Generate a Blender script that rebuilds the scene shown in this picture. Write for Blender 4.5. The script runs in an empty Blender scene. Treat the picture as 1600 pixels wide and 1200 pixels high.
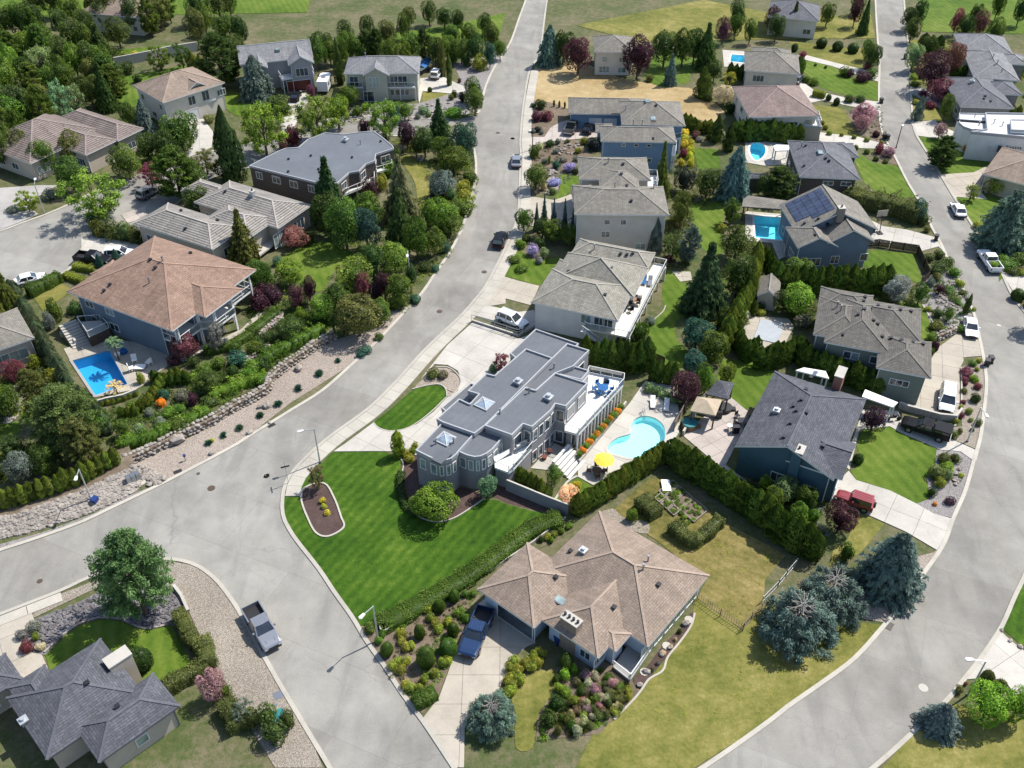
import bpy,bmesh,math,random
import numpy as np
from mathutils import Vector,Matrix,geometry,noise
random.seed(7);np.random.seed(7)
R=math.radians
scene=bpy.context.scene
col=scene.collection
# ------------------------------------------------------------------ camera, sky, sun, exposure
FPX=1490.4;PITCH=R(39.62);CAMH=80.0
cam_d=bpy.data.cameras.new('camera');cam=bpy.data.objects.new('camera',cam_d);col.objects.link(cam)
cam.location=(0,0,CAMH);cam.rotation_euler=(math.pi/2-PITCH,0,0)
cam_d.sensor_width=36;cam_d.lens=FPX/1600*36;cam_d.clip_end=6000;cam_d.clip_start=0.5
scene.camera=cam
SUN_EL=R(55)
SHD=Vector((-0.86,-0.52))
w=bpy.data.worlds.new('World');scene.world=w;w.use_nodes=True
nt=w.node_tree;nt.nodes.clear()
sky=nt.nodes.new('ShaderNodeTexSky');sky.sky_type='NISHITA';sky.sun_disc=False
sky.sun_elevation=SUN_EL
sky.sun_rotation=math.atan2(-SHD.x,-SHD.y)
sky.air_density=1.0;sky.dust_density=1.0;sky.ozone_density=1.0
bg=nt.nodes.new('ShaderNodeBackground');bg.inputs[1].default_value=0.132
ow=nt.nodes.new('ShaderNodeOutputWorld');nt.links.new(sky.outputs[0],bg.inputs[0]);nt.links.new(bg.outputs[0],ow.inputs[0])
sd=bpy.data.lights.new('sun','SUN');sd.energy=4.7;sd.angle=R(0.53);sd.color=(1.0,0.945,0.865)
sun=bpy.data.objects.new('sun',sd);col.objects.link(sun)
sv=Vector((-SHD.x*math.cos(SUN_EL),-SHD.y*math.cos(SUN_EL),math.sin(SUN_EL)*SHD.length))
sun.rotation_euler=sv.to_track_quat('Z','Y').to_euler();sun.location=(60,60,150)
scene.view_settings.view_transform='Standard';scene.view_settings.look='None'
scene.view_settings.exposure=0.64;scene.view_settings.gamma=1.0
scene.view_settings.use_curve_mapping=False
# ------------------------------------------------------------------ photograph pixel -> place in the world
_s,_c=math.sin(PITCH),math.cos(PITCH)
def G(px,py,z=0.0):
    u=(px-800)/FPX;v=(py-600)/FPX
    t=(z-CAMH)/(-_s-v*_c)
    return Vector((u*t,(_c-v*_s)*t,z))
def scale_at(px,py,z=0.0):
    v=(py-600)/FPX
    return FPX*(_s+v*_c)/(CAMH-z)
TX=(0,390,790,1180);TY=(60,320,580,853)
def Z(r,c,*xy):
    return[(TX[c-1]+xy[i]/3.8095,TY[r-1]+xy[i+1]/3.8095) for i in range(0,len(xy),2)]
def Z1(r,c,x,y):return Z(r,c,x,y)[0]
def W(pts,z=0.0):return[G(p[0],p[1],z) for p in pts]
# ------------------------------------------------------------------ objects
def link(name,data,parent=None):
    o=bpy.data.objects.new(name,data);col.objects.link(o)
    if parent is not None:o.parent=parent
    return o
LABELS={}
def tag(o,label=None,cat=None,group=None,kind=None):
    if label:o['label']=label
    if cat:o['category']=cat
    if group:o['group']=group
    if kind:o['kind']=kind
    return o
def empty(name,loc=(0,0,0),rz=0.0):
    o=link(name,None);o.location=loc;o.rotation_euler=(0,0,rz);o.empty_display_size=.3
    return o
ORD=['zeroth','first','second','third','fourth','fifth','sixth','seventh','eighth','ninth','tenth','eleventh','twelfth',
       'thirteenth','fourteenth','fifteenth','sixteenth','seventeenth','eighteenth','nineteenth','twentieth']
TENS={20:'twenty',30:'thirty',40:'forty',50:'fifty',60:'sixty',70:'seventy',80:'eighty',90:'ninety'}
def ordw(n):
    if n<=20:return ORD[n]
    return TENS[n//10*10]+'-'+ORD[n%10] if n%10 else TENS[n][:-1]+'ieth'
class MB:
    def __init__(s):s.v=[];s.f=[];s.m=[];s.uv=[]
    def face(s,pts,m=0,uv=None):
        n=len(s.v);s.v+=[tuple(p) for p in pts];s.f.append(tuple(range(n,n+len(pts))));s.m.append(m)
        s.uv.append(uv if uv else[(0,0)]*len(pts));return s
    def box(s,x0,x1,y0,y1,z0,z1,m=0,M=None):
        P=[Vector((x,y,z)) for z in(z0,z1) for y in(y0,y1) for x in(x0,x1)]
        if M is not None:P=[M@p for p in P]
        n=len(s.v);s.v+=[tuple(p) for p in P]
        for q in((0,2,3,1),(4,5,7,6),(0,1,5,4),(2,6,7,3),(0,4,6,2),(1,3,7,5)):
            s.f.append(tuple(n+i for i in q));s.m.append(m);s.uv.append([(0,0)]*4)
        return s
    def bar(s,a,b,w,h=None,m=0):
        a=Vector(a);b=Vector(b);h=h or w
        d=b-a;L=d.length
        if L<1e-6:return s
        q=d.to_track_quat('X','Z');M=Matrix.Translation(a)@q.to_matrix().to_4x4()
        return s.box(0,L,-w/2,w/2,-h/2,h/2,m,M)
    def cyl(s,c,r,z0,z1,n=12,m=0,r2=None,M=None,cap=True):
        r2=r if r2 is None else r2
        A=[Vector((c[0]+r*math.cos(6.28318*i/n),c[1]+r*math.sin(6.28318*i/n),z0)) for i in range(n)]
        B=[Vector((c[0]+r2*math.cos(6.28318*i/n),c[1]+r2*math.sin(6.28318*i/n),z1)) for i in range(n)]
        if M is not None:A=[M@p for p in A];B=[M@p for p in B]
        k=len(s.v);s.v+=[tuple(p) for p in A+B]
        for i in range(n):
            j=(i+1)%n;s.f.append((k+i,k+j,k+n+j,k+n+i));s.m.append(m);s.uv.append([(0,0)]*4)
        if cap:
            s.f.append(tuple(k+n+i for i in range(n)));s.m.append(m);s.uv.append([(0,0)]*n)
            s.f.append(tuple(k+i for i in reversed(range(n))));s.m.append(m);s.uv.append([(0,0)]*n)
        return s
    def prism(s,poly,z0,z1,m=0,mt=None):
        area=sum(poly[i][0]*poly[(i+1)%len(poly)][1]-poly[(i+1)%len(poly)][0]*poly[i][1] for i in range(len(poly)))
        P=list(poly) if area>0 else list(reversed(poly));n=len(P)
        s.face([(p[0],p[1],z1) for p in P],m if mt is None else mt,[(p[0],p[1]) for p in P])
        s.face([(p[0],p[1],z0) for p in reversed(P)],m)
        for i in range(n):
            a,b=P[i],P[(i+1)%n]
            s.face([(a[0],a[1],z0),(b[0],b[1],z0),(b[0],b[1],z1),(a[0],a[1],z1)],m)
        return s
    def mesh(s,name,mats):
        me=bpy.data.meshes.new(name);me.from_pydata(s.v,[],s.f)
        for m in(mats if isinstance(mats,(list,tuple)) else[mats]):me.materials.append(m)
        me.polygons.foreach_set('material_index',s.m)
        uvl=me.uv_layers.new(name='UVMap')
        flat=[c for f in s.uv for uv in f for c in uv]
        uvl.data.foreach_set('uv',flat)
        me.update();return me
    def build(s,name,mats,parent=None):
        return link(name,s.mesh(name,mats),parent)
def smooth_closed(P,k=5):
    out=[];n=len(P)
    for i in range(n):
        p0,p1,p2,p3=[Vector(P[(i+j-1)%n][:2]) for j in range(4)]
        for t in[a/k for a in range(k)]:
            out.append(0.5*((2*p1)+(p2-p0)*t+(2*p0-5*p1+4*p2-p3)*t*t+(3*p1-p0-3*p2+p3)*t**3))
    return[(p.x,p.y) for p in out]
def smooth_open(P,k=5):
    P=[Vector(p[:2]) for p in P];Q=[2*P[0]-P[1]]+P+[2*P[-1]-P[-2]];out=[]
    for i in range(len(P)-1):
        p0,p1,p2,p3=Q[i:i+4]
        for t in[a/k for a in range(k)]:
            out.append(0.5*((2*p1)+(p2-p0)*t+(2*p0-5*p1+4*p2-p3)*t*t+(3*p1-p0-3*p2+p3)*t**3))
    out.append(P[-1]);return[(p.x,p.y) for p in out]
def resample(P,step):
    P=[Vector(p[:2]) for p in P];out=[P[0].copy()];need=step
    for a,b in zip(P,P[1:]):
        L=(b-a).length;pos=0
        while L-pos>=need:pos+=need;out.append(a+(b-a)*(pos/L));need=step
        need-=(L-pos)
    return out
def inside(p,poly):
    x,y=p[0],p[1];c=False;n=len(poly)
    for i in range(n):
        x1,y1=poly[i][0],poly[i][1];x2,y2=poly[i-1][0],poly[i-1][1]
        if(y1>y)!=(y2>y) and x<(x2-x1)*(y-y1)/(y2-y1)+x1:c=not c
    return c
def offset_line(P,d):
    out=[]
    for i,p in enumerate(P):
        a=Vector(P[max(i-1,0)][:2]);b=Vector(P[min(i+1,len(P)-1)][:2]);t=(b-a).normalized()
        out.append((p[0]-t.y*d,p[1]+t.x*d))
    return out
# ------------------------------------------------------------------ materials
MATS={}
class NT:
    def __init__(s,name,rough=.8,spec=.3):
        s.m=bpy.data.materials.new(name);s.m.use_nodes=True;s.t=s.m.node_tree;s.b=s.t.nodes['Principled BSDF']
        s.b.inputs['Roughness'].default_value=rough;s.b.inputs['Specular IOR Level'].default_value=spec
        MATS[name]=s.m
    def n(s,ty,**k):
        x=s.t.nodes.new('ShaderNode'+ty)
        for a,v in k.items():
            if a in x.inputs:x.inputs[a].default_value=v
            else:setattr(x,a,v)
        return x
    def l(s,a,b):s.t.links.new(a,b)
    def pos(s,sc=None,rot=0):
        g=s.n('NewGeometry')
        if sc is None and not rot:return g.outputs['Position']
        mp=s.n('Mapping');s.l(g.outputs['Position'],mp.inputs[0])
        if sc:mp.inputs['Scale'].default_value=sc
        mp.inputs['Rotation'].default_value=(0,0,rot);return mp.outputs[0]
    def noise(s,vec,scale,detail=3,rough=.6,dist=0):
        x=s.n('TexNoise');x.inputs['Scale'].default_value=scale;x.inputs['Detail'].default_value=detail
        x.inputs['Roughness'].default_value=rough;x.inputs['Distortion'].default_value=dist
        s.l(vec,x.inputs['Vector']);return x.outputs['Fac']
    def ramp(s,fac,*stops):
        x=s.n('ValToRGB');e=x.color_ramp.elements
        while len(e)<len(stops):e.new(.5)
        for i,(p,c) in enumerate(stops):
            e[i].position=p;e[i].color=(*c,1) if len(c)==3 else c
        s.l(fac,x.inputs[0]);return x.outputs[0]
    def mix(s,fac,a,b,mode='MIX'):
        x=s.n('Mix',data_type='RGBA',blend_type=mode)
        for sock,v in((x.inputs[0],fac),(x.inputs[6],a),(x.inputs[7],b)):
            if isinstance(v,(int,float)):sock.default_value=v
            elif isinstance(v,tuple):sock.default_value=(*v,1)
            else:s.l(v,sock)
        return x.outputs[2]
    def math(s,op,a,b=0.0):
        x=s.n('Math',operation=op)
        for i,v in enumerate((a,b)):
            if isinstance(v,(int,float)):x.inputs[i].default_value=v
            else:s.l(v,x.inputs[i])
        return x.outputs[0]
    def color(s,c):
        if isinstance(c,tuple):s.b.inputs['Base Color'].default_value=(*c,1)
        else:s.l(c,s.b.inputs['Base Color'])
    def bump(s,h,strength=.4,dist=.05):
        x=s.n('Bump');x.inputs['Strength'].default_value=strength;x.inputs['Distance'].default_value=dist
        s.l(h,x.inputs['Height']);s.l(x.outputs[0],s.b.inputs['Normal'])
def mul(c,k):return tuple(x*k for x in c)
def plain(name,c,rough=.6,spec=.4,metal=0.0,vary=.12,scale=1.5):
    s=NT(name,rough,spec);s.b.inputs['Metallic'].default_value=metal
    n=s.noise(s.pos(),scale,4);s.color(s.ramp(n,(.3,mul(c,1-vary)),(.7,mul(c,1+vary))));return s.m
def mottled(name,stops,big=.08,fine=2.5,mixf=.5,bump=.5,bd=.08,rough=.9,mow=None,spots=None):
    s=NT(name,rough,.15);p=s.pos()
    a=s.noise(p,big,4,.6);b=s.noise(p,fine*1.7,6,.85);c=s.noise(p,big*7,3,.6)
    f=s.math('ADD',s.math('MULTIPLY',a,1-mixf),s.math('MULTIPLY',b,mixf*.6))
    f=s.math('ADD',f,s.math('MULTIPLY',c,mixf*.4))
    if mow:
        wv=s.n('TexWave',wave_type='BANDS',bands_direction='X');s.l(s.pos(None,mow[0]),wv.inputs['Vector'])
        wv.inputs['Scale'].default_value=mow[1];wv.inputs['Distortion'].default_value=3.2;wv.inputs['Detail'].default_value=4;wv.inputs['Detail Scale'].default_value=1.2;wv.inputs['Detail Roughness'].default_value=.7
        f=s.math('ADD',f,s.math('MULTIPLY',s.math('SUBTRACT',wv.outputs['Fac'],.5),mow[2]))
    cc=s.ramp(f,*stops)
    if spots:
        sp=s.noise(p,spots[0],3,.6);cc=s.mix(s.ramp(sp,(spots[1],(0,0,0)),(spots[1]+.08,(1,1,1))),cc,spots[2])
    s.color(cc);s.bump(s.noise(p,fine*3,4,.7),bump,bd);return s.m
mottled('lush_lawn',[(.34,(.012,.038,.003)),(.45,(.026,.068,.004)),(.54,(.044,.094,.007)),(.66,(.095,.145,.020))],.12,1.3,.62,mow=(R(32),.28,.07),spots=(.16,.69,(.14,.15,.04)))
mottled('green_lawn',[(.34,(.030,.064,.006)),(.46,(.060,.108,.011)),(.56,(.095,.140,.019)),(.67,(.16,.18,.045))],.09,1.4,.55,mow=(R(-20),.22,.06))
mottled('yellow_lawn',[(.37,(.058,.072,.012)),(.46,(.108,.115,.025)),(.54,(.165,.155,.042)),(.64,(.26,.225,.09))],.09,1.5,.6,mow=(R(70),.3,.02))
mottled('dry_lawn',[(.37,(.058,.06,.015)),(.46,(.115,.105,.03)),(.54,(.18,.148,.052)),(.64,(.28,.22,.10))],.1,1.6,.6,mow=(R(-55),.3,.03))
mottled('dry_field_grass',[(.34,(.14,.105,.04)),(.45,(.27,.20,.095)),(.57,(.36,.28,.155)),(.74,(.46,.39,.25))],.07,1.2,.65,bump=.8)
mottled('garden_soil',[(.30,(.028,.048,.014)),(.45,(.060,.080,.026)),(.56,(.13,.115,.068)),(.74,(.24,.21,.15))],.12,1.2,.65,bump=.8)
mottled('mulch',[(.30,(.035,.024,.022)),(.5,(.075,.05,.045)),(.7,(.14,.10,.09))],.2,4,.7,bump=.8)
mottled('brown_soil',[(.30,(.07,.052,.035)),(.5,(.14,.11,.08)),(.7,(.24,.20,.155))],.15,3,.7,bump=.8)
def gravel(name,c1,c2,c3,sc=5.0):
    s=NT(name,.9,.2);p=s.pos();v=s.n('TexVoronoi');v.inputs['Scale'].default_value=sc;s.l(p,v.inputs['Vector'])
    big=s.noise(p,.15,3);sep=s.n('SeparateColor');s.l(v.outputs['Color'],sep.inputs[0])
    f=s.math('ADD',s.math('MULTIPLY',sep.outputs[0],.55),s.math('MULTIPLY',big,.45))
    base=s.ramp(f,(.15,c1),(.5,c2),(.85,c3))
    edge=s.ramp(v.outputs['Distance'],(.35,(1,1,1)),(.8,(.62,.6,.58)))
    s.color(s.mix(1.0,base,edge,'MULTIPLY'));s.bump(s.math('SUBTRACT',1.0,v.outputs['Distance']),.9,.08);return s.m
gravel('beige_gravel',(.18,.155,.125),(.30,.265,.22),(.45,.41,.35),13)
gravel('grey_gravel',(.16,.15,.145),(.27,.255,.25),(.42,.40,.39),13)
gravel('pink_gravel',(.22,.18,.15),(.35,.30,.255),(.48,.425,.37),13)
def asphalt():
    s=NT('asphalt',.85,.25);p=s.pos()
    n1=s.noise(p,.05,4,.6);n2=s.noise(p,6,3,.8);n3=s.noise(p,.35,5,.65)
    f=s.math('ADD',s.math('MULTIPLY',n1,.4),s.math('ADD',s.math('MULTIPLY',n2,.25),s.math('MULTIPLY',n3,.35)))
    base=s.ramp(f,(.39,(.176,.167,.150)),(.5,(.218,.209,.190)),(.61,(.264,.253,.231)))
    br=s.n('TexBrick');br.offset=.37;s.l(s.pos(None,R(24)),br.inputs['Vector']);br.inputs['Scale'].default_value=.035
    br.inputs['Mortar Size'].default_value=0.0012;br.inputs['Mortar'].default_value=(.86,.86,.86,1);br.inputs['Color1'].default_value=(.90,.90,.90,1);br.inputs['Color2'].default_value=(1.05,1.065,1.06,1)
    base=s.mix(1.0,base,br.outputs['Color'],'MULTIPLY')
    wr=s.n('TexNoise');wr.inputs['Scale'].default_value=.22;wr.inputs['Detail'].default_value=5;wr.inputs['Distortion'].default_value=1.6;s.l(s.pos((1,.28,1),R(-38)),wr.inputs['Vector'])
    base=s.mix(1.0,base,s.ramp(wr.outputs['Fac'],(.38,(.87,.87,.875)),(.5,(1,1,1)),(.64,(1.05,1.045,1.035))),'MULTIPLY')
    st=s.noise(p,.9,3,.6);base=s.mix(s.ramp(st,(.67,(0,0,0)),(.74,(.4,.4,.4))),base,(.15,.145,.135))
    v=s.n('TexVoronoi',feature='DISTANCE_TO_EDGE');v.inputs['Scale'].default_value=.085
    dn=s.n('TexNoise');dn.inputs['Scale'].default_value=.5;dn.inputs['Detail'].default_value=5;s.l(p,dn.inputs['Vector'])
    dv=s.n('VectorMath',operation='MULTIPLY_ADD');s.l(dn.outputs['Color'],dv.inputs[0]);dv.inputs[1].default_value=(3,3,0);s.l(p,dv.inputs[2])
    s.l(dv.outputs[0],v.inputs['Vector'])
    crack=s.ramp(v.outputs['Distance'],(.001,(1,1,1)),(.0035,(0,0,0)))
    s.color(s.mix(s.math('MULTIPLY',crack,.42),base,(.13,.125,.12)));s.bump(n2,.3,.02);return s.m
asphalt()
def concrete(name,c,vary=.14,rnd=.10):
    s=NT(name,.85,.25);p=s.pos();n1=s.noise(p,.3,5,.65);n2=s.noise(p,5,3,.7)
    f=s.math('ADD',s.math('MULTIPLY',n1,.65),s.math('MULTIPLY',n2,.35))
    base=s.ramp(f,(.32,mul(c,1-vary*1.5)),(.5,c),(.68,mul(c,1+vary)))
    oi=s.n('ObjectInfo');k=s.math('ADD',s.math('MULTIPLY',oi.outputs['Random'],rnd),1-rnd/2)
    mixn=s.n('VectorMath',operation='SCALE');s.l(base,mixn.inputs[0]);s.l(k,mixn.inputs['Scale'])
    s.color(mixn.outputs[0]);s.bump(n2,.2,.02);return s.m
concrete('concrete',(.43,.41,.37));concrete('pale_concrete',(.385,.368,.33));concrete('tan_concrete',(.335,.305,.255));concrete('grey_concrete',(.30,.29,.275))
concrete('white_deck',(.64,.63,.60),.06);concrete('kerb_concrete',(.355,.335,.29));concrete('paver',(.36,.32,.29),.16,.14)
concrete('brick_red',(.22,.11,.085),.2)
def shingle(name,c,row=.24,wid=.62,mort=.025,contrast=.15,rough=.85,dark=.62):
    s=NT(name,rough,.25);uv=s.n('UVMap').outputs[0];br=s.n('TexBrick');br.offset=.5;s.l(uv,br.inputs['Vector'])
    br.inputs['Scale'].default_value=1.0;br.inputs['Brick Width'].default_value=wid;br.inputs['Row Height'].default_value=row
    br.inputs['Mortar Size'].default_value=mort;br.inputs['Mortar Smooth'].default_value=.4;br.inputs['Bias'].default_value=0
    br.inputs['Color1'].default_value=(*mul(c,1-contrast),1);br.inputs['Color2'].default_value=(*mul(c,1+contrast),1);br.inputs['Mortar'].default_value=(*mul(c,dark),1)
    n=s.noise(s.pos(),.5,4);n2=s.noise(s.pos(),4.5,6,.85);mp=s.n('Mapping');mp.inputs['Scale'].default_value=(1.3,.12,1);s.l(uv,mp.inputs[0]);n3=s.noise(mp.outputs[0],1.2,4,.7)
    o=s.mix(1.0,br.outputs['Color'],s.ramp(n,(.3,(.85,.85,.86)),(.7,(1.12,1.11,1.10))),'MULTIPLY')
    o=s.mix(1.0,o,s.ramp(n3,(.34,(.80,.80,.79)),(.6,(1.06,1.06,1.06))),'MULTIPLY')
    o=s.mix(1.0,o,s.ramp(n2,(.34,(.76,.76,.76)),(.66,(1.22,1.22,1.22))),'MULTIPLY')
    s.color(o);s.bump(s.math('SUBTRACT',1.0,br.outputs['Fac']),.6,.04);return s.m
shingle('brown_shingles',(.238,.188,.15),contrast=.09,dark=.74);shingle('red_brown_shingles',(.235,.158,.12));shingle('grey_shingles',(.20,.188,.172));shingle('pale_grey_shingles',(.235,.225,.192));shingle('dark_warm_shingles',(.125,.118,.105))
shingle('slate_shingles',(.085,.09,.105),contrast=.2);shingle('blue_grey_shingles',(.125,.13,.145));shingle('mauve_shingles',(.215,.165,.15));shingle('warm_grey_shingles',(.185,.174,.152))
shingle('light_grey_shingles',(.19,.195,.205))
shingle('grey_tiles',(.26,.245,.225),.42,6.0,.09,.08,dark=.38);shingle('brown_tiles',(.20,.165,.15),.42,6.0,.09,.08,dark=.4)
def membrane(name,c):
    s=NT(name,.55,.35);p=s.pos();n=s.noise(p,.25,4,.6);n2=s.noise(p,2.5,4,.6)
    wv=s.n('TexWave',wave_type='BANDS',bands_direction='Y');s.l(s.n('UVMap').outputs[0],wv.inputs['Vector']);wv.inputs['Scale'].default_value=.35;wv.inputs['Distortion'].default_value=.4
    o=s.ramp(n,(.25,mul(c,.85)),(.6,c),(.8,mul(c,1.22)))
    o=s.mix(s.ramp(wv.outputs['Fac'],(0,(.35,.35,.35)),(.04,(0,0,0))),o,mul(c,.6))
    s.color(s.mix(1.0,o,s.ramp(n2,(.3,(.93,.93,.93)),(.7,(1.06,1.06,1.06))),'MULTIPLY'));return s.m
membrane('roof_membrane',(.105,.115,.13));membrane('grey_roof_felt',(.115,.125,.14));membrane('white_roof_membrane',(.50,.51,.53))
def stucco(name,c,siding=False):
    s=NT(name,.85,.25);p=s.pos();n=s.noise(p,.6,4,.6);n2=s.noise(p,9,3)
    o=s.ramp(n,(.3,mul(c,.9)),(.7,mul(c,1.08)))
    if siding:
        wv=s.n('TexWave',wave_type='BANDS',bands_direction='Z',wave_profile='SAW');s.l(p,wv.inputs['Vector']);wv.inputs['Scale'].default_value=1.6
        o=s.mix(s.ramp(wv.outputs['Fac'],(0,(.5,.5,.5)),(.16,(0,0,0))),o,mul(c,.55));s.bump(wv.outputs['Fac'],.5,.02)
    else:s.bump(n2,.3,.01)
    s.color(o);return s.m
stucco('grey_stucco',(.23,.225,.235));stucco('cream_stucco',(.58,.53,.45));stucco('beige_siding',(.48,.445,.39),True);stucco('blue_siding',(.17,.26,.37),True)
stucco('slate_blue_siding',(.14,.175,.22),True);stucco('dark_blue_siding',(.055,.105,.135),True);stucco('sage_siding',(.16,.19,.165),True);stucco('brown_siding',(.095,.078,.068),True)
stucco('pale_blue_siding',(.40,.47,.56),True);stucco('grey_siding',(.30,.30,.31),True);stucco('white_stucco',(.62,.61,.58));stucco('tan_stucco',(.40,.35,.29));stucco('olive_stucco',(.42,.40,.33))
stucco('charcoal_siding',(.10,.105,.12),True)
plain('white_paint',(.72,.72,.70),.5,vary=.05);plain('cream_paint',(.60,.57,.50),.5,vary=.05);plain('white_trim',(.60,.60,.59),.45,vary=.04);plain('light_trim',(.31,.32,.335),.5,vary=.05);plain('dark_red_paint',(.10,.018,.015),.5)
plain('dark_metal',(.04,.04,.045),.4,.5,.6);plain('grey_metal',(.32,.33,.34),.35,.5,.8,.05);plain('galvanised',(.45,.47,.48),.4,.5,.5,.05)
plain('black_plastic',(.018,.018,.02),.5);plain('blue_plastic',(.015,.04,.16),.45);plain('tyre_rubber',(.02,.02,.02),.8,.2)
plain('wood',(.22,.14,.085),.7);plain('weathered_wood',(.20,.17,.14),.8);plain('dark_wood',(.07,.045,.035),.7);plain('bark',(.11,.085,.065),.9,.1);plain('pale_wood',(.42,.36,.28),.7)
plain('grey_bark',(.26,.24,.22),.9,.1);plain('yellow_canvas',(.85,.66,.09),.8,.1,vary=.05);plain('tan_canvas',(.36,.30,.22),.85,.1);plain('blue_canvas',(.02,.10,.26),.7,.2)
plain('white_canvas',(.70,.70,.68),.8,.1,vary=.04);plain('iron',(.10,.075,.06),.7,.3,.5);plain('red_ceramic',(.12,.03,.02),.6);plain('pool_cover',(.30,.33,.36),.6,.3,vary=.08)
plain('teal_paint',(.02,.16,.17),.5);plain('chimney_stone',(.24,.19,.15),.9,.2,vary=.3,scale=5);plain('stone_wall',(.34,.31,.28),.9,.2,vary=.3,scale=3);plain('pool_shell',(.60,.85,.86),.6,.3,vary=.03);plain('deep_pool_shell',(.10,.42,.62),.6,.3,vary=.03);plain('aqua_pool_shell',(.50,.84,.90),.6,.3,vary=.03)
def rockm(name,a,b):
    s=NT(name,.9,.2);oi=s.noise(s.pos(),1.1,3,.7);n2=s.noise(s.pos(),7,4,.7)
    f=s.math('ADD',s.math('MULTIPLY',oi,.6),s.math('MULTIPLY',n2,.4));s.color(s.ramp(f,(.33,a),(.66,b)));s.bump(n2,.5,.04);return s.m
rockm('rock',(.13,.115,.10),(.36,.325,.29));rockm('dark_rock',(.07,.065,.07),(.20,.19,.195))
def glassm(name,c,rough=.06):
    s=NT(name,rough,.8);s.b.inputs['IOR'].default_value=1.5;p=s.pos();n=s.noise(p,.8,2);s.color(s.ramp(n,(.35,c),(.65,mul(c,2.2))));s.b.inputs['Coat Weight'].default_value=.5;s.b.inputs['Coat Roughness'].default_value=.03;return s.m
glassm('window_glass',(.025,.035,.045));glassm('pale_window_glass',(.12,.155,.15));glassm('car_glass',(.012,.016,.02));glassm('solar_glass',(.022,.026,.045),.2)
def clear(name,tint,gl=.25,ripple=0.0):
    m=bpy.data.materials.new(name);m.use_nodes=True;t=m.node_tree;t.nodes.clear();MATS[name]=m
    o=t.nodes.new('ShaderNodeOutputMaterial');tr=t.nodes.new('ShaderNodeBsdfTransparent');tr.inputs[0].default_value=(*tint,1)
    g=t.nodes.new('ShaderNodeBsdfGlossy');g.inputs['Roughness'].default_value=.04;fr=t.nodes.new('ShaderNodeFresnel');fr.inputs[0].default_value=1.33 if ripple else 1.5
    mx=t.nodes.new('ShaderNodeMixShader');t.links.new(fr.outputs[0],mx.inputs[0]);t.links.new(tr.outputs[0],mx.inputs[1]);t.links.new(g.outputs[0],mx.inputs[2]);t.links.new(mx.outputs[0],o.inputs[0])
    if ripple:
        ge=t.nodes.new('ShaderNodeNewGeometry');no=t.nodes.new('ShaderNodeTexNoise');no.inputs['Scale'].default_value=3.0;t.links.new(ge.outputs['Position'],no.inputs['Vector'])
        bu=t.nodes.new('ShaderNodeBump');bu.inputs['Strength'].default_value=ripple;bu.inputs['Distance'].default_value=.03;t.links.new(no.outputs['Fac'],bu.inputs['Height'])
        t.links.new(bu.outputs[0],g.inputs['Normal']);t.links.new(bu.outputs[0],fr.inputs['Normal'])
    return m
clear('railing_glass',(.80,.86,.87));clear('pool_water',(.70,.955,.98),ripple=.9);clear('blue_pool_water',(.46,.82,.95),ripple=.5)
def paint(name,c,metal=.3):
    s=NT(name,.3,.5);s.color(c);s.b.inputs['Metallic'].default_value=metal;s.b.inputs['Coat Weight'].default_value=.45;s.b.inputs['Coat Roughness'].default_value=.06;return s.m
for nm,c,mt in(('white_car_paint',(.70,.71,.72),0),('silver_car_paint',(.30,.31,.33),.6),('grey_car_paint',(.13,.135,.14),.6),('black_car_paint',(.008,.008,.010),0),('blue_car_paint',(.012,.036,.10),.3),('red_car_paint',(.20,.022,.03),.1),('navy_car_paint',(.02,.028,.05),.3)):paint(nm,c,mt)
MATS['black_car_paint'].node_tree.nodes['Principled BSDF'].inputs['Coat Weight'].default_value=0;MATS['black_car_paint'].node_tree.nodes['Principled BSDF'].inputs['Specular IOR Level'].default_value=.2
plain('headlight_glass',(.6,.6,.6),.1,.8);plain('tail_light_red',(.25,.01,.01),.25,.6)
def foliage(name,trans=.35):
    m=bpy.data.materials.new(name);m.use_nodes=True;t=m.node_tree;t.nodes.clear();MATS[name]=m
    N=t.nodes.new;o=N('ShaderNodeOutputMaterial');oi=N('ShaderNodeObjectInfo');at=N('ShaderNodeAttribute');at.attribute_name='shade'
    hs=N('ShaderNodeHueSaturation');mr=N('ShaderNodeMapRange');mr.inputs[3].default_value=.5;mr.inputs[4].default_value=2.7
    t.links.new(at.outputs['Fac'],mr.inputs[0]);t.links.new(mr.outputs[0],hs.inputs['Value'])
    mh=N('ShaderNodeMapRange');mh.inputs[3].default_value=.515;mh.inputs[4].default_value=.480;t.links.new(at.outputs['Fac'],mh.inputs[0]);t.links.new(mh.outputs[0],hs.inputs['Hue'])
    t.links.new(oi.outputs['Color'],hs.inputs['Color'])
    d=N('ShaderNodeBsdfDiffuse');tl=N('ShaderNodeBsdfTranslucent');mx=N('ShaderNodeMixShader');mx.inputs[0].default_value=trans
    t.links.new(hs.outputs[0],d.inputs[0]);t.links.new(hs.outputs[0],tl.inputs[0]);t.links.new(d.outputs[0],mx.inputs[1]);t.links.new(tl.outputs[0],mx.inputs[2])
    g=N('ShaderNodeBsdfGlossy');g.inputs['Roughness'].default_value=.45;g.inputs[0].default_value=(.8,.85,.8,1);m2=N('ShaderNodeMixShader');m2.inputs[0].default_value=.012
    t.links.new(mx.outputs[0],m2.inputs[1]);t.links.new(g.outputs[0],m2.inputs[2]);t.links.new(m2.outputs[0],o.inputs[0]);return m
foliage('leaves')
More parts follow.
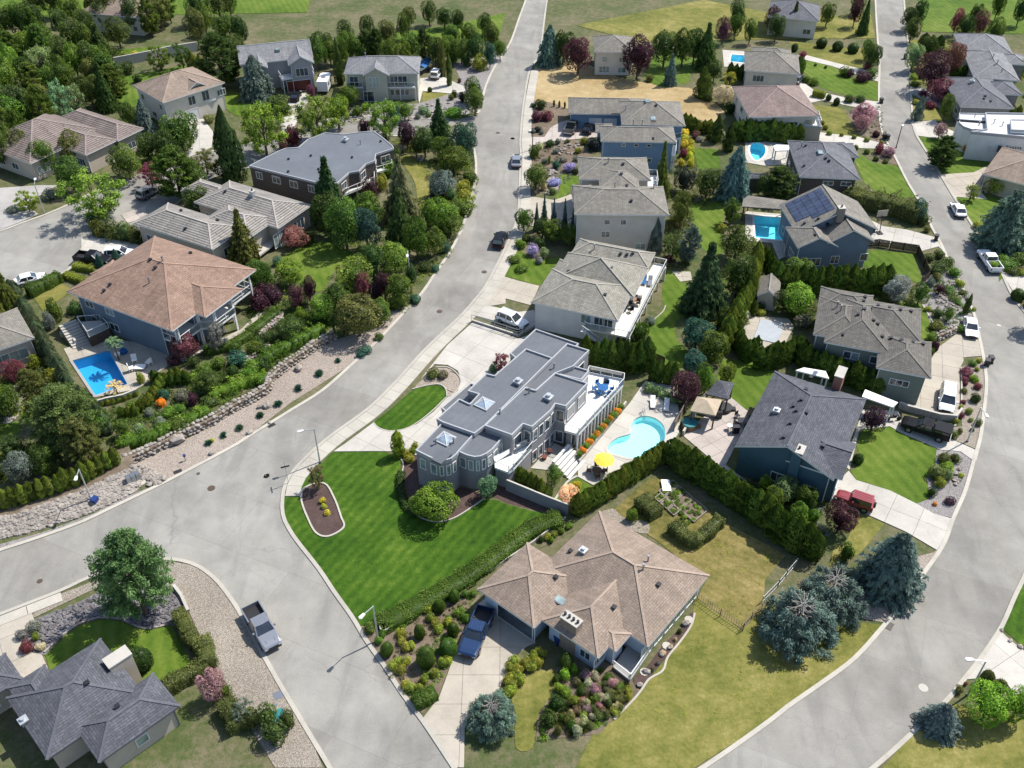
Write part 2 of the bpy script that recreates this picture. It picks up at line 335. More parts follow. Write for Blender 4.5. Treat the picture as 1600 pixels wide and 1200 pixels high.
# ------------------------------------------------------------------ ground, streets, pools' holes
def fill_sheet(name,outer,holes,z,mat,kind='structure',parent=None,thick=0.0):
    bm=bmesh.new();edges=[]
    for loop in[outer]+holes:
        vs=[bm.verts.new((p[0],p[1],z)) for p in loop]
        for i in range(len(vs)):edges.append(bm.edges.new((vs[i],vs[(i+1)%len(vs)])))
    bmesh.ops.triangle_fill(bm,edges=edges,use_beauty=True,use_dissolve=False)
    for f in bm.faces:
        if f.normal.z<0:f.normal_flip()
    me=bpy.data.meshes.new(name);bm.to_mesh(me);bm.free();me.materials.append(mat);o=link(name,me,parent)
    if kind:o['kind']=kind
    return o
_zl=[0.004]
def zone(name,pts,mat,smooth=True,holes=(),z=None,k=5,world=False):
    P=pts if world else[tuple(v[:2]) for v in W(pts)]
    if smooth:P=smooth_closed(P,k)
    _zl[0]+=0.0011
    return fill_sheet(name,P,[list(h) for h in holes],z if z is not None else _zl[0],MATS[mat])
POOLS={}
def pool_shape(key,pts,smooth):
    P=[tuple(v[:2]) for v in W(pts,-.05)]
    POOLS[key]=smooth_closed(P,6) if smooth else P
pool_shape('hero',Z(3,3,745,330,770,288,830,270,900,290,945,340,945,420,905,480,830,505,750,522,670,505,610,480,615,440,665,400,740,375),True)
pool_shape('deep',Z(2,1,432,932,650,868,765,1075,545,1115)[:2]+Z(3,1,762,82,570,150),False)
pool_shape('right_rect',Z(2,4,-8,68,158,78,162,215,0,200),False)
pool_shape('right_round',Z(1,4,0,622,-28,640,-33,670,-22,705,0,728,30,722,58,690,60,655,40,632),True)
pool_shape('far',Z(1,3,1345,98,1430,105,1420,150,1335,140),False)
pool_shape('covered',Z(2,4,30,690,160,706,160,770,120,830,-10,800),False)
ground=fill_sheet('ground',[(-900,-300),(900,-300),(900,1500),(-900,1500)],[POOLS[k] for k in POOLS if k!='covered'],0,MATS['garden_soil'])
L_far=[(846,-80),(826,-10),(812,30)]+Z(1,2,1555,30,1470,160,1410,290,1380,420)+[(744,181)]
L_far2=[(741,228),(745,248)]+Z(1,2,1355,780,1350,850,1320,980)+Z(2,2,1290,90,1250,190,1190,300,1120,400,1040,520,950,620,810,770,720,860,600,970)+Z(3,2,440,120,250,240,0,395)+Z(3,1,1400,450,1100,610,900,710,650,830,480,910,200,1010,0,1075)+[(-90,893),(-200,935)]
L_near=[(868,-80),(855,-10),(848,40),(844,75)]+Z(1,3,195,110,138,190,100,400,82,600,84,700,75,900,65,1060)+[(795,372)]+Z(2,2,1480,330,1400,480,1330,570,1250,660,1100,800,1000,900)+[(613,600)]+Z(3,2,700,220,480,380,350,490,255,590,205,670,185,760,190,870,240,970)+Z(4,2,290,0,400,140,500,290,600,430,690,580,790,720,900,890,1030,1065)+[(705,1200),(800,1345)]
S_left=Z(4,1,-500,600,0,400,180,330,370,255,530,180,700,125,850,85,975,70,1060,75,1180,110,1290,190,1380,300,1450,410)+Z(4,2,120,690,200,830,340,1065)+[(520,1200),(610,1350)]
side_far=[(744,181),(700,187),(650,185),(590,182),(530,185),(470,198),(430,213),(380,228),(330,238),(270,258),(228,270),(195,284),(150,300),(110,320),(73,336),(37,349),(0,363),(-90,395)]
side_near=[(741,228),(700,220),(650,213),(590,213),(530,222),(480,240),(430,256),(385,262),(330,278),(290,305),(266,325),(225,348),(215,360),(140,372),(126,392),(120,405),(100,425),(60,440),(20,452),(-90,490)]
def wline(px,k=6,z=0):return smooth_open([tuple(v[:2]) for v in W(px,z)],k)
wLf,wLf2,wLn,wSl,wsf,wsn=[wline(p) for p in(L_far,L_far2,L_near,S_left,side_far,side_near)]
street=fill_sheet('street',wLf+wLf2[1:]+[(-200,wSl[0][1]-20)]+wSl+list(reversed(wLn)),[],.004,MATS['asphalt'])
side_street=fill_sheet('side_street',wsf+list(reversed(wsn)),[],.0075,MATS['asphalt'])
R_left=[(1366,-90),(1369,0)]+Z(1,4,735,25,745,150,742,300,745,400,755,530,790,620,840,710,910,850,970,950)+Z(2,4,1010,30,1060,140,1100,210,1150,320,1210,430,1260,540,1310,650,1345,800,1365,900)+Z(3,4,1380,0,1385,100,1370,250,1350,400,1310,540,1260,720,1190,880)+Z(4,4,1130,0,1000,190,870,370,780,480,600,680,400,830,200,970,80,1065)+[(1105,1200),(950,1300)]
R_right=[(1407,-90),(1411,0)]+Z(1,4,905,40,905,120,915,200,920,330,930,470,945,560,990,640,1040,720,1100,820,1190,970)+Z(2,4,1270,100,1330,200,1390,290,1450,390,1500,500,1545,580)+[(1604,495),(1630,545),(1648,600),(1656,660),(1652,730),(1636,800)]+Z(4,4,1600,150,1530,300,1450,480,1330,660,1220,800,1130,910,1010,1020)+[(1370,1190),(1230,1300)]
wRl,wRr=wline(R_left),wline(R_right)
right_street=fill_sheet('right_street',wRl+list(reversed(wRr)),[],.004,MATS['asphalt'])
tag(right_street,'curving pale asphalt street down the right side of the picture')
def kerb(line,side,w=.42,h=.13,name='kerb'):
    P=resample(line,1.2);Q=[Vector(p) for p in offset_line(P,side*w)];mb=MB()
    for i in range(len(P)-1):
        a,b,c,d=P[i],P[i+1],Q[i+1],Q[i]
        for q in([(a.x,a.y,h-.02),(b.x,b.y,h-.02),(c.x,c.y,h),(d.x,d.y,h)],[(a.x,a.y,0),(b.x,b.y,0),(b.x,b.y,h-.02),(a.x,a.y,h-.02)],[(c.x,c.y,0),(d.x,d.y,0),(d.x,d.y,h),(c.x,c.y,h)]):
            mb.face(q if side<0 else q)
    o=mb.build(name,MATS['kerb_concrete']);o['kind']='structure'
    bm=bmesh.new();bm.from_mesh(o.data);bmesh.ops.recalc_face_normals(bm,faces=bm.faces);bm.to_mesh(o.data);bm.free();return o
for ln,sd_ in((wLf,-1),(wLf2,-1),(wLn,1),(wSl,-1),(wRl,-1),(wRr,1),(wsf[4:],-1),(wsn[6:],1)):kerb(ln,sd_)
def sidewalk(line_px,side,w,step,inset=.5,t=.14):
    root=link('pavement',None);root['kind']='structure'
    P=resample(offset_line(wline(line_px),side*inset),step);Q=[Vector(p) for p in offset_line(P,side*w)]
    for i in range(len(P)-1):
        a,b,c,d=P[i],P[i+1],Q[i+1],Q[i];cx=(a+b+c+d)/4
        q=[cx+(p-cx)*.982 for p in(a,b,c,d)]
        MB().prism([(p.x,p.y) for p in q],0,t+random.uniform(-.004,.004)).build('slab',MATS['kerb_concrete'],root)
    return root
k0=len(L_near)
sidewalk(L_near[5:-12],1,1.75,1.7,.46)
sidewalk(Z(4,1,-500,600,0,400,180,330,370,255,530,180),-1,1.25,3.4)
kk=None
def clip_cell(poly,cell):
    out=list(poly)
    for i in range(len(cell)):
        a=cell[i];b=cell[(i+1)%len(cell)];inp=out;out=[]
        if not inp:return[]
        def sd(p):return(b[0]-a[0])*(p[1]-a[1])-(b[1]-a[1])*(p[0]-a[0])
        for j in range(len(inp)):
            p=inp[j];q=inp[j-1];dp,dq=sd(p),sd(q)
            if dp>=0:
                if dq<0:t=dq/(dq-dp);out.append((q[0]+(p[0]-q[0])*t,q[1]+(p[1]-q[1])*t))
                out.append(p)
            elif dq>=0:t=dq/(dq-dp);out.append((q[0]+(p[0]-q[0])*t,q[1]+(p[1]-q[1])*t))
    return out
def area(P):return .5*sum(P[i][0]*P[(i+1)%len(P)][1]-P[(i+1)%len(P)][0]*P[i][1] for i in range(len(P)))
def slabs(name,pts,ang_pts,cu,cv,mat,t=.095,gap=.03,hole=None,smooth=False,piece='slab',z0=0.0,label=None):
    P=[tuple(v[:2]) for v in W(pts)]
    if smooth:P=smooth_closed(P,4)
    a,b=W(ang_pts);ang=math.atan2(b.y-a.y,b.x-a.x);ca,sa=math.cos(ang),math.sin(ang)
    L=[((p[0]-a.x)*ca+(p[1]-a.y)*sa,-(p[0]-a.x)*sa+(p[1]-a.y)*ca) for p in P]
    if area(L)<0:L.reverse()
    root=link(name,None);root['kind']='structure';root.location=(a.x,a.y,z0);root.rotation_euler=(0,0,ang)
    if label:root['label']=label
    u0,u1=min(p[0] for p in L),max(p[0] for p in L);v0,v1=min(p[1] for p in L),max(p[1] for p in L);full=None
    H=None
    if hole:H=[((p[0]-a.x)*ca+(p[1]-a.y)*sa,-(p[0]-a.x)*sa+(p[1]-a.y)*ca) for p in hole]
    i=0
    nu=max(1,round((u1-u0)/cu));nv=max(1,round((v1-v0)/cv));cu=(u1-u0)/nu;cv=(v1-v0)/nv
    for i in range(nu):
        for j in range(nv):
            x0,y0=u0+i*cu+gap/2,v0+j*cv+gap/2;cell=[(x0,y0),(x0+cu-gap,y0),(x0+cu-gap,y0+cv-gap),(x0,y0+cv-gap)]
            C=clip_cell(L,cell)
            if len(C)<3 or abs(area(C))<.15:continue
            C=[p for k,p in enumerate(C) if math.hypot(p[0]-C[k-1][0],p[1]-C[k-1][1])>.01]
            if len(C)<3:continue
            if H and(any(inside(p,H) for p in C) or any(inside(p,C) for p in H)):
                mx,my=x0+cu/2,y0+cv/2
                n=10;mb=MB();got=0
                o=cut_slab(C,H,t,mat,root,piece)
                continue
            if abs(area(C)-(cu-gap)*(cv-gap))<1e-3:
                if full is None:full=MB().box(0,cu-gap,0,cv-gap,0,t).mesh(piece,MATS[mat])
                o=link(piece,full,root);o.location=(x0,y0,random.uniform(-.004,.004))
            else:MB().prism(C,0,t+random.uniform(-.004,.004)).build(piece,MATS[mat],root)
    return root
def cut_slab(C,H,t,mat,root,piece):
    pts=[Vector(p) for p in C]+[Vector(p) for p in H];n=len(C)
    ed=[(i,(i+1)%n) for i in range(n)]+[(n+i,n+(i+1)%len(H)) for i in range(len(H))]
    v,e,f,_,_,_=geometry.delaunay_2d_cdt(pts,ed,[],0,1e-5)
    mb=MB()
    for tr in f:
        c=sum((v[i] for i in tr),Vector((0,0)))/len(tr)
        if inside(c,C) and not inside(c,H):
            q=[(v[i].x,v[i].y,t) for i in tr]
            if area([(a[0],a[1]) for a in q])<0:q.reverse()
            mb.face(q)
    if mb.f:mb.build(piece,MATS[mat],root)
# ------------------------------------------------------------------ lawns, beds, banks (one sheet each)
zone('lawn',Z(3,2,250,622,445,540,480,486,640,474,800,478,890,510,912,560,900,620,885,700,930,800,1010,870,1110,900,1215,880,1330,810,1400,760,1480,770)+Z(3,3,0,790,150,830,250,850,330,880)+Z(4,2,1600,10,1400,160,1100,330,900,440,680,530,640,475,500,270,400,130,300,-5)+Z(3,2,240,950,205,850,195,760,215,680),'lush_lawn',smooth=False)
zone('mulch_bed',Z(3,2,330,700,440,672,500,760,540,870,555,930,470,980,400,960,350,870,315,770),'mulch')
zone('mulch_bed',Z(3,2,905,540,985,470,1040,520,1060,700,1250,690,1370,730,1395,760,1310,815,1215,880,1110,890,1010,860,940,800,900,700,905,610),'mulch')
zone('mulch_bed',Z(3,2,1330,700,1500,690)+Z(3,3,30,690,240,780,350,860,330,880,180,830,0,785)+Z(3,2,1480,760),'mulch',smooth=False)
zone('lawn',Z(3,2,735,310,830,235,970,115,1060,90,1130,82,1165,110,1168,155,1090,240,1000,310,920,350,830,360,765,340),'lush_lawn')
zone('mulch_bed',Z(3,2,985,95,1060,20,1110,-25,1190,-20,1250,30,1258,80,1225,130,1175,158,1165,105,1120,82,1050,90),'pink_gravel')
zone('lawn',Z(3,3,370,670,430,632,520,690,440,800,300,760),'green_lawn',smooth=False)
zone('gravel_bank',Z(2,2,770,730,850,620,960,600,800,780)+Z(3,2,560,-10,240,190,0,380)+Z(3,1,1500,395,1100,600,990,650,880,680,830,560,720,580,760,540,1060,430,1250,330,1600,110)+Z(2,2,90,1060,300,920,520,800),'pink_gravel',smooth=False)
zone('gravel_verge',Z(3,1,990,650,900,700,650,820,480,900,200,1000,0,1065)+[(-80,885),(-80,850)]+Z(3,1,0,1030,250,960,550,850,760,740,870,700),'grey_gravel',smooth=False)
zone('dry_field',Z(1,3,200,150,330,145,480,155,560,185,700,240,840,265,1010,290,1110,300,1180,360,1260,395,1310,470,1220,500,1060,450,900,380,600,400,380,420,250,380,150,385,140,280,165,200),'dry_field_grass',k=4)
zone('soil_bed',Z(1,3,150,385,260,380,370,430,330,500,240,570,230,590,135,585),'brown_soil')
zone('soil_bed',Z(1,3,135,640,240,620,330,600,430,610,500,700,450,710,440,830,320,810,260,900,130,920,110,760),'brown_soil')
zone('lawn',Z(1,3,320,820,350,810,430,820,440,850,400,880,360,930,320,968,290,965,320,900),'green_lawn')
zone('lawn',Z(1,3,890,110,1050,100,1180,150,1150,200,1100,210,1090,260,1010,275,930,290,830,240,850,160),'green_lawn')
zone('lawn',Z(1,3,1110,650,1190,655,1260,660,1280,770,1150,780,1130,740),'green_lawn',smooth=False)
zone('lawn',Z(2,3,1110,0,1300,-60,1300,60,1290,180,1290,290,1170,260,1100,90),'green_lawn')
zone('lawn',Z(2,3,950,420,985,395,1080,480,1100,560,1090,640,1010,700,1020,800,1080,870,1060,960,1000,990,900,960,860,870,850,780,830,720,930,640,930,520),'green_lawn')
zone('lawn',Z(2,3,0,360,60,250,160,330,330,310,280,430,200,480,0,425),'green_lawn',smooth=False)
zone('lawn',Z(2,3,1250,1060,1290,920,1420,930,1560,960,1600,1010,1590,1067)+Z(3,3,1560,120,1500,200,1420,230,1380,200,1345,160,1250,50),'green_lawn',smooth=False)
zone('lawn',Z(3,3,1430,160,1540,40,1600,-80,1590,0,1500,200,1430,230),'green_lawn',smooth=False)
zone('lawn',Z(1,4,200,20,380,35,560,60,680,60,700,100,640,150,620,182,450,140,310,100,260,60),'yellow_lawn',k=3)
zone('lawn',Z(1,4,290,140,330,135,470,170,560,230,730,262,737,380,650,350,540,340,400,300,340,240,290,200),'green_lawn',smooth=False)
zone('lawn',Z(1,4,320,400,480,410,540,440,620,560,590,600,480,570,400,530,350,450),'yellow_lawn')
zone('gravel_bed',Z(1,4,540,440,742,400,750,540,800,640,700,610,600,560),'brown_soil',smooth=False)
zone('lawn',Z(1,4,575,690,600,675,700,740,850,760,910,850,960,945,900,950,720,915,650,860),'green_lawn',smooth=False)
zone('gravel_bed',Z(1,4,690,690,820,660,850,755,740,730),'brown_soil',smooth=False)
zone('lawn',Z(2,4,570,310,710,270,940,290,990,440,970,470,860,420,790,400,590,360),'green_lawn',smooth=False)
zone('lawn',Z(2,4,980,590,1040,700,1020,800,980,780,960,700,850,600),'green_lawn')
zone('gravel_bed',Z(2,4,990,470,1060,400,1180,330,1240,450,1310,650,1340,800,1200,800,1180,760,1070,770,1040,700,1000,600),'grey_gravel',smooth=False)
zone('gravel_bed',Z(2,4,960,280,1080,250,1150,320,1050,400,1000,440,980,330),'garden_soil',smooth=False)
zone('lawn',Z(3,4,600,440,640,350,810,330,880,370,1050,440,1100,490,1080,560,1010,640,1050,750,960,790,800,710,600,645,570,600,640,540),'green_lawn',smooth=False)
zone('gravel_bed',Z(3,4,1080,470,1220,480,1310,545,1255,720,1185,875,1060,850,960,790,1040,760,1020,640,1070,560),'grey_gravel',smooth=False)
zone('gravel_bed',Z(3,4,1220,-20,1372,-100,1380,100,1362,250,1330,470,1160,400,1140,340,1230,330,1225,60),'beige_gravel',smooth=False)
zone('lawn',Z(3,4,530,1040,610,860,640,850,770,910,640,1067)+Z(4,4,600,60,440,120,470,0),'yellow_lawn',smooth=False)
zone('gravel_bed',Z(4,4,1060,40,1110,0,860,370,790,460,560,420,640,250,980,60),'pink_gravel',smooth=False)
zone('lawn',Z(1,4,935,355,1000,350,1090,430,1200,450,1180,490,960,490,940,420),'yellow_lawn',smooth=False)
zone('lawn',Z(1,4,975,580,1200,590,1400,740,1360,790,1200,812,1105,805,1040,690,1000,640),'green_lawn',smooth=False)
zone('lawn',Z(1,4,1190,940,1380,930,1600,1000,1700,1100,1600,1300,1450,1450)+Z(2,4,1450,390,1380,280,1300,130),'green_lawn',smooth=False)
zone('lawn',Z(4,4,1460,480,1560,280,1640,130,1900,200,1900,600,1600,610),'lush_lawn',smooth=False)
zone('lawn',Z(1,4,910,10,1200,0,1250,100,930,330),'yellow_lawn',smooth=False)
zone('dry_lawn',Z(3,3,640,830,860,640,960,640,1300,900,1600,1060)+Z(4,4,180,60,60,200,40,420)+Z(4,3,1520,380,1410,500,1140,310,1210,180,1000,50,900,-30),'dry_lawn',smooth=False)
zone('lawn',Z(4,3,1130,310,1410,505,1520,385,1600,320)+Z(4,4,40,300,500,450,760,470,600,660,400,812,200,950,60,1060)+[(1100,1190),(950,1290),(900,1200),(930,1140)]+Z(4,3,650,1040,800,860,950,680,1100,470),'yellow_lawn',smooth=False)
zone('soil_bed',Z(4,3,760,790,840,720,930,600,1050,480,1100,400,1120,440,1040,560,960,660,850,790,800,850),'mulch')
zone('garden_bed',Z(4,3,640,1030,800,860,740,800,620,700,400,640,280,760,200,960,180,1160,560,1120),'brown_soil',smooth=False)
zone('lawn',Z(4,3,40,900,140,770,250,740,310,770,280,880,200,1000,160,1200,60,1200,60,1000),'yellow_lawn')
zone('shrub_bed',Z(4,2,650,480,830,470,1150,340,1380,290,1300,400,1240,620,1190,720,1120,900,1030,1000,960,960,800,730,720,620),'brown_soil',smooth=False)
zone('garden_bed',Z(3,3,560,850,640,820,700,870,840,900,850,960,780,960,640,900),'beige_gravel')
zone('garden_bed',Z(4,2,1180,300,1600,20)+Z(3,3,160,1020,380,870,450,880,420,940,220,1050)+Z(4,2,1500,120,1380,270),'garden_soil',smooth=False)
zone('gravel_bed',Z(4,1,990,85,1180,125,1280,200,1370,310,1445,430)+Z(4,2,100,690,190,835,330,1065)+[(505,1200),(430,1200)]+Z(4,1,1440,1000,1300,760,1200,560,1130,400,1040,280,900,220,600,240,200,430,200,350,560,210,900,130),'beige_gravel',smooth=False)
zone('rock_bed',Z(4,1,210,440,420,360,640,260,900,230,1050,300,1100,400,1040,480,900,500,820,490,700,440,600,430,480,470,390,530,300,620,270,650,150,620,100,540),'dark_rock')
zone('lawn',Z(4,1,270,650,390,535,480,475,600,438,720,450,820,492,900,500,1020,470,1140,700,1000,800,920,820,800,820,600,600,300,760),'green_lawn',smooth=False)
zone('lawn',Z(2,1,190,540,370,470,430,510,260,640),'yellow_lawn',smooth=False)
zone('lawn',Z(2,2,170,340,380,220,560,260,660,320,520,380,470,460,400,520,250,440),'green_lawn')
zone('lawn',Z(1,2,900,720,960,695,1060,800,1070,900,1030,1030,1000,960,980,850),'yellow_lawn')
zone('lawn',Z(3,1,0,320,110,305,110,370,30,410,-20,420),'green_lawn')
zone('gravel_bed',Z(3,1,90,80,160,90,140,200,90,290,20,310,60,200),'tan_concrete')
zone('lawn',Z(1,2,1030,320,1180,330,1200,390,1030,395),'yellow_lawn',smooth=False)
zone('gravel_bed',Z(1,2,1210,150,1440,100,1530,60,1470,160,1400,290,1370,430,1200,480,900,490,560,500,620,400,1000,390,1200,330,1260,260),'grey_gravel',smooth=False)
zone('lawn',Z(1,1,690,240,1100,160,1110,180,800,290,830,340,850,420,720,400,690,350),'green_lawn',smooth=False)
zone('lawn',Z(1,1,1340,300,1600,380,1620,480,1400,460,1340,420),'green_lawn',smooth=False)
zone('lawn',Z(1,1,700,70,1000,40,1100,60,900,130,700,140),'green_lawn',smooth=False)
zone('lawn',[(560,60),(700,40),(790,20),(780,60),(700,75),(560,80)],'green_lawn',smooth=False)
zone('lawn',[(900,40),(1100,0),(1250,30),(1360,20),(1368,60),(1200,62),(1000,66)],'yellow_lawn',smooth=False)
zone('lawn',[(-120,-60),(500,-60),(480,20),(-120,30)],'green_lawn',smooth=False)
zone('lawn',[(1430,-60),(1900,-60),(1900,60),(1440,50)],'green_lawn',smooth=False)
zone('lawn',[(1380,1200),(1440,1128),(1490,1100),(1700,1140),(1700,1250),(1380,1300)],'yellow_lawn',smooth=False)
# ------------------------------------------------------------------ driveways, terraces: slab by slab
slabs('driveway',Z(2,2,1180,835,1330,700,1600,800)+[(838,520),(800,560),(770,600),(715,660),(668,712)]+Z(3,2,905,500,880,480,740,478,500,480,560,440,735,310,770,345,830,362,920,350,1000,315,1095,245,1175,160,1240,120,1262,60,1240,0,1180,-35,1100,-40,1010,60),Z(2,2,1340,700,1600,800),3.3,3.3,'pale_concrete',label='pale concrete driveway sweeping round the island bed')
slabs('driveway',Z(2,2,1330,620,1440,440,1500,425,1600,455)+Z(2,3,200,485,150,600,0,560)+[(790,475)],Z(2,3,0,430,200,485),3.2,3.2,'tan_concrete')
slabs('driveway',Z(2,2,1340,660,1380,595,1600,640)+Z(2,3,170,630,190,720,120,760,0,730)+Z(2,2,1600,735),Z(2,2,1380,600,1600,640),3.0,3.0,'pale_concrete')
slabs('driveway',Z(4,2,1030,1030,1130,900,1195,720,1225,640,1290,470,1360,350,1420,300,1600,400)+Z(4,3,130,500,180,580,130,600,0,700)+Z(4,2,1540,740,1500,820,1480,880,1350,940,1280,1090)+[(725,1200),(712,1200)],Z(4,2,1225,640,1600,640),3.4,3.4,'tan_concrete',label='tan driveway with the blue pickup')
slabs('driveway',Z(3,4,555,595,600,650,800,712,960,792,1065,852,1180,882,1100,1040,1080,1067,900,960,700,870,600,830,450,760,500,650),Z(3,4,600,650,960,792),3.0,3.0,'pale_concrete')
slabs('driveway',Z(3,4,640,230,850,240,880,330,1150,400,1330,480,1312,545,1220,480,1100,470,870,370,800,330,620,350,560,590,530,560),Z(3,4,1150,400,1330,480),2.8,2.8,'pale_concrete')
slabs('driveway',Z(2,4,1060,900,1090,850,1200,770,1240,790,1340,810,1365,900,1250,910,1215,980,1215,1067)+Z(3,4,1218,60,1215,240,1190,275,1100,265,900,215,850,190,960,60),Z(2,4,1200,780,1215,1067),2.8,2.8,'tan_concrete',label='tan driveway with the parked white people carrier')
slabs('driveway',Z(2,4,620,110,660,80,760,130,900,150,1050,190,1100,205,1150,310,1090,250,980,280,960,240,730,225,690,250,600,300,600,200),Z(2,4,760,130,1050,190),2.8,2.8,'pale_concrete')
slabs('driveway',Z(1,4,385,560,620,590,800,640,830,700,760,660,600,655,560,640,420,625,380,610),Z(1,4,385,590,620,620),2.8,2.8,'pale_concrete')
slabs('driveway',Z(1,4,230,110,280,95,450,140,620,182,740,205,738,262,600,215,450,165,300,130),Z(1,4,280,95,620,182),2.8,2.8,'pale_concrete')
slabs('driveway',Z(1,4,230,265,280,260,350,310,430,330,560,360,742,380,742,440,540,400,400,370,310,390),Z(1,4,280,260,540,360),2.8,2.8,'pale_concrete')
slabs('driveway',Z(1,4,925,500,1070,490,1100,520,1190,560,1180,610,960,580),Z(1,4,925,500,1190,510),2.8,2.8,'pale_concrete')
slabs('driveway',Z(1,4,915,270,990,290,1080,350,1210,420,1200,470,930,330),Z(1,4,915,270,1210,420),2.8,2.8,'grey_concrete')
slabs('driveway',Z(1,4,1100,812,1300,800,1380,760,1600,745,1850,760,1750,900,1400,860,1330,900,1380,960,1200,945,1190,970),Z(1,4,1100,812,1600,745),2.8,2.8,'tan_concrete')
slabs('driveway',Z(2,4,1450,395,1600,430,1800,480,1800,560,1545,540,1500,460),Z(2,4,1450,395,1600,430),2.8,2.8,'pale_concrete')
slabs('driveway',Z(4,4,1225,800,1330,660,1440,505,1600,640,1900,800,1900,1100,1540,880,1480,800,1330,790),Z(4,4,1440,505,1600,640),3.0,3.0,'pale_concrete')
slabs('driveway',Z(1,3,135,588,230,590,270,530,330,500,400,480,690,500,690,560,540,590,430,600,240,618,135,645),Z(1,3,270,530,690,540),2.2,2.2,'paver')
slabs('driveway',Z(1,3,85,930,140,940,290,965,390,930,430,1067)+Z(2,3,430,60,420,150,60,120,50,200,0,330)+Z(2,2,1560,260,1600,130),Z(1,3,85,930,390,990),2.8,2.8,'tan_concrete')
slabs('driveway',Z(4,1,0,480,190,400,205,440,150,520,110,620,250,650,300,760,110,800,-60,760,-700,900,-700,700),Z(4,1,0,480,190,400),3.2,3.2,'tan_concrete')
slabs('driveway',Z(1,2,175,480,240,370,300,330,390,330,330,400,260,540,200,590),Z(1,2,240,370,300,350),2.6,2.6,'pale_concrete')
slabs('driveway',Z(1,1,1110,490,1210,480,1270,560,1260,650,1100,720,1160,600),Z(1,1,1110,490,1210,480),2.6,2.6,'pale_concrete')
slabs('driveway',Z(1,2,1000,240,1150,230,1280,290,1290,320,1200,330,1030,315,1010,390,1000,330),Z(1,2,1010,250,1150,240),2.6,2.6,'pale_concrete')
slabs('driveway',Z(2,1,485,290,485,200,620,200,800,230,860,260,740,320,560,370),Z(2,1,485,200,620,200),2.8,2.8,'pale_concrete')
slabs('driveway',[(-80,365),(-80,300),(60,290),(90,290),(40,320),(60,335),(36,346),(0,360),(-60,388)],[(0,300),(60,296)],2.8,2.8,'grey_concrete')
slabs('driveway',Z(2,1,720,60,870,10,870,60,800,100,760,110),Z(2,1,720,60,870,10),2.2,2.2,'paver')
slabs('pool_deck',Z(3,3,430,560,500,480,740,190,810,90,830,60,1000,90,1040,270,1030,370,960,470,830,560,520,680,430,630),Z(3,3,430,560,740,190),2.6,2.6,'pale_concrete',hole=POOLS['hero'],label='pale concrete terrace round the kidney-shaped pool')
slabs('patio',Z(3,3,150,580,290,430,440,500,430,560,330,600),Z(3,3,290,430,440,500),1.8,1.8,'pale_concrete')
slabs('pool_deck',Z(2,1,380,860,600,790,870,830,1000,880,1260,830,1440,740,1560,620,1600,560,1560,720,1340,830,1000,960,870,1050)+Z(3,1,880,70,810,110,560,160,430,-40),Z(2,1,432,932,650,868),2.0,2.0,'tan_concrete',hole=POOLS['deep'])
slabs('patio',Z(3,3,1060,390,1110,330,1250,220,1330,150,1440,240,1420,330,1370,440,1310,560,1440,660,1260,560),Z(3,3,1060,390,1260,560),1.9,1.9,'paver')
slabs('pool_deck',Z(2,4,-60,40,190,60,200,300,140,330,100,230,-60,215),Z(2,4,-8,68,158,78),2.0,2.0,'pale_concrete',hole=POOLS['right_rect'])
slabs('pool_deck',Z(1,4,-60,600,100,590,200,650,230,750,60,760,-60,740),Z(1,4,0,620,100,620),2.0,2.0,'pale_concrete',hole=POOLS['right_round'])
slabs('pool_deck',Z(1,3,1290,70,1440,80,1430,175,1300,170),Z(1,3,1345,98,1430,105),2.0,2.0,'pale_concrete',hole=POOLS['far'])
slabs('patio',Z(2,4,-30,660,200,680,230,730,160,860,-40,900,-80,760),Z(2,4,30,690,160,706),2.2,2.2,'tan_concrete')
slabs('patio',Z(2,3,990,400,1100,400,1110,450,1040,460),Z(2,3,990,400,1100,400),1.4,1.4,'tan_concrete')
def pool(key,shell,water,label,coping,steps=False,depth=1.5):
    P=POOLS[key];n=len(P);c=sum((Vector(p) for p in P),Vector((0,0)))/n
    root=empty('swimming_pool',(c.x,c.y,0));tag(root,label,'swimming pool')
    L=[(p[0]-c.x,p[1]-c.y) for p in P]
    if area(L)<0:L.reverse()
    mb=MB();mb.face([(p[0],p[1],-depth) for p in L])
    for i in range(n):
        a,b=L[i],L[(i+1)%n];mb.face([(a[0],a[1],.1),(b[0],b[1],.1),(b[0],b[1],-depth),(a[0],a[1],-depth)])
    mb.build('basin',MATS[shell],root)
    q=[(p[0]*.999,p[1]*.999) for p in L];mb=MB();mb.face([(p[0],p[1],-.08) for p in q]);mb.build('water',MATS[water],root)
    mb=MB();s=1
    lens=[Vector(p) for p in L]
    def off(i,d):
        a,b,cc=lens[i-1],lens[i],lens[(i+1)%n];t=(cc-a).normalized();
        t1=(b-a).normalized();t2=(cc-b).normalized();t=(t1+t2).normalized();k=d/max(.4,math.sqrt(max(0,(1+t1.dot(t2))/2)))
        return Vector((b.x+t.y*k,b.y-t.x*k))
    O=[off(i,.32) for i in range(n)];I=[off(i,-.03) for i in range(n)]
    for i in range(n):
        j=(i+1)%n
        mb.face([(I[i].x,I[i].y,.125),(O[i].x,O[i].y,.125),(O[j].x,O[j].y,.125),(I[j].x,I[j].y,.125)])
        mb.face([(O[i].x,O[i].y,.0),(O[j].x,O[j].y,.0),(O[j].x,O[j].y,.125),(O[i].x,O[i].y,.125)])
        mb.face([(I[j].x,I[j].y,-.1),(I[i].x,I[i].y,-.1),(I[i].x,I[i].y,.125),(I[j].x,I[j].y,.125)])
    mb.build('coping',MATS[coping],root)
    return root
pl_=pool('hero','pool_shell','pool_water','kidney-shaped pale turquoise pool behind the flat-roofed grey house','pale_concrete',depth=.85)
lad=MB()
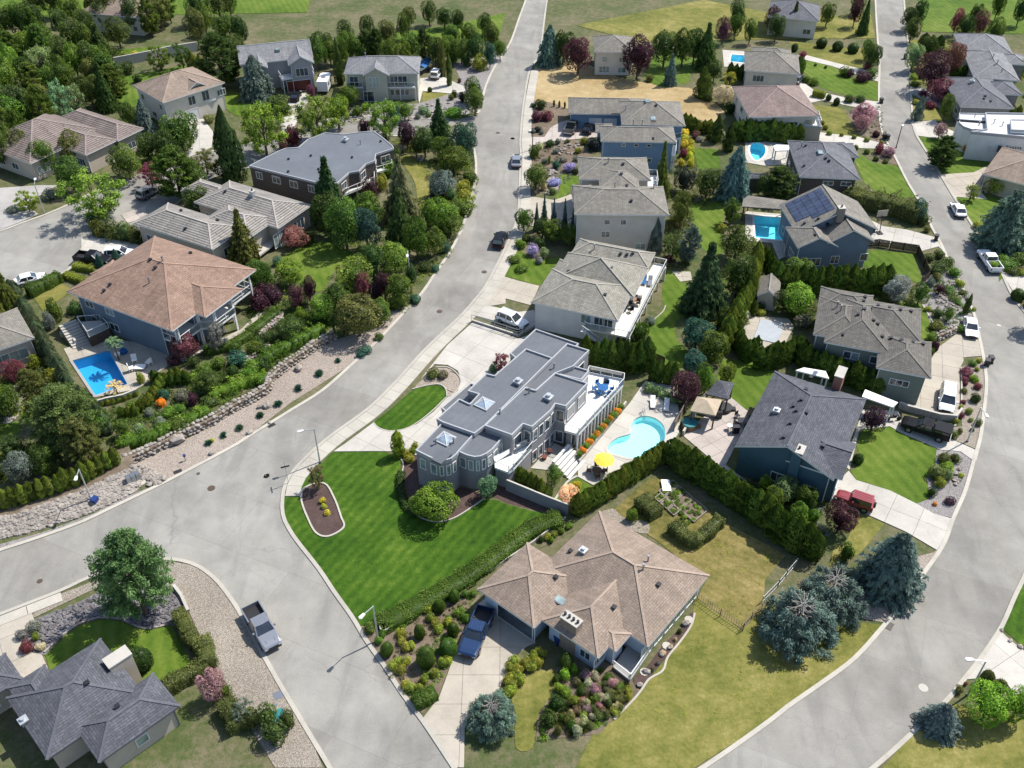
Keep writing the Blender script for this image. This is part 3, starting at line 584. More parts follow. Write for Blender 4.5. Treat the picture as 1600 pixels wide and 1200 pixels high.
for d in(0,.5):
    a=G(*Z1(3,3,818+d*18,262),0)-pl_.location
    lad.bar((a.x,a.y+.6,.1),(a.x,a.y+.6,.9),.06).bar((a.x,a.y+.6,.9),(a.x,a.y-.2,.75),.06).bar((a.x,a.y-.2,.75),(a.x,a.y-.35,-.5),.06)
lad.build('ladder',MATS['grey_metal'],pl_)
pool('deep','deep_pool_shell','blue_pool_water','deep blue rectangular pool beside the brown-roofed blue-grey house','grey_concrete',depth=1.5)
pool('right_rect','aqua_pool_shell','blue_pool_water','bright blue rectangular pool left of the solar-panel house','white_deck')
pool('right_round','aqua_pool_shell','blue_pool_water','rounded turquoise pool behind a cedar hedge, near the sun sail','white_deck')
pool('far','aqua_pool_shell','blue_pool_water','small turquoise pool at the far edge beside the grey-roofed house','white_deck')
P=POOLS['covered'];mb=MB();mb.prism(P,.096,.2);o=mb.build('covered_pool',MATS['pool_cover']);tag(o,'small pool closed under a pale grey cover beside the cedars','pool cover')
# ------------------------------------------------------------------ houses
def win_mb(mb,gm,w,h,div,M,fm=0,door=False):
    t=.09
    mb.box(-w/2,w/2,0,.07,0,t,fm,M).box(-w/2,w/2,0,.07,h-t,h,fm,M).box(-w/2,-w/2+t,0,.07,t,h-t,fm,M).box(w/2-t,w/2,0,.07,t,h-t,fm,M)
    for k in range(1,div):
        x=-w/2+w*k/div;mb.box(x-.035,x+.035,0,.06,t,h-t,fm,M)
    gm.box(-w/2+t,w/2-t,-.01,.035,t,h-t,0,M)
class House:
    def __init__(s,name,label,cat,pA,pB,z,wall='white_stucco',roof='grey_shingles',trim='white_trim',pitch=22,over=.55,frame='white_trim',glass='window_glass'):
        s.z=z;A=G(*pA,z);B=G(*pB,z);s.A=A;s.ang=math.atan2(B.y-A.y,B.x-A.x);s.ca,s.sa=math.cos(s.ang),math.sin(s.ang)
        s.wall,s.roofm,s.trim,s.pitch,s.over,s.framem,s.glassm=wall,roof,trim,pitch,over,frame,glass
        s.wings=[];s.root=empty(name,(A.x,A.y,0),s.ang);tag(s.root,label,cat);s.nowin=[]
    def loc(s,p,z=None):
        q=G(p[0],p[1],s.z if z is None else z)-s.A;return Vector((q.x*s.ca+q.y*s.sa,-q.x*s.sa+q.y*s.ca))
    def world(s,u,v,z):return Vector((s.A.x+u*s.ca-v*s.sa,s.A.y+u*s.sa+v*s.ca,z))
    def wing(s,pts,ends='hh',z=None,pitch=None,axis=None,over=None,win=True,roof=None,wall=None,zb=0.0,grow=(0,0,0,0),inset=(0,0,0,0),rect=None):
        z=s.z if z is None else z;L=[s.loc(p,z) for p in pts]
        r=rect or[min(p.x for p in L)-grow[0],max(p.x for p in L)+grow[1],min(p.y for p in L)-grow[2],max(p.y for p in L)+grow[3]]
        if axis is None:axis='u' if r[1]-r[0]>=r[3]-r[2] else 'v'
        s.wings.append(dict(r=r,z=z+.014*len(s.wings),ends=ends,pitch=pitch or s.pitch,axis=axis,over=s.over if over is None else over,win=win,roof=roof or s.roofm,wall=wall or s.wall,zb=zb));g=s.wings[-1];o=g['over'];r=g['r'];g['wr']=(r[0]+o+inset[0],r[1]-o-inset[1],r[2]+o+inset[2],r[3]-o-inset[3]);return s
    def roof_height(s,u,v):
        best=-1
        for g in s.wings:
            u0,u1,v0,v1=g['r']
            if not(u0<=u<=u1 and v0<=v<=v1):continue
            tp=math.tan(R(g['pitch']));du=min(u-u0,u1-u);dv=min(v-v0,v1-v)
            if g['axis']=='u':
                d=dv
                if g['ends'][0]=='h':d=min(d,u-u0)
                if g['ends'][1]=='h':d=min(d,u1-u)
            else:
                d=du
                if g['ends'][0]=='h':d=min(d,v-v0)
                if g['ends'][1]=='h':d=min(d,v1-v)
            best=max(best,g['z']+d*tp)
        return best
    def onroof(s,p):
        z=s.z+2
        for _ in range(12):
            q=s.loc(p,z);h=s.roof_height(q.x,q.y)
            if h<0:break
            z=.5*z+.5*h
        q=s.loc(p,z);return q.x,q.y,z
    def build(s,storeys=None,auto=True,seed=0):
        rnd=random.Random(seed)
        for gi,g in enumerate(s.wings):
            u0,u1,v0,v1=g['r'];z=g['z'];tp=math.tan(R(g['pitch']));ax=g['axis'];e0,e1=g['ends']
            if ax=='u':a0,a1,b0,b1=u0,u1,v0,v1;mp=lambda a,b,zz:(a,b,zz)
            else:a0,a1,b0,b1=v0,v1,u0,u1;mp=lambda a,b,zz:(b,a,zz)
            hb=(b1-b0)/2;bm_=(b0+b1)/2;i0=hb if e0=='h' else 0;i1=hb if e1=='h' else 0
            if i0+i1>a1-a0:k=(a1-a0)/(i0+i1);i0*=k;i1*=k
            zr=z+hb*tp;sl=math.hypot(hb,hb*tp);ra,rb=a0+i0,a1-i1
            mb=MB();oth=[]
            def F(pts,m,uv):
                P=[mp(*p) for p in pts];n=(Vector(P[1])-Vector(P[0])).cross(Vector(P[2])-Vector(P[0]))
                if n.z<0:P.reverse();uv=uv[::-1]
                mb.face(P,m,uv)
            F([(a0,b0,z),(a1,b0,z),(rb,bm_,zr),(ra,bm_,zr)] if rb-ra>.01 else[(a0,b0,z),(a1,b0,z),(ra,bm_,zr)],0,[(a0,0),(a1,0),(rb,sl),(ra,sl)] if rb-ra>.01 else[(a0,0),(a1,0),(ra,sl)])
            F([(a0,b1,z),(a1,b1,z),(rb,bm_,zr),(ra,bm_,zr)] if rb-ra>.01 else[(a0,b1,z),(a1,b1,z),(ra,bm_,zr)],0,[(a0+.4,0),(a1+.4,0),(rb+.4,sl),(ra+.4,sl)] if rb-ra>.01 else[(a0,0),(a1,0),(ra,sl)])
            if e0=='h':F([(a0,b0,z),(a0,b1,z),(ra,bm_,zr)],0,[(b0,0),(b1,0),(bm_,math.hypot(i0,hb*tp))])
            if e1=='h':F([(a1,b0,z),(a1,b1,z),(rb,bm_,zr)],0,[(b0,0),(b1,0),(bm_,math.hypot(i1,hb*tp))])
            th=.2
            for e,aa,isg in((e0,a0,e0=='g'),(e1,a1,e1=='g')):
                if isg:
                    for bb in(b0,b1):
                        P=[mp(aa,bb,z),mp(aa,bm_,zr),mp(aa,bm_,zr-th),mp(aa,bb,z-th)];mb.face(P,1)
                else:mb.face([mp(aa,b0,z),mp(aa,b1,z),mp(aa,b1,z-th),mp(aa,b0,z-th)],1)
            for bb in(b0,b1):mb.face([mp(a0,bb,z),mp(a1,bb,z),mp(a1,bb,z-th),mp(a0,bb,z-th)],1)
            if e0=='h' and e1=='h':mb.face([mp(a0,b0,z-th),mp(a0,b1,z-th),mp(a1,b1,z-th),mp(a1,b0,z-th)],1)
            else:
                mb.face([mp(a0,b0,z-th),mp(a0,bm_,(zr if e0=='g' else z)-th),mp(a1,bm_,(zr if e1=='g' else z)-th),mp(a1,b0,z-th)],1)
                mb.face([mp(a0,b1,z-th),mp(a0,bm_,(zr if e0=='g' else z)-th),mp(a1,bm_,(zr if e1=='g' else z)-th),mp(a1,b1,z-th)],1)
            def cap(p,q):
                P,Q=Vector(mp(*p)),Vector(mp(*q))
                if(Q-P).length>.5:mb.bar(P+Vector((0,0,.0)),Q+Vector((0,0,.0)),.26,.09,2)
            if rb-ra>.3:cap((ra,bm_,zr),(rb,bm_,zr))
            for e,rr,aa in((e0,ra,a0),(e1,rb,a1)):
                if e=='h':cap((rr,bm_,zr),(aa,b0,z));cap((rr,bm_,zr),(aa,b1,z))
            capm=g['roof']
            mb.build('roof',[MATS[g['roof']],MATS[s.trim],RIDGE(capm)],s.root)
            o=g['over'];x0,x1,y0,y1=g['wr'] if ax=='u' else g['wr'][2:]+g['wr'][:2];wz=z-th+.02;wb=MB();zb=g['zb']
            ins=o*tp
            for e,aa,fa in((e0,x0,a0),(e1,x1,a1)):
                if e=='g':wb.face([mp(aa,y0,zb),mp(aa,y1,zb),mp(aa,y1,wz+ins),mp(aa,bm_,zr-th-.02),mp(aa,y0,wz+ins)],0)
                else:wb.face([mp(aa,y0,zb),mp(aa,y1,zb),mp(aa,y1,wz),mp(aa,y0,wz)],0)
            for bb in(y0,y1):wb.face([mp(x0,bb,zb),mp(x1,bb,zb),mp(x1,bb,wz),mp(x0,bb,wz)],0)
            wb.build('wall',MATS[g['wall']],s.root)
            for(px_,py_) in((x0,y0),(x1,y0),(x1,y1)):
                q_=mp(px_,py_,0);sx=.06 if q_[0]>(u0+u1)/2 else-.06;MB().box(q_[0]-.04+sx,q_[0]+.04+sx,q_[1]-.05,q_[1]+.05,zb+.1,z-th-.01).build('downpipe',MATS[s.trim],s.root)
        if auto:s.windows(rnd,storeys)
        return s
    def free(s,u,v,own):
        for g in s.wings:
            if g is own:continue
            a,b,c,d=g['wr']
            if a-.6<u<b+.6 and c-.6<v<d+.6:return False
        for(a,b,r) in s.nowin:
            if math.hypot(u-a,v-b)<r:return False
        return True
    def put(s,u,v,nz,z0,w,h,div=2,name='window',frame=None,glass=None,mid=False):
        """nz: outward angle in the house's frame"""
        M=Matrix.Translation((u,v,z0))@Matrix.Rotation(nz-math.pi/2,4,'Z')
        f=MB();gm=MB();win_mb(f,gm,w,h,div,M)
        fo=f.build(name,MATS[frame or s.framem],s.root);gm.build('pane',MATS[glass or(s.glassm if(int(u*7+v*13+z0*5)%3) else 'pale_window_glass')],fo);return fo
    def windows(s,rnd,storeys):
        for g in s.wings:
            if not g['win']:continue
            a,b,c,d=g['wr'];n=storeys or(2 if g['z']-g['zb']>4.6 else 1);H=g['z']-g['zb']
            for(x0,y0,x1,y1,nz) in((a,c,b,c,-math.pi/2),(b,c,b,d,0),(b,d,a,d,math.pi/2),(a,d,a,c,math.pi)):
                L=math.hypot(x1-x0,y1-y0);k=int(L/3.4)
                for i in range(k):
                    t=(i+.5)/k;u=x0+(x1-x0)*t;v=y0+(y1-y0)*t;nx,ny=math.cos(nz),math.sin(nz)
                    if not s.free(u+nx*.5,v+ny*.5,g) or not s.free(u+nx*.5+(x1-x0)/L*1.2,v+ny*.5+(y1-y0)/L*1.2,g) or not s.free(u+nx*.5-(x1-x0)/L*1.2,v+ny*.5-(y1-y0)/L*1.2,g):continue
                    for q in range(n):
                        if rnd.random()<.22:continue
                        zz=g['zb']+(H-.6)*(q+1)/n-1.75 if n>1 else g['zb']+.95
                        ww,hh,dv=rnd.choice(((1.8,1.25,2),(1.2,1.2,1),(2.3,1.4,3),(1.6,1.1,2)))
                        s.put(u+nx*.005,v+ny*.005,nz,zz,ww,hh,dv)
    def on_wall(s,p,z0,w,h,div=2,name='window',frame=None,glass=None,snap=2.5):
        """a window, door or garage door whose foot shows at photograph position p"""
        q=s.loc(p,z0);best=None
        for g in s.wings:
            a,b,c,d=g['wr']
            for(dist,u,v,nz) in((abs(q.y-c),min(max(q.x,a),b),c,-math.pi/2),(abs(q.y-d),min(max(q.x,a),b),d,math.pi/2),(abs(q.x-a),a,min(max(q.y,c),d),math.pi),(abs(q.x-b),b,min(max(q.y,c),d),0)):
                dd=math.hypot(q.x-u,q.y-v);wn=s.ang+nz;P=s.world(u,v,z0)
                if math.cos(wn)*(0-P.x)+math.sin(wn)*(0-P.y)<=0:continue
                uu,vv=u+math.cos(nz)*.2,v+math.sin(nz)*.2
                if any(k is not g and k['wr'][0]<uu<k['wr'][1] and k['wr'][2]<vv<k['wr'][3] for k in s.wings):continue
                if not best or dd<best[0]:best=(dd,u,v,nz)
        dd,u,v,nz=best;s.nowin.append((u,v,w/2+1.3))
        return s.put(u+math.cos(nz)*.01,v+math.sin(nz)*.01,nz,z0,w,h,div,name,frame,glass)
    def vents(s,pts,kind='vent'):
        for p in pts:
            u,v,z=s.onroof(p)
            if kind=='vent':MB().box(-.16,.16,-.16,.16,-.15,.22).box(-.22,.22,-.22,.22,.22,.28).build('roof_vent',MATS['dark_metal'],s.root).location=(u,v,z)
            elif kind=='pipe':MB().cyl((0,0),.09,-.2,.75,8).cyl((0,0),.16,.75,.9,8).build('vent_pipe',MATS['grey_metal'],s.root).location=(u,v,z)
            elif kind=='hood':MB().box(-.3,.3,-.3,.3,-.2,.35).box(-.4,.4,-.4,.4,.35,.45).cyl((0,0),.22,.45,.7,10).build('roof_fan',MATS['galvanised'],s.root).location=(u,v,z)
            elif kind=='sky':
                o=MB().box(-.45,.45,-.8,.8,-.3,.16).build('skylight',MATS['grey_metal'],s.root);o.location=(u,v,z)
                MB().box(-.36,.36,-.7,.7,.161,.20).build('pane',MATS['pale_window_glass'],o)
    def chimney(s,p,w=.9,d=1.4,h=1.3,mat='brick_red',zb=None,pots=2,z=None):
        u,v,zz=s.onroof(p)
        if z is not None:zz=z;q_=s.loc(p,z+h);u,v=q_.x,q_.y
        b=(zz-1.5 if zb is None else zb)
        o=MB().box(-w/2,w/2,-d/2,d/2,b,zz+h).build('chimney',MATS[mat],s.root);o.location=(u,v,0)
        MB().box(-w/2-.06,w/2+.06,-d/2-.06,d/2+.06,zz+h+.002,zz+h+.12).build('chimney_cap',MATS['pale_concrete' if mat!='stone_wall' else 'grey_concrete'],o)
        for k in range(pots):MB().cyl((0,(k-(pots-1)/2)*.5),.14,zz+h+.14,zz+h+.45,8).build('flue',MATS['dark_metal'],o)
        return o
    def deck(s,pts,z,rail=True,local=False,up=None,posts=True,mat='white_deck',glass=True,smooth=False,th=.28,skip=(),name='deck',base=False):
        L=[Vector(p) if local else s.loc(p,z) for p in pts];P=[(p.x,p.y) for p in L]
        if smooth:P=smooth_closed(P,4)
        if area(P)<0:P.reverse()
        o=MB().prism(P,z-th,z).build(name,MATS[mat],s.root)
        n=len(P)
        for i in range(n):
            a,b=Vector(P[i]),Vector(P[(i+1)%n]);m=(a+b)/2;L_=(b-a).length
            if L_<.05:continue
            t=(b-a)/L_;nm=Vector((t.y,-t.x));out=all(not(g['wr'][0]-.3<m.x+nm.x*.4<g['wr'][1]+.3 and g['wr'][2]-.3<m.y+nm.y*.4<g['wr'][3]+.3) for g in s.wings)
            if rail and out and i not in skip:
                rl=MB();k=max(1,round(L_/1.8))
                rl.bar((a.x,a.y,z+1.0),(b.x,b.y,z+1.0),.07)
                for j in range(k+1):
                    q=a+t*L_*j/k;rl.bar((q.x,q.y,z),(q.x,q.y,z+1.0),.07)
                if not glass:
                    rl.bar((a.x,a.y,z+.12),(b.x,b.y,z+.12),.05)
                    kk=int(L_/.16)
                    for j in range(kk):q=a+t*L_*(j+.5)/kk;rl.bar((q.x,q.y,z+.12),(q.x,q.y,z+1.0),.025)
                ro=rl.build('railing',MATS['white_trim'],o)
                if glass:
                    gl=MB()
                    for j in range(k):
                        q0=a+t*(L_*j/k+.06);q1=a+t*(L_*(j+1)/k-.06);gl.face([(q0.x,q0.y,z+.08),(q1.x,q1.y,z+.08),(q1.x,q1.y,z+.94),(q0.x,q0.y,z+.94)])
                    gl.build('railing_pane',MATS['railing_glass'],o)
            if posts and out and z>1:
                k=max(1,round(L_/3.2));pm=MB()
                for j in range(k+1):
                    q=a+t*(L_*j/k)-nm*.25;MB().box(q.x-.1,q.x+.1,q.y-.1,q.y+.1,0,z-th if up is None else up).build('post',MATS['white_trim'],o)
        return o
RC={}
def RIDGE(nm):
    if nm not in RC:
        m=MATS[nm].copy();m.name=nm+'_ridge'
        for n in m.node_tree.nodes:
            if n.type=='TEX_BRICK':
                for k in('Color1','Color2','Mortar'):n.inputs[k].default_value=tuple(x*1.18 for x in n.inputs['Color1'].default_value[:3])+(1,)
        RC[nm]=m
    return RC[nm]
def block(house,pts,z0,z1,wallm,roofm,smooth=False,parapet=.22,name='wall',trim='light_trim',skip=()):
    """flat-roofed block: walls, roof sheet and a raised edge"""
    P=[tuple(house.loc(p,z1)) for p in pts]
    if area(P)<0:P.reverse()
    MB().prism(P,z0,z1-.12).build('wall',MATS[wallm],house.root)
    mb=MB();mb.face([(p[0],p[1],z1-.05) for p in P],0,[(p[0],p[1]) for p in P]);n=len(P)
    for i in range(n):
        a,b=P[i],P[(i+1)%n];mb.face([(a[0],a[1],z1-.12),(b[0],b[1],z1-.12),(b[0],b[1],z1-.05),(a[0],a[1],z1-.05)])
    mb.build('roof',MATS[roofm],house.root)
    pm=MB()
    for i in range(n):
        a,b=Vector(P[i]),Vector(P[(i+1)%n])
        if(b-a).length<.02:continue
        t=(b-a).normalized();nm=Vector((t.y,-t.x))
        q=[a+nm*.06-t*.05,b+nm*.06+t*.05,b-nm*.1,a-nm*.1]
        pm.prism([(x.x,x.y) for x in q],z1-.30,z1+parapet+.0007*i)
    pm.build('parapet',MATS[trim],house.root)
    return P
# ------------------------------------------------------------------ the houses
h=House('bungalow','pale bungalow with a brown hip roof, brick chimney and blue pickup at its garage','house',Z1(4,3,850,600),Z1(4,3,1213,175),3.1,'pale_blue_siding','brown_shingles',pitch=24)
h.wing(Z(4,3,850,600,1213,175)+[(934,801)])
h.wing(Z(4,3,215,440,570,650,660,60),'hh',axis='u')
h.wing([(747,920),(824,848),(834.6,981.6)],'hh',axis='u',win=False)
h.wing(Z(4,3,640,620,745,530,560,400),'hh',axis='v',pitch=15,win=False)
h.on_wall(Z1(4,3,570,700),.8,1.9,1.3,2);h.on_wall(Z1(4,3,470,670),.8,1.3,1.2,2)
for k in range(5):h.on_wall(Z1(4,3,860+k*62,660-k*78),.25,2.4,2.1,2,'window',None,'pale_window_glass')
h.on_wall(Z1(4,3,75,480),.05,4.9,2.3,1,'garage_door','white_trim','window_glass')
h.build(seed=1)
h.deck(Z(4,3,640,720,740,800,850,640,745,560),.45,glass=False,posts=False,mat='grey_concrete')
h.chimney(Z1(4,3,390,475),1.0,1.9,1.0,'chimney_stone',zb=0,pots=4)
h.vents(Z(4,3,645,370,910,235,300,190,385,35));h.vents(Z(4,3,462,38),'hood');h.vents(Z(4,3,847,92,818,142),'pipe');h.vents(Z(4,3,320,325),'sky')
h=House('house','house with a dark slate-coloured shingle roof and white-capped chimney, lower left corner','house',Z1(4,1,615,570),Z1(4,1,800,805),3.2,'tan_stucco','slate_shingles',trim='charcoal_siding',pitch=24)
h.wing(Z(4,1,615,570,800,805,330,720,230,1200),'hh',grow=(0,1.6,0,0))
h.wing(Z(4,1,915,755,1025,985,560,1250),'hh')
h.wing(Z(4,1,285,730,345,890,45,845)+Z(4,1,240,1020),'hh',axis='u')
h.wing(Z(4,1,95,730,118,800,-400,900),'hh')
h.build(seed=2);h.chimney(Z1(4,1,715,700),1.3,2.2,1.0,'tan_stucco',zb=0.0,pots=0)
h.vents(Z(4,1,145,1050),'hood');h.vents(Z(4,1,520,820,700,960))
h=House('house','large blue-grey house with a reddish brown roof and curved balcony above a pool','house',Z1(2,1,395,515),Z1(2,1,965,730),5.9,'slate_blue_siding','red_brown_shingles',pitch=21,over=.9)
h.wing(Z(2,1,395,515,965,730,1525,385,945,197),'hh',inset=(0,2.3,0,0))
h.wing(Z(2,1,545,408,590,432,740,362,690,335),'hh',z=5.5)
u0,u1,v0,v1=h.wings[0]['r'];va,vb=v0+(v1-v0)*.30,v0+(v1-v0)*.68
h.wing([],z=5.9,win=False,rect=[u1-7.5,u1+1.7,va-.6,vb+.6],axis='u',inset=(0,2.6,0,0))
n=7
for k in range(n):
    v=v0+1.6+(v1-v0-3.2)*(k+.5)/n;h.put(h.wings[0]['wr'][1]+.01,v,0,.15,2.0,2.2,2,'sliding_door');h.put(h.wings[0]['wr'][1]+.01,v,0,3.15,2.0,2.1,2,'sliding_door')
h.nowin.append((h.wings[0]['wr'][1],(v0+v1)/2,9.5));h.build(seed=3)
h.deck([(u1-3.4,v0+1.0),(u1-.45,v0+1.0),(u1-.45,va),(u1+1.3,va+1.3),(u1+1.3,vb-1.3),(u1-.45,vb),(u1-.45,v1-1.0),(u1-3.4,v1-1.0)],2.95,local=True,up=5.68)
h.vents(Z(2,1,655,478,895,330,620,515));h.vents(Z(2,1,890,465,970,340),'pipe');h.vents(Z(2,1,925,378,1135,290))
h=House('house','low house with a pale grey tile roof of many hips beside the turning circle','house',Z1(2,1,795,110),Z1(2,1,1170,235),3.9,'tan_stucco','grey_tiles',pitch=22)
h.wing(Z(2,1,795,110,1170,235,1285,250,1010,-10),'hh')
h.wing([(303,316),(372,287),(487,320),(440,352)],'hh')
h.wing([(330,335),(372,322),(428,345),(385,372)],'hh')
h.wing([(292,292),(332,285),(345,312)],'hh',z=3.7)
h.on_wall(Z1(2,2,60,190),.4,3.6,2.4,4,'window',None,'pale_window_glass');h.on_wall(Z1(2,2,290,150),.6,2.6,2.0,3)
h.build(seed=4);h.chimney((395,305),.7,.7,.7,'galvanised',pots=1);h.vents([(290,358),(283,330),(340,345),(352,300)])
h.deck(Z(2,2,20,190,130,150,150,230,60,300),1.0,rail=False,posts=False,mat='pale_concrete')
h=House('house','brown house under a wide grey low-slope roof with a stepped white edge','house',Z1(1,2,0,760),Z1(1,2,415,862),4.7,'brown_siding','grey_roof_felt')
P=block(h,Z(1,2,0,758,170,672,215,655,290,650,345,603,450,562,560,572,640,560,740,553,790,590,850,640,858,655,750,690,745,728,690,748,650,790,590,800,522,862,415,862),0,4.7,'brown_siding','grey_roof_felt',parapet=.06)
h.wings=[dict(r=[0,1,0,1],z=4.7,wr=(0,1,0,1),ends='hh',pitch=5,axis='u')]
def edge_windows(h,P,specs):
    """specs: (edge index, position 0..1, z, width, height, divisions, name, frame, glass)"""
    for(i,t,z,w_,hh,dv,nm,fr,gl) in specs:
        a,b=Vector(P[i%len(P)]),Vector(P[(i+1)%len(P)]);q=a+(b-a)*t;d=(b-a).normalized();nz=math.atan2(-d.x,d.y)
        h.put(q.x+math.cos(nz)*.01,q.y+math.sin(nz)*.01,nz,z,w_,hh,dv,nm,fr,gl)
def auto_edge(h,P,zs,seed=0,minL=2.2,step=3.2,glass='window_glass'):
    rn=random.Random(seed)
    for i in range(len(P)):
        a,b=Vector(P[i]),Vector(P[(i+1)%len(P)]);L=(b-a).length
        if L<minL:continue
        k=max(1,int(L/step))
        for j in range(k):
            for z in zs:edge_windows(h,P,[(i,(j+.5)/k,z,rn.choice((1.3,1.7,1.9)),1.35,2,'window',None,glass)])
auto_edge(h,P,(2.6,),5)
h.deck(Z(1,2,540,940,745,855,745,800,650,860,560,880),1.8);h.deck(Z(1,2,745,800,850,770,845,700,760,730),1.8)
def flat_thing(h,p,z,kind):
    q=h.loc(p,z)
    if kind=='pipe':o=MB().cyl((0,0),.09,0,.7,8).cyl((0,0),.16,.7,.85,8).build('vent_pipe',MATS['grey_metal'],h.root)
    elif kind=='vent':o=MB().box(-.15,.15,-.15,.15,0,.3).build('roof_vent',MATS['dark_metal'],h.root)
    elif kind=='hood':o=MB().box(-.35,.35,-.35,.35,0,.4).box(-.5,.5,-.5,.5,.4,.52).cyl((0,0),.3,.52,.85,12).build('roof_fan',MATS['galvanised'],h.root)
    elif kind=='pyramid':
        o=MB().box(-.95,.95,-.95,.95,0,.22).build('skylight',MATS['light_trim'],h.root)
        g=MB();c=(0,0,.8);q4=[(-.8,-.8,.221),(.8,-.8,.221),(.8,.8,.221),(-.8,.8,.221)]
        for k in range(4):g2=MB();g2.face([q4[k],q4[(k+1)%4],c]);g2.build('pane',MATS['skylight_glass'],o)
        g=MB()
        for k in range(4):g.bar(Vector(q4[k]),Vector(c),.06)
        g.build('glazing_bar',MATS['white_trim'],o)
    o.location=(q.x,q.y,z-.04);return o
glassm('skylight_glass',(.16,.20,.24),.1)
for p in Z(1,2,365,700,232,720,610,710,780,615,410,780,230,795):flat_thing(h,p,4.7,'vent')
flat_thing(h,Z1(1,2,572,612),4.7,'hood');flat_thing(h,Z1(1,2,660,630),4.7,'pipe')
h=House('house','white two-storey house with a brown roof, front gable and balcony over its garage','house',Z1(1,1,1000,370),Z1(1,1,1335,262),5.6,'cream_stucco','brown_shingles',pitch=24)
h.wing(Z(1,1,805,290,1120,178,1335,262,1000,372),'hh');h.wing(Z(1,1,1100,325,1240,285,1150,230),'gh',axis='v',pitch=30)
h.on_wall(Z1(1,1,1160,490),.05,2.9,2.3,1,'garage_door','white_trim','white_trim');h.on_wall(Z1(1,1,1110,375),3.1,1.6,1.8,2);h.on_wall(Z1(1,1,1195,350),3.1,1.6,2,2);h.on_wall(Z1(1,1,1285,320),3.1,1.9,1.3,3)
h.build(seed=5);h.deck(Z(1,1,1060,385,1080,415,1285,360,1260,320),2.9)
h=House('house','house with brown tile roofs half hidden by trees at the far left','house',Z1(1,1,480,415),Z1(1,1,825,525),3.8,'tan_stucco','brown_tiles',pitch=24)
h.wing(Z(1,1,480,415,825,525,740,590,430,520),'hh');h.wing(Z(1,1,15,685,290,440,450,620),'hh');h.wing(Z(1,1,300,480,560,560,520,690,350,640),'hh')
h.build(seed=6)
h=House('house','grey house with white trim, two gables and a dark red double garage door','house',Z1(1,2,0,150),Z1(1,2,380,112),5.9,'grey_siding','light_grey_shingles',pitch=24)
h.wing(Z(1,2,-60,155,380,112,330,20,0,60),'gg',axis='u');h.wing(Z(1,2,230,160,385,145,330,40),'gh',axis='v',pitch=30);h.wing(Z(1,2,20,185,110,175,60,90),'gh',axis='v',pitch=30)
h.on_wall(Z1(1,2,300,310),.05,5.0,2.4,1,'garage_door','white_trim','dark_red_paint');h.on_wall(Z1(1,2,310,205),3.2,2.6,1.7,3);h.on_wall(Z1(1,2,70,225),3.2,1.7,1.2,2)
h.build(seed=7);h.deck(Z(1,2,175,220,190,245,385,215,370,180),3.0);h.vents(Z(1,2,165,65),'sky')
h=House('house','olive two-storey house under a grey roof with an arched gable window and balconies','house',Z1(1,2,560,212),Z1(1,2,1005,207),5.7,'olive_stucco','light_grey_shingles',pitch=24)
h.wing(Z(1,2,560,212,1005,207,1020,112,610,115),'hh');h.wing(Z(1,2,672,222,830,220,750,150),'gh',axis='v',pitch=30)
h.on_wall(Z1(1,2,748,272),3.1,2.2,2.1,3);h.on_wall(Z1(1,2,895,345),.9,1.9,1.3,2);h.on_wall(Z1(1,2,850,345),.9,.9,1.3,1);h.on_wall(Z1(1,2,938,345),.9,.9,1.3,1);h.on_wall(Z1(1,2,865,262),3.0,1.6,2.0,2);h.on_wall(Z1(1,2,915,262),3.0,1.9,2.0,2);h.on_wall(Z1(1,2,965,262),3.0,1.2,2.0,1);h.on_wall(Z1(1,2,630,262),3.0,1.8,2.0,2);h.on_wall(Z1(1,2,720,345),.05,2.2,2.2,1,'porch_door',None,'window_glass')
h.build(seed=8,auto=False);h.deck(Z(1,2,805,290,985,290,985,255,805,260),2.9,skip=());h.deck(Z(1,2,580,290,675,290,675,258,580,262),2.9)
h.vents(Z(1,2,690,110),'pipe')
h=House('house','cream house with a grey-brown roof behind the dry field','house',Z1(1,3,525,78),Z1(1,3,765,82),5.2,'cream_stucco','warm_grey_shingles',pitch=24)
h.wing(Z(1,3,525,78,770,84,740,-10,560,-10),'hh');h.build(seed=9)
h=House('house','blue house with three white garage doors and grey roofs below the dry field','house',Z1(1,3,580,612),Z1(1,3,1012,620),6.2,'blue_siding','warm_grey_shingles',pitch=23)
h.wing(Z(1,3,580,612,1012,620,1000,530,560,520),'hh')
h.wing(Z(1,3,690,515,1070,515,1045,440,700,372),'hh',z=5.6);
h.wing(Z(1,3,373,448,850,450,690,358,440,355),'hh',z=3.3,win=False);h.wing(Z(1,3,535,545,640,560,620,510),'hh',z=3.4,win=False)
for k,x in enumerate((442,530,618)):h.on_wall(Z1(1,3,x,512),.05,2.5,2.2,1,'garage_door','white_trim','white_trim')
for x in(700,775,850):h.on_wall(Z1(1,3,x,632),5.0,.8,.6,1)
for x in(762,850):h.on_wall(Z1(1,3,x,712),2.1,.8,.8,1)
h.nowin.append((h.loc(Z1(1,3,775,640)).x,h.loc(Z1(1,3,775,640)).y,9));h.build(seed=10)
h.vents(Z(1,3,897,400,877,598),'vent');h.vents(Z(1,3,845,375,878,480),'sky');h.vents(Z(1,3,760,512,812,510,715,425),'pipe');h.deck(Z(1,3,945,625,1015,640,1010,700,945,690),3.2);h.deck(Z(1,3,1000,600,1045,590,1045,520,1000,520),3.2)
h=House('house','tall beige house with stepped grey-brown roofs next to the blue house','house',Z1(1,3,430,1046),Z1(1,3,968,1052),7.3,'beige_siding','warm_grey_shingles',pitch=22)
h.wing(Z(1,3,430,1046,968,1052,940,885,400,875),'hh');h.wing(Z(1,3,437,840,850,840,840,712,445,705),'hh');h.wing(Z(1,3,398,970,520,970,500,875,398,878),'hh',z=7.1,win=False)
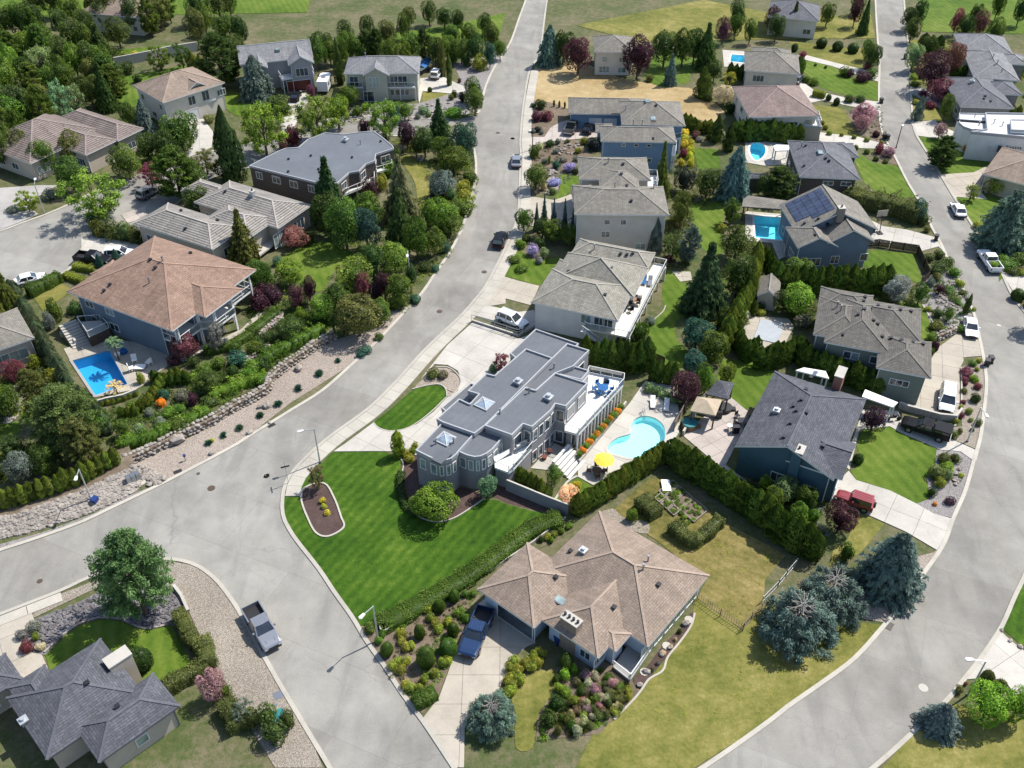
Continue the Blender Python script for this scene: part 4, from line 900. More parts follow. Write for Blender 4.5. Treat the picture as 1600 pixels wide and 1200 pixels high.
h.wing(Z(1,3,560,900,760,900,780,780,580,780),'hh',axis='v',pitch=21,win=False)
for x in(600,695):h.on_wall(Z1(2,3,x,90),5.2,1.0,.95,1)
h.on_wall(Z1(2,3,592,180),3.0,1.4,1.1,2);h.on_wall(Z1(2,3,797,245),.9,1.7,1.1,2)
q=h.loc(Z1(2,3,660,100));h.nowin.append((q.x,q.y,8.5));h.build(seed=11,storeys=2);h.deck(Z(1,3,838,812,898,815,905,880,845,880),4.6)
h.vents(Z(1,3,748,970,700,750,690,810,720,880),'vent');h.vents(Z(1,3,610,740,650,885,880,895),'pipe')
h=House('house','large house with a many-hipped light grey roof and long white deck above a green lawn','house',Z1(2,3,150,580),Z1(2,3,655,688),4.7,'white_stucco','pale_grey_shingles',pitch=24)
h.wing(Z(2,3,150,580,655,688,740,552,380,400),'hh',axis='u')
h.wing(Z(2,3,375,290,850,378,745,545,280,430),'hh',axis='v');h.wing(Z(2,3,445,217,893,287,838,372,400,270),'hh');h.wing(Z(2,3,255,432,350,330,420,460),'hh',z=4.3,win=False)
for k,x in enumerate((480,560,610)):h.on_wall(Z1(2,3,x,700+k*12),2.75,1.5,1.9,2)
h.nowin.append((*h.loc(Z1(2,3,300,640)),5));h.build(seed=12,storeys=1)
h.deck(Z(2,3,475,700,470,735,735,790,955,360,885,345,700,650),2.65,mat='cream_paint',skip=(5,))
h.vents(Z(2,3,375,400,723,300,685,295,758,292,592,540));h.vents(Z(2,3,632,395,528,265),'pipe')
st=MB();a,b=h.loc(Z1(2,3,460,740),2.6),h.loc(Z1(2,3,600,830),.2)
for k in range(14):
    t=k/13;q=a+(b-a)*t;st.box(q.x-.15,q.x+.15,q.y-.6,q.y+.6,2.6*(1-t)-.05,2.6*(1-t)+.02)
st.bar((a.x,a.y-.6,3.6),(b.x,b.y-.6,1.0),.08).bar((a.x,a.y+.6,3.6),(b.x,b.y+.6,1.0),.08);st.build('stair',MATS['white_trim'],h.root)
h=House('house','dark blue house with a slate roof, blue chimney and brick chimney, red car beside it','house',(1148,697),(1209,583),4.6,'dark_blue_siding','slate_shingles',pitch=24)
h.wing([(1148,697),(1209,583)]+Z(3,4,655,165,560,420),'gh',axis='u');h.wing(Z(3,4,210,470,520,645,600,430,300,400),'gh',axis='v',pitch=23)
h.wing(Z(3,4,470,140,655,168,600,290,500,280),'hh',z=4.5)
h.on_wall(Z1(3,4,400,670),1.0,2.8,1.3,3)
h.build(seed=13,storeys=1);h.chimney(Z1(3,4,262,465),1.5,1.1,1.0,'dark_blue_siding',zb=0,pots=1,z=5.6);h.chimney(Z1(3,4,500,45),2.2,1.0,1.0,'brick_red',pots=0)
h.vents(Z(3,4,330,42,302,113,274,172,245,237,210,312,170,395,306,250,405,450));h.vents(Z(3,4,125,245),'hood');h.vents(Z(3,4,228,210))
h=House('house','sage green house with a broad dark grey roof dotted with round vents','house',Z1(2,4,410,815),Z1(2,4,775,885),5.3,'sage_siding','dark_warm_shingles',pitch=22)
h.wing(Z(2,4,410,815,775,885,830,600,640,560),'hh',axis='v');h.wing(Z(2,4,345,770,385,595,700,600),'hh');h.wing(Z(2,4,388,532,640,530,700,590,370,610),'hh')
h.wing(Z(2,4,690,585,985,622,985,805,740,770),'gh',axis='u');h.wing(Z(2,4,720,970,985,1022,1050,820,775,790),'hh',z=5.0)
for x in(545,590,705):h.on_wall(Z1(2,4,x,890),3.0,1.1,1.2,1)
h.on_wall(Z1(3,4,850,85),2.5,2.4,1.0,3);h.build(seed=14,storeys=2)
h.vents(Z(2,4,730,603,798,616,864,627,928,637,757,787,808,796,870,808,938,820,1000,832));h.vents(Z(2,4,655,552,645,575,650,625,612,655,705,690,730,712,520,775));h.vents(Z(2,4,487,607,508,630),'pipe')
h=House('house','blue-grey gabled house with dark solar panels on its pale roof','house',Z1(2,4,240,232),Z1(2,4,622,216),4.9,'slate_blue_siding','mauve_shingles',pitch=27)
RSOL=h.wing([Z1(1,4,222,985),Z1(1,4,640,1010)]+Z(2,4,240,160,650,150),'gg',axis='v',roof='warm_grey_shingles').wings[-1]
h.wing(Z(2,4,380,150,622,222,400,60,600,60),'gh',axis='v',pitch=30,roof='warm_grey_shingles');h.wing(Z(2,4,238,232,480,248,300,130,420,130),'gh',axis='v',z=4.6,pitch=27,roof='warm_grey_shingles')
h.on_wall(Z1(2,4,435,300),.9,1.4,1.4,2,'window',None,'window_glass');h.on_wall(Z1(2,4,590,260),1.2,1.2,1.3,1)
h.build(seed=15,storeys=1);h.chimney(Z1(2,4,508,45),1.0,.9,.8,'weathered_wood',pots=1)
g=RSOL;u0,u1,v0,v1=g['r'];tp=math.tan(R(g['pitch']));hb=(u1-u0)/2
k=0
for i in range(5):
    for j in range(8):
        if j<2 and i<2 or j<1:continue
        a=u0+.7+i*(hb-1.2)/5;b=v0+.6+j*(v1-v0-1.2)/8;du=(hb-1.2)/5-.05;dv=(v1-v0-1.2)/8-.05
        Q=[(x,y,g['z']+(x-u0)*tp+.09) for x,y in((a,b),(a+du,b),(a+du,b+dv),(a,b+dv))]
        mb=MB();mb.face(Q);mb.face([(q[0],q[1],q[2]-.05) for q in reversed(Q)])
        for t in range(4):p_,q_=Q[t],Q[(t+1)%4];mb.face([(p_[0],p_[1],p_[2]-.05),(q_[0],q_[1],q_[2]-.05),q_,p_])
        mb.build('solar_panel',MATS['solar_glass'],h.root)
h.vents(Z(2,4,430,120,355,180,292,112,375,85),'vent')
h=House('house','dark brown house with a blue-grey roof beside the round pool','house',Z1(1,4,270,825),Z1(1,4,625,838),4.6,'brown_siding','blue_grey_shingles',pitch=23)
h.wing(Z(1,4,192,607,270,825,625,838,520,640),'hh',axis='v');h.wing(Z(1,4,385,620,578,625,600,665,420,700),'gh',z=4.3)
for x in(420,525):h.on_wall(Z1(1,4,x,845),3.0,1.8,.8,2)
h.build(seed=16,storeys=1);h.vents(Z(1,4,388,680),'sky');h.vents(Z(1,4,300,640,420,715,440,730,290,760));h.vents(Z(1,4,275,645),'pipe')
h=House('house','white house with a pinkish brown roof and a flat white terrace over its garage','house',(1172,183),Z1(1,4,320,462),4.8,'cream_stucco','mauve_shingles',pitch=23)
h.wing([(1170,182)]+Z(1,4,320,462,270,292,0,285),'hh',axis='v');h.wing(Z(1,4,130,330,310,410,260,290,130,290),'hh',z=4.7);h.wing([(1166,150)]+Z(1,4,60,400,0,285),'hh')
h.on_wall(Z1(1,4,195,480),2.6,1.8,.9,2);h.build(seed=17);P=block(h,Z(1,4,285,520,395,525,375,460,325,455),0,2.9,'tan_stucco','white_deck',parapet=.05)
h.deck(Z(1,4,290,512,390,518,372,462,325,457),2.95,posts=False,th=.1)
h=House('house','white house with a grey roof and covered verandah by the small far pool','house',(1163,110),Z1(1,4,240,212),4.8,'cream_stucco','warm_grey_shingles',pitch=23)
h.wing([(1163,110)]+Z(1,4,240,212,262,150,0,80),'hh',axis='u');h.wing(Z(1,4,0,120,190,130,215,80,100,62)+[(1174,76)],'hh')
for x in(80,140,195):h.on_wall(Z1(1,4,x,250),.3,1.8,2.0,2)
h.build(seed=18);h.deck(Z(1,4,50,252,225,262,225,235,50,230),1.0,glass=False)
h=House('house','modern pale grey flat-roofed house with stepped white roofs at the right edge','house',Z1(1,4,1285,565),Z1(1,4,1600,588),5.2,'white_stucco','white_roof_membrane')
P=block(h,Z(1,4,1285,560,1380,545,1370,448,1610,452,1850,470,1900,610,1600,590),0,5.2,'white_stucco','white_roof_membrane',parapet=.25)
P2=block(h,Z(1,4,1215,505,1240,527,1292,545,1384,543,1372,452,1215,448),0,4.6,'white_stucco','white_roof_membrane',parapet=.15)
P3=block(h,Z(1,4,1525,545,1700,552,1690,488,1520,485),5.3,5.9,'white_stucco','white_roof_membrane',parapet=.12)
h.wings=[dict(r=[0,1,0,1],z=5,wr=(0,1,0,1),ends='hh',pitch=5,axis='u')]
for p in Z(1,4,1305,470,1330,520,1470,520,1420,505):flat_thing(h,p,5.2,'pipe')
mb=MB();q=h.loc(Z1(1,4,1300,497),4.6);mb.box(q.x-3,q.x+3,q.y-.15,q.y+.15,4.6,4.9).build('roof_beam',MATS['dark_metal'],h.root)
a=h.loc(Z1(1,4,1285,565),5.2);b=h.loc(Z1(1,4,1600,590),5.2);d=(b-a).normalized();nz=math.atan2(-d.x,d.y)
for(px,z,w_,hh) in((1385,2.6,.35,.35),(1390,2.0,.35,.35),(1440,2.0,.8,1.5),(1465,.3,1.3,2.1)):
    q=h.loc(Z1(1,4,px,640),2.6);t=(q-a).dot(d);q=a+d*t;h.put(q.x+math.cos(nz)*.02,q.y+math.sin(nz)*.02,nz,z,w_,hh,1)
sg=MB();q=h.loc(Z1(1,4,1490,640),3.0);t0=(q-a).dot(d)
for k in range(6):
    p=a+d*(t0+k*.42+.2*(k>0));hgt=(.42,.3,.3,.34,.3,.3)[k];n2=Vector((math.cos(nz),math.sin(nz)))
    sg.bar((p.x+n2.x*.03,p.y+n2.y*.03,3.0),(p.x+n2.x*.03,p.y+n2.y*.03,3.0+hgt),.07)
    for zz in((0,.5,1),(.5,),(0,1),(0,.5),(.5,1),(0,.5,1))[k]:sg.bar((p.x+n2.x*.03,p.y+n2.y*.03,3.0+hgt*zz),(p.x+n2.x*.03+d.x*.2,p.y+n2.y*.03+d.y*.2,3.0+hgt*zz),.06)
sg.build('wall_lettering',MATS['dark_metal'],h.root)
h=House('house','grey hip-roofed house behind a cedar hedge, nearest of the grey roofs top right','house',Z1(1,4,1215,400),Z1(1,4,1540,412),3.6,'grey_stucco','blue_grey_shingles',pitch=22)
h.wing(Z(1,4,1170,240,1220,405,1540,412,1400,240),'hh',axis='v');h.wing(Z(1,4,1400,330,1590,335,1500,260,1420,260),'hh');h.build(seed=19);h.vents(Z(1,4,1290,262),'hood');h.vents(Z(1,4,1370,345,1400,375,1360,360))
h=House('house','grey hip-roofed house, the middle one of the row top right','house',Z1(1,4,1295,225),Z1(1,4,1560,245),3.6,'grey_stucco','light_grey_shingles',pitch=22)
h.wing(Z(1,4,1295,180,1300,232,1570,240,1440,85),'hh',axis='v');h.wing(Z(1,4,1258,100,1270,145,1440,140,1420,80),'hh');h.wing(Z(1,4,1480,130,1620,160,1600,110,1500,95),'hh');h.build(seed=20);h.vents(Z(1,4,1415,115,1465,200,1440,150),'pipe')
h=House('house','grey-roofed house cut by the top right corner, farthest of its row','house',Z1(1,4,1240,70),Z1(1,4,1530,90),3.6,'grey_stucco','light_grey_shingles',pitch=22)
h.wing(Z(1,4,1200,20,1240,75,1530,92,1480,-10),'hh',axis='v');h.build(seed=21)
h=House('house','beige-roofed house cut off by the right edge below the modern flat one','house',Z1(2,4,1370,-230),Z1(2,4,1600,-170),3.4,'tan_stucco','brown_shingles',pitch=22)
h.wing([(1545,258),(1548,275),(1660,300),(1680,258)],'hh');h.build(seed=22)
h=House('house','brown house with a grey-brown shingle roof cut off by the left edge','house',Z1(2,1,0,862),Z1(2,1,205,792),3.8,'tan_stucco','warm_grey_shingles',pitch=24,frame='cream_paint')
h.wing(Z(2,1,-250,945,205,792,92,620,-350,760),'hh')
h.on_wall(Z1(2,1,120,910),.9,2.4,1.7,2);h.on_wall(Z1(2,1,15,935),.9,2.2,1.7,2);h.build(seed=23)
for(px,py,lab,rf) in((140,20,'brown-roofed house among the trees above the far left corner','brown_shingles'),(1200,25,'grey-roofed house beyond the far lawns at the top','blue_grey_shingles')):
    h=House('house',lab,'house',(px,py),(px+70,py+6),4.4,'cream_stucco',rf,pitch=24);h.wing([(px,py),(px+80,py+8),(px+20,py-22)],'hh');h.build(seed=px)
# ------------------------------------------------------------------ the flat-roofed grey house in the middle
h=House('flat_roofed_house','modern grey flat-roofed house with stepped roofs, curved corners and a white terrace','house',(650,704),(822,546.7),5.6,'grey_stucco','roof_membrane')
def Q2(*xy):return[(620+xy[i]/4.284,500+xy[i+1]/4.284) for i in range(0,len(xy),2)]
B=lambda pts,z,z0=0,pp=.2:block(h,pts,z0,z,'grey_stucco','roof_membrane',parapet=pp)
P1=B(Q2(760,228,930,68,1215,165,1190,190,1040,262,870,220,800,262),4.7)
P5=B(Q2(865,200,1040,262,590,712,520,765,310,690,270,668,418,536,490,570,552,502,478,480,600,366,655,380),5.6)
P2_=B(Q2(1140,165,1285,210,1180,315,1060,362,930,478,860,458,1040,262),5.2)
P3_=B(Q2(1180,315,1285,345,1235,405,1060,362),4.8)
P4_=B(Q2(1060,362,1275,430,1130,582,1060,565,1030,610,985,650,945,685,905,720,845,700,770,775,592,712,860,458,930,478),6.0)
P6_=B(Q2(310,690,520,765,413,885,398,905,365,932,320,947,275,945,215,920,130,878),5.3)
P7_=B(Q2(520,765,590,712,708,790,675,830,640,870,600,900,560,918,520,922,470,910,413,885),5.1)
P8_=B(Q2(302,595,495,430,600,470,550,502,490,570,420,620,360,640),4.5)
h.wings=[dict(r=[0,1,0,1],z=5,wr=(0,1,0,1),ends='hh',pitch=5,axis='u')]
for(px,py,z) in Q2(590,575)and[(*Q2(587,565)[0],5.55),(*Q2(325,800)[0],5.25)]:flat_thing(h,(px,py),z,'pyramid')
flat_thing(h,Q2(1015,530)[0],6.0,'hood');flat_thing(h,Q2(812,425)[0],5.6,'hood')
for p,z in zip(Q2(885,488,1052,322,262,828,380,822,690,628),(6,5.2,5.3,5.3,6)):flat_thing(h,p,z,'pipe')
mb=MB();q=h.loc(Q2(300,925)[0],5.3);mb.box(q.x-1.0,q.x+1.0,q.y-.7,q.y+.7,5.3,5.6).build('roof_box',MATS['roof_membrane'],h.root)
def face_windows(h,P,zs,w=1.1,hh=1.9,minL=1.2,glass='window_glass',step=2.2,only=None,frame=None,dv=1):
    for i in range(len(P)):
        a,b=Vector(P[i]),Vector(P[(i+1)%len(P)]);L=(b-a).length;d=(b-a)/max(L,1e-6);nz=math.atan2(-d.x,d.y)
        m=(a+b)/2;wp=h.world(m.x,m.y,3);wn=h.ang+nz
        if math.cos(wn)*-wp.x+math.sin(wn)*-wp.y<=0 or L<minL:continue
        if only and not only(wp):continue
        pp=m+Vector((math.cos(nz),math.sin(nz)))*.6
        if any(inside(pp,O) for O in(P1,P2_,P3_,P4_,P5,P6_,P7_) if O is not P):continue
        k=max(1,int(L/step))
        for j in range(k):
            q=a+d*L*(j+.5)/k
            for z in zs:h.put(q.x+math.cos(nz)*.01,q.y+math.sin(nz)*.01,nz,z,min(w,L/k-.25),hh,dv,'window',frame,glass)
face_windows(h,P6_,(3.0,),.85,1.6,.6,'pale_window_glass');face_windows(h,P7_,(3.0,),.95,1.6,.6,'pale_window_glass');face_windows(h,P4_,(3.5,.2),1.7,1.8,1.0,'window_glass',2.4)
face_windows(h,P2_,(3.0,),1.6,1.4);face_windows(h,P3_,(3.0,),1.6,1.4);face_windows(h,P7_,(.9,),.8,1.0,2.0)
def Q3(*xy):return[(820+xy[i]/5,540+xy[i+1]/5) for i in range(0,len(xy),2)]
TP=Q3(310,660,322,480,470,300,500,205,775,262,770,305,420,692)
h.deck(TP,2.95,posts=False,skip=(),mat='white_deck',th=.35)
TL=[tuple(h.loc(p,2.95)) for p in TP]
a,b=Vector(TL[5]),Vector(TL[6]);d=(b-a).normalized();nin=Vector((d.y,-d.x))
cen=sum((Vector(p) for p in TL),Vector((0,0)))/7
if(cen-a).dot(nin)<0:nin=-nin
wl=MB();inner=[a+nin*1.0,b+nin*1.0];P_in=[inner[0],inner[1],Vector(TL[0])+nin*.2,Vector(TL[3])+d*2,]
wl.prism([(p.x,p.y) for p in(inner[0],inner[1],Vector(TL[0])-d*.4,Vector(TL[3])+d*1.5)],0,2.6);wl.build('wall',MATS['grey_stucco'],h.root)
L=(b-a).length;n=13
for i in range(n+1):
    q=a+d*(.15+(L-.3)*i/n)+nin*.2;MB().box(q.x-.1,q.x+.1,q.y-.1,q.y+.1,0,2.6).build('column',MATS['white_trim'],h.root)
nz=math.atan2(-nin.y,-nin.x)
for i in range(n):
    q=a+d*(.15+(L-.3)*(i+.5)/n)+nin*.985;h.put(q.x,q.y,nz,.2,1.15,2.1,1,'window',None,'window_glass')
h.deck(Q2(655,985,650,960,760,900,850,850,905,830,905,860,780,1000,750,1020),2.9,mat='white_deck',posts=False,base=True)
bl=[tuple(h.loc(p,2.9)) for p in Q2(660,980,660,962,760,905,850,855,900,840,900,858,785,985,750,1010)]
MB().prism(bl,0,2.58).build('wall',MATS['grey_stucco'],h.root)
stp=MB()
for k in range(6):
    c=h.loc(Z1(3,3,330+k*18,520+k*14),0);stp.box(c.x-1.8,c.x+1.8,c.y-.18,c.y+.18,0,.95-k*.15)
stp.build('steps',MATS['white_deck'],h.root)
# ------------------------------------------------------------------ plants
rs=np.random.RandomState(11)
def leaf_mesh(name,C,Nr,size,shade,aspect=1.0,jit=.6,core=None,along=None):
    n=len(C);C=np.asarray(C,float);Nr=np.asarray(Nr,float);size=np.broadcast_to(np.asarray(size,float),(n,))
    N=Nr+rs.normal(0,jit,(n,3));N/=np.linalg.norm(N,axis=1)[:,None]+1e-9
    A=rs.normal(0,1,(n,3)) if along is None else np.asarray(along,float)+rs.normal(0,.15,(n,3))
    U=np.cross(N,A) if along is None else A-(A*N).sum(1)[:,None]*N
    U/=np.linalg.norm(U,axis=1)[:,None]+1e-9;V=np.cross(N,U);U=U*(size*aspect)[:,None];V=V*size[:,None]
    k=rs.uniform(.6,1,(n,1))
    P=np.stack([C-U*.5,C+V*.42*k,C+U*.55,C-V*.42*k],1).reshape(-1,3)
    me=bpy.data.meshes.new(name);nv=len(P);verts=P;faces_idx=np.arange(nv,dtype=np.int32)
    starts=np.arange(0,nv,4,dtype=np.int32);tot=np.full(n,4,np.int32);sh=np.repeat(np.asarray(shade,float),4)
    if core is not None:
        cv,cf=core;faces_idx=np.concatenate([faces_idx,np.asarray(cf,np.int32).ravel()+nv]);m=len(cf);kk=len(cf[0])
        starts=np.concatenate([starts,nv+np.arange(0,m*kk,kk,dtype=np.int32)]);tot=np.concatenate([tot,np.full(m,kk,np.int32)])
        verts=np.concatenate([P,cv]);sh=np.concatenate([sh,np.full(len(cv),.2)])  # core coloured darker than the leaves: inner crown shade put into the colour
    me.vertices.add(len(verts));me.vertices.foreach_set('co',np.ascontiguousarray(verts,np.float32).ravel())
    me.loops.add(len(faces_idx));me.loops.foreach_set('vertex_index',faces_idx)
    me.polygons.add(len(starts));me.polygons.foreach_set('loop_start',starts);me.polygons.foreach_set('loop_total',tot)
    at=me.attributes.new('shade','FLOAT','POINT');at.data.foreach_set('value',np.clip(sh,0,1).astype(np.float32))
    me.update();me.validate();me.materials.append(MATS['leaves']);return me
def sph(n):
    v=rs.normal(0,1,(n,3));return v/np.linalg.norm(v,axis=1)[:,None]
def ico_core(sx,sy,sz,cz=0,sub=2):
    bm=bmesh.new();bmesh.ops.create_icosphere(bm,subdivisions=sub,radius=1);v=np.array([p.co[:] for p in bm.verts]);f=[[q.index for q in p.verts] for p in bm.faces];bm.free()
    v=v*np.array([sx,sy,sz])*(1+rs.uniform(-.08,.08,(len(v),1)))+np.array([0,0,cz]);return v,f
def m_round(name,blobs=30,per=430,br=(.22,.42),leaf=.062,flat=1.0,core=.5,spread=.66):
    D=sph(blobs);Rr=spread*rs.uniform(.55,1,blobs)**.5;B=D*Rr[:,None];B[:,2]*=flat;r=rs.uniform(*br,blobs);bs=rs.uniform(.22,.8,blobs)
    C,Nn,S=[],[],[]
    for i in range(blobs):
        d=sph(per);p=B[i]+d*(r[i]*rs.uniform(.8,1.06,(per,1)));ok=np.ones(per,bool)
        for j in range(blobs):
            if j!=i:ok&=np.linalg.norm(p-B[j],axis=1)>r[j]*.78
        ok&=(d[:,2]>-.75);C.append(p[ok]);Nn.append(d[ok]+np.array([0,0,.25]));S.append(bs[i]+rs.normal(0,.15,ok.sum()))
    C=np.concatenate(C);Nn=np.concatenate(Nn);S=np.concatenate(S)
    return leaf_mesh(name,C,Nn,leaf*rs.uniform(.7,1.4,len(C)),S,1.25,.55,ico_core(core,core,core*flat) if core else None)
def m_airy(name):
    C,Nn,S=[],[],[]
    for i in range(70):
        c=sph(1)[0]*rs.uniform(.35,.95)**.7;c[2]*=.95;d=sph(110);p=c+d*rs.uniform(.02,.2,(110,1))*np.array([1,1,.8]);C.append(p);Nn.append(d+np.array([0,0,.4]));S.append(np.full(110,rs.uniform(.2,.85))+rs.normal(0,.12,110))
    C=np.concatenate(C);return leaf_mesh(name,C,np.concatenate(Nn),.055*rs.uniform(.7,1.4,len(C)),np.concatenate(S),1.3,.7,None)
def m_spruce(name,tiers=22,droop=.05,dens=1.25,leaf=.06,power=.85,tip=.35):
    C,Nn,S,A=[],[],[],[];p1,p2=rs.uniform(0,6,2);lobe=lambda a:1+.10*math.sin(2*a+p1)+.08*math.sin(5*a+p2)
    for k in range(tiers):
        z=.03+.95*(k/(tiers-1));Rm=max(.03,(1-z)**power)*rs.uniform(.88,1.1);nb=max(4,int((5+14*Rm)*dens));a0=rs.uniform(0,6.28)
        for b in range(nb):
            a=a0+6.28318*b/nb+rs.uniform(-.15,.15);Lr=Rm*rs.uniform(.62,1.1)*lobe(a);ns=max(4,int(17*Lr+3));ts=np.linspace(.2,1,ns);bs=rs.uniform(.2,.62)
            for t in ts:
                wdt=.10*(1.15-t)+.02
                for sgn in(-1,0,1):
                    rr=Lr*t;ca,sa=math.cos(a),math.sin(a);ox=-sa*sgn*wdt;oy=ca*sgn*wdt
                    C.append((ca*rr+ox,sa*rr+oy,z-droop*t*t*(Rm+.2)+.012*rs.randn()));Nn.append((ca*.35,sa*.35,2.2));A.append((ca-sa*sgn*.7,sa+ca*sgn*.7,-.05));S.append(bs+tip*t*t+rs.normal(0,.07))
    C=np.array(C);n=len(C)
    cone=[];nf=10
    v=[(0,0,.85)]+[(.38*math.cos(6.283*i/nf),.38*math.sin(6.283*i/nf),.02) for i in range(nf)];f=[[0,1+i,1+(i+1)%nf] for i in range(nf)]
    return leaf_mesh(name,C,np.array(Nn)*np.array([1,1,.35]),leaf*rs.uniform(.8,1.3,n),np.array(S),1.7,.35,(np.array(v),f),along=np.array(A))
def m_column(name,n=3000,prof=lambda t:(math.sin(math.pi*min(1,t*.62+.2))**.8)*(1-t**5*.7),leaf=.15,tips=7):
    C,Nn,S,A=[],[],[],[]
    lobes=[(rs.uniform(0,6.28),rs.uniform(.0,.85),rs.uniform(.1,.85)) for _ in range(44)]
    for i in range(n):
        t=rs.uniform(0.0,1)**.9;a=rs.uniform(0,6.283);lb=0;sh=.45
        for(la,lt,ls) in lobes:
            da=math.cos(a-la);q=math.exp(-((t-lt)/.09)**2)*max(0,da)**4
            if q>lb:lb=q;sh=ls
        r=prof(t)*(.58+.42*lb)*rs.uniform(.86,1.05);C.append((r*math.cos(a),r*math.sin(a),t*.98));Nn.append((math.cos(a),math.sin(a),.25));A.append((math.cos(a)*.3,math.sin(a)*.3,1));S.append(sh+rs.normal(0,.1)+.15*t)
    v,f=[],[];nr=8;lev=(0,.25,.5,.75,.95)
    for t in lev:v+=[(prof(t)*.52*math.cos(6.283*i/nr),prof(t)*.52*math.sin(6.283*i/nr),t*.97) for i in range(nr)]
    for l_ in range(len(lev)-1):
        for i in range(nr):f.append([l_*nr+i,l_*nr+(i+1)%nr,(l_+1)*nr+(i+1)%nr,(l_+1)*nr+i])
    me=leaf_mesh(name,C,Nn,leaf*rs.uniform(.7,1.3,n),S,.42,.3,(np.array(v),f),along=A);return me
LIB={}
LIB['round']=[m_round('crown') for _ in range(4)]
LIB['airy']=[m_airy('crown') for _ in range(3)]
def m_pine(name):
    C,Nn,S=[],[],[]
    for k in range(190):
        z=rs.uniform(-.9,.95);R_0=(1-max(0,z)**1.6)**.8*(1-max(0,-z)**2.2*.45);a=rs.uniform(0,6.283);L=R_0*rs.uniform(.55,1.0);sh=rs.uniform(.15,.8)
        for t in(.55,.8,1.0):
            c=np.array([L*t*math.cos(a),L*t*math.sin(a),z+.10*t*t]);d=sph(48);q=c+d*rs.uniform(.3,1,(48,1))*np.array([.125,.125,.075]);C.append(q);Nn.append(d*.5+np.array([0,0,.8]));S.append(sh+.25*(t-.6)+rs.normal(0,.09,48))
    C=np.concatenate(C);return leaf_mesh(name,C,np.concatenate(Nn),.036*rs.uniform(.7,1.4,len(C)),np.concatenate(S),2.0,.6,None)
LIB['pine']=[m_pine('crown') for _ in range(3)]
def m_dome(name):
    C,Nn,S,A=[],[],[],[]
    for k in range(150):
        e=math.asin(rs.uniform(-.05,.93));a=rs.uniform(0,6.283);rr=rs.uniform(.74,.98)*(1+.08*math.sin(3*a+1));sh=rs.uniform(.08,.8);r=rs.uniform(.12,.2)
        c=np.array([math.cos(a)*math.cos(e),math.sin(a)*math.cos(e),math.sin(e)*.9+.02])*rr;d=sph(95);d[:,2]=np.abs(d[:,2])*.9-.15;t=rs.uniform(.35,1,(95,1))
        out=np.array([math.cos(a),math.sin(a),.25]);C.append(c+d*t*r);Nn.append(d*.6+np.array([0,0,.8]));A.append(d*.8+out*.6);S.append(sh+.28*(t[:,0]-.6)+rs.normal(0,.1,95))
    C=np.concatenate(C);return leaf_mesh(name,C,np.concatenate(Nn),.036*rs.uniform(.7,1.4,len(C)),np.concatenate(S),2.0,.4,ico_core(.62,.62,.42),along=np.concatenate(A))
LIB['dome']=[m_dome('crown') for _ in range(2)]
LIB['spruce']=[m_spruce('crown',t) for t in(20,23,26)]
LIB['bluespruce']=[m_spruce('crown',19,.09,1.6,.066,.5,.5) for _ in range(2)]
LIB['fir']=[m_spruce('crown',30,.03,1.1,.06,.95,.35) for _ in range(2)]
LIB['cedar']=[m_column('crown') for _ in range(4)]
LIB['cypress']=[m_column('crown',5200,lambda t:max(.04,(1-t)**.62)*(.75+.25*min(1,t*8)),.10) for _ in range(2)]
LIB['shrub']=[m_round('foliage',14,240,(.32,.52),.10,.8,.6,.52) for _ in range(5)]
LIB['ball']=[m_round('foliage',30,240,(.30,.36),.065,.95,.78,.62) for _ in range(2)]
LIB['tuft']=[]
for _ in range(2):
    a=rs.uniform(0,6.28,160);el=rs.uniform(.3,1.4,160);d=np.stack([np.cos(a)*np.cos(el),np.sin(a)*np.cos(el),np.sin(el)],1)
    LIB['tuft'].append(leaf_mesh('foliage',d*.5,np.cross(d,sph(160)),.22,rs.uniform(.2,.8,160),4.2,.05,None,along=d))
def m_palm():
    C,Nn,A,S=[],[],[],[]
    for k in range(26):
        a=6.283*k/26+rs.uniform(-.1,.1);e=rs.uniform(-.2,1.1)
        for t in np.linspace(.12,1,9):
            r=math.cos(e)*t;z=math.sin(e)*t-.5*t*t
            for sg in(-1,1):C.append((r*math.cos(a)-sg*.05*math.sin(a),r*math.sin(a)+sg*.05*math.cos(a),z));Nn.append((0,0,1));A.append((math.cos(a)-sg*.8*math.sin(a),math.sin(a)+sg*.8*math.cos(a),-.4));S.append(rs.uniform(.2,.8))
    return leaf_mesh('crown',C,Nn,.13,S,2.2,.3,None,along=A)
LIB['palm']=[m_palm()]
def m_trunk(limbs):
    mb=MB();n=8
    def tube(a,b,ra,rb):
        a,b=Vector(a),Vector(b);q=(b-a).to_track_quat('Z','Y').to_matrix().to_4x4();mb.cyl((0,0),ra,0,(b-a).length,n,0,rb,Matrix.Translation(a)@q,False)
    tube((0,0,0),(.01,.01,.55),.075,.055);tube((.01,.01,.55),(0,.02,1.02),.055,.02)
    for i in range(limbs):
        a=6.283*i/limbs+.4;z=.5+.08*(i%3);tube((0,0,z),(.42*math.cos(a),.42*math.sin(a),z+.34),.032,.01)
    return mb.mesh('trunk',MATS['bark'])
TR={5:m_trunk(5),0:m_trunk(0)}
mb=MB()
for i in range(34):
    a=i*2.4;e=.15+.02*(i%9);L=.55+.4*((i*7)%10)/10;z=.25+.02*i
    mb.bar((0,0,z),(L*math.cos(a)*math.cos(e),L*math.sin(a)*math.cos(e),z+L*math.sin(e)*.3),.022)
    p=(.6*L*math.cos(a),.6*L*math.sin(a),z+L*.08);mb.bar(p,(p[0]+.25*math.cos(a+.7),p[1]+.25*math.sin(a+.7),p[2]+.03),.014)
BARE=mb.mesh('bare_branches',MATS['grey_bark'])
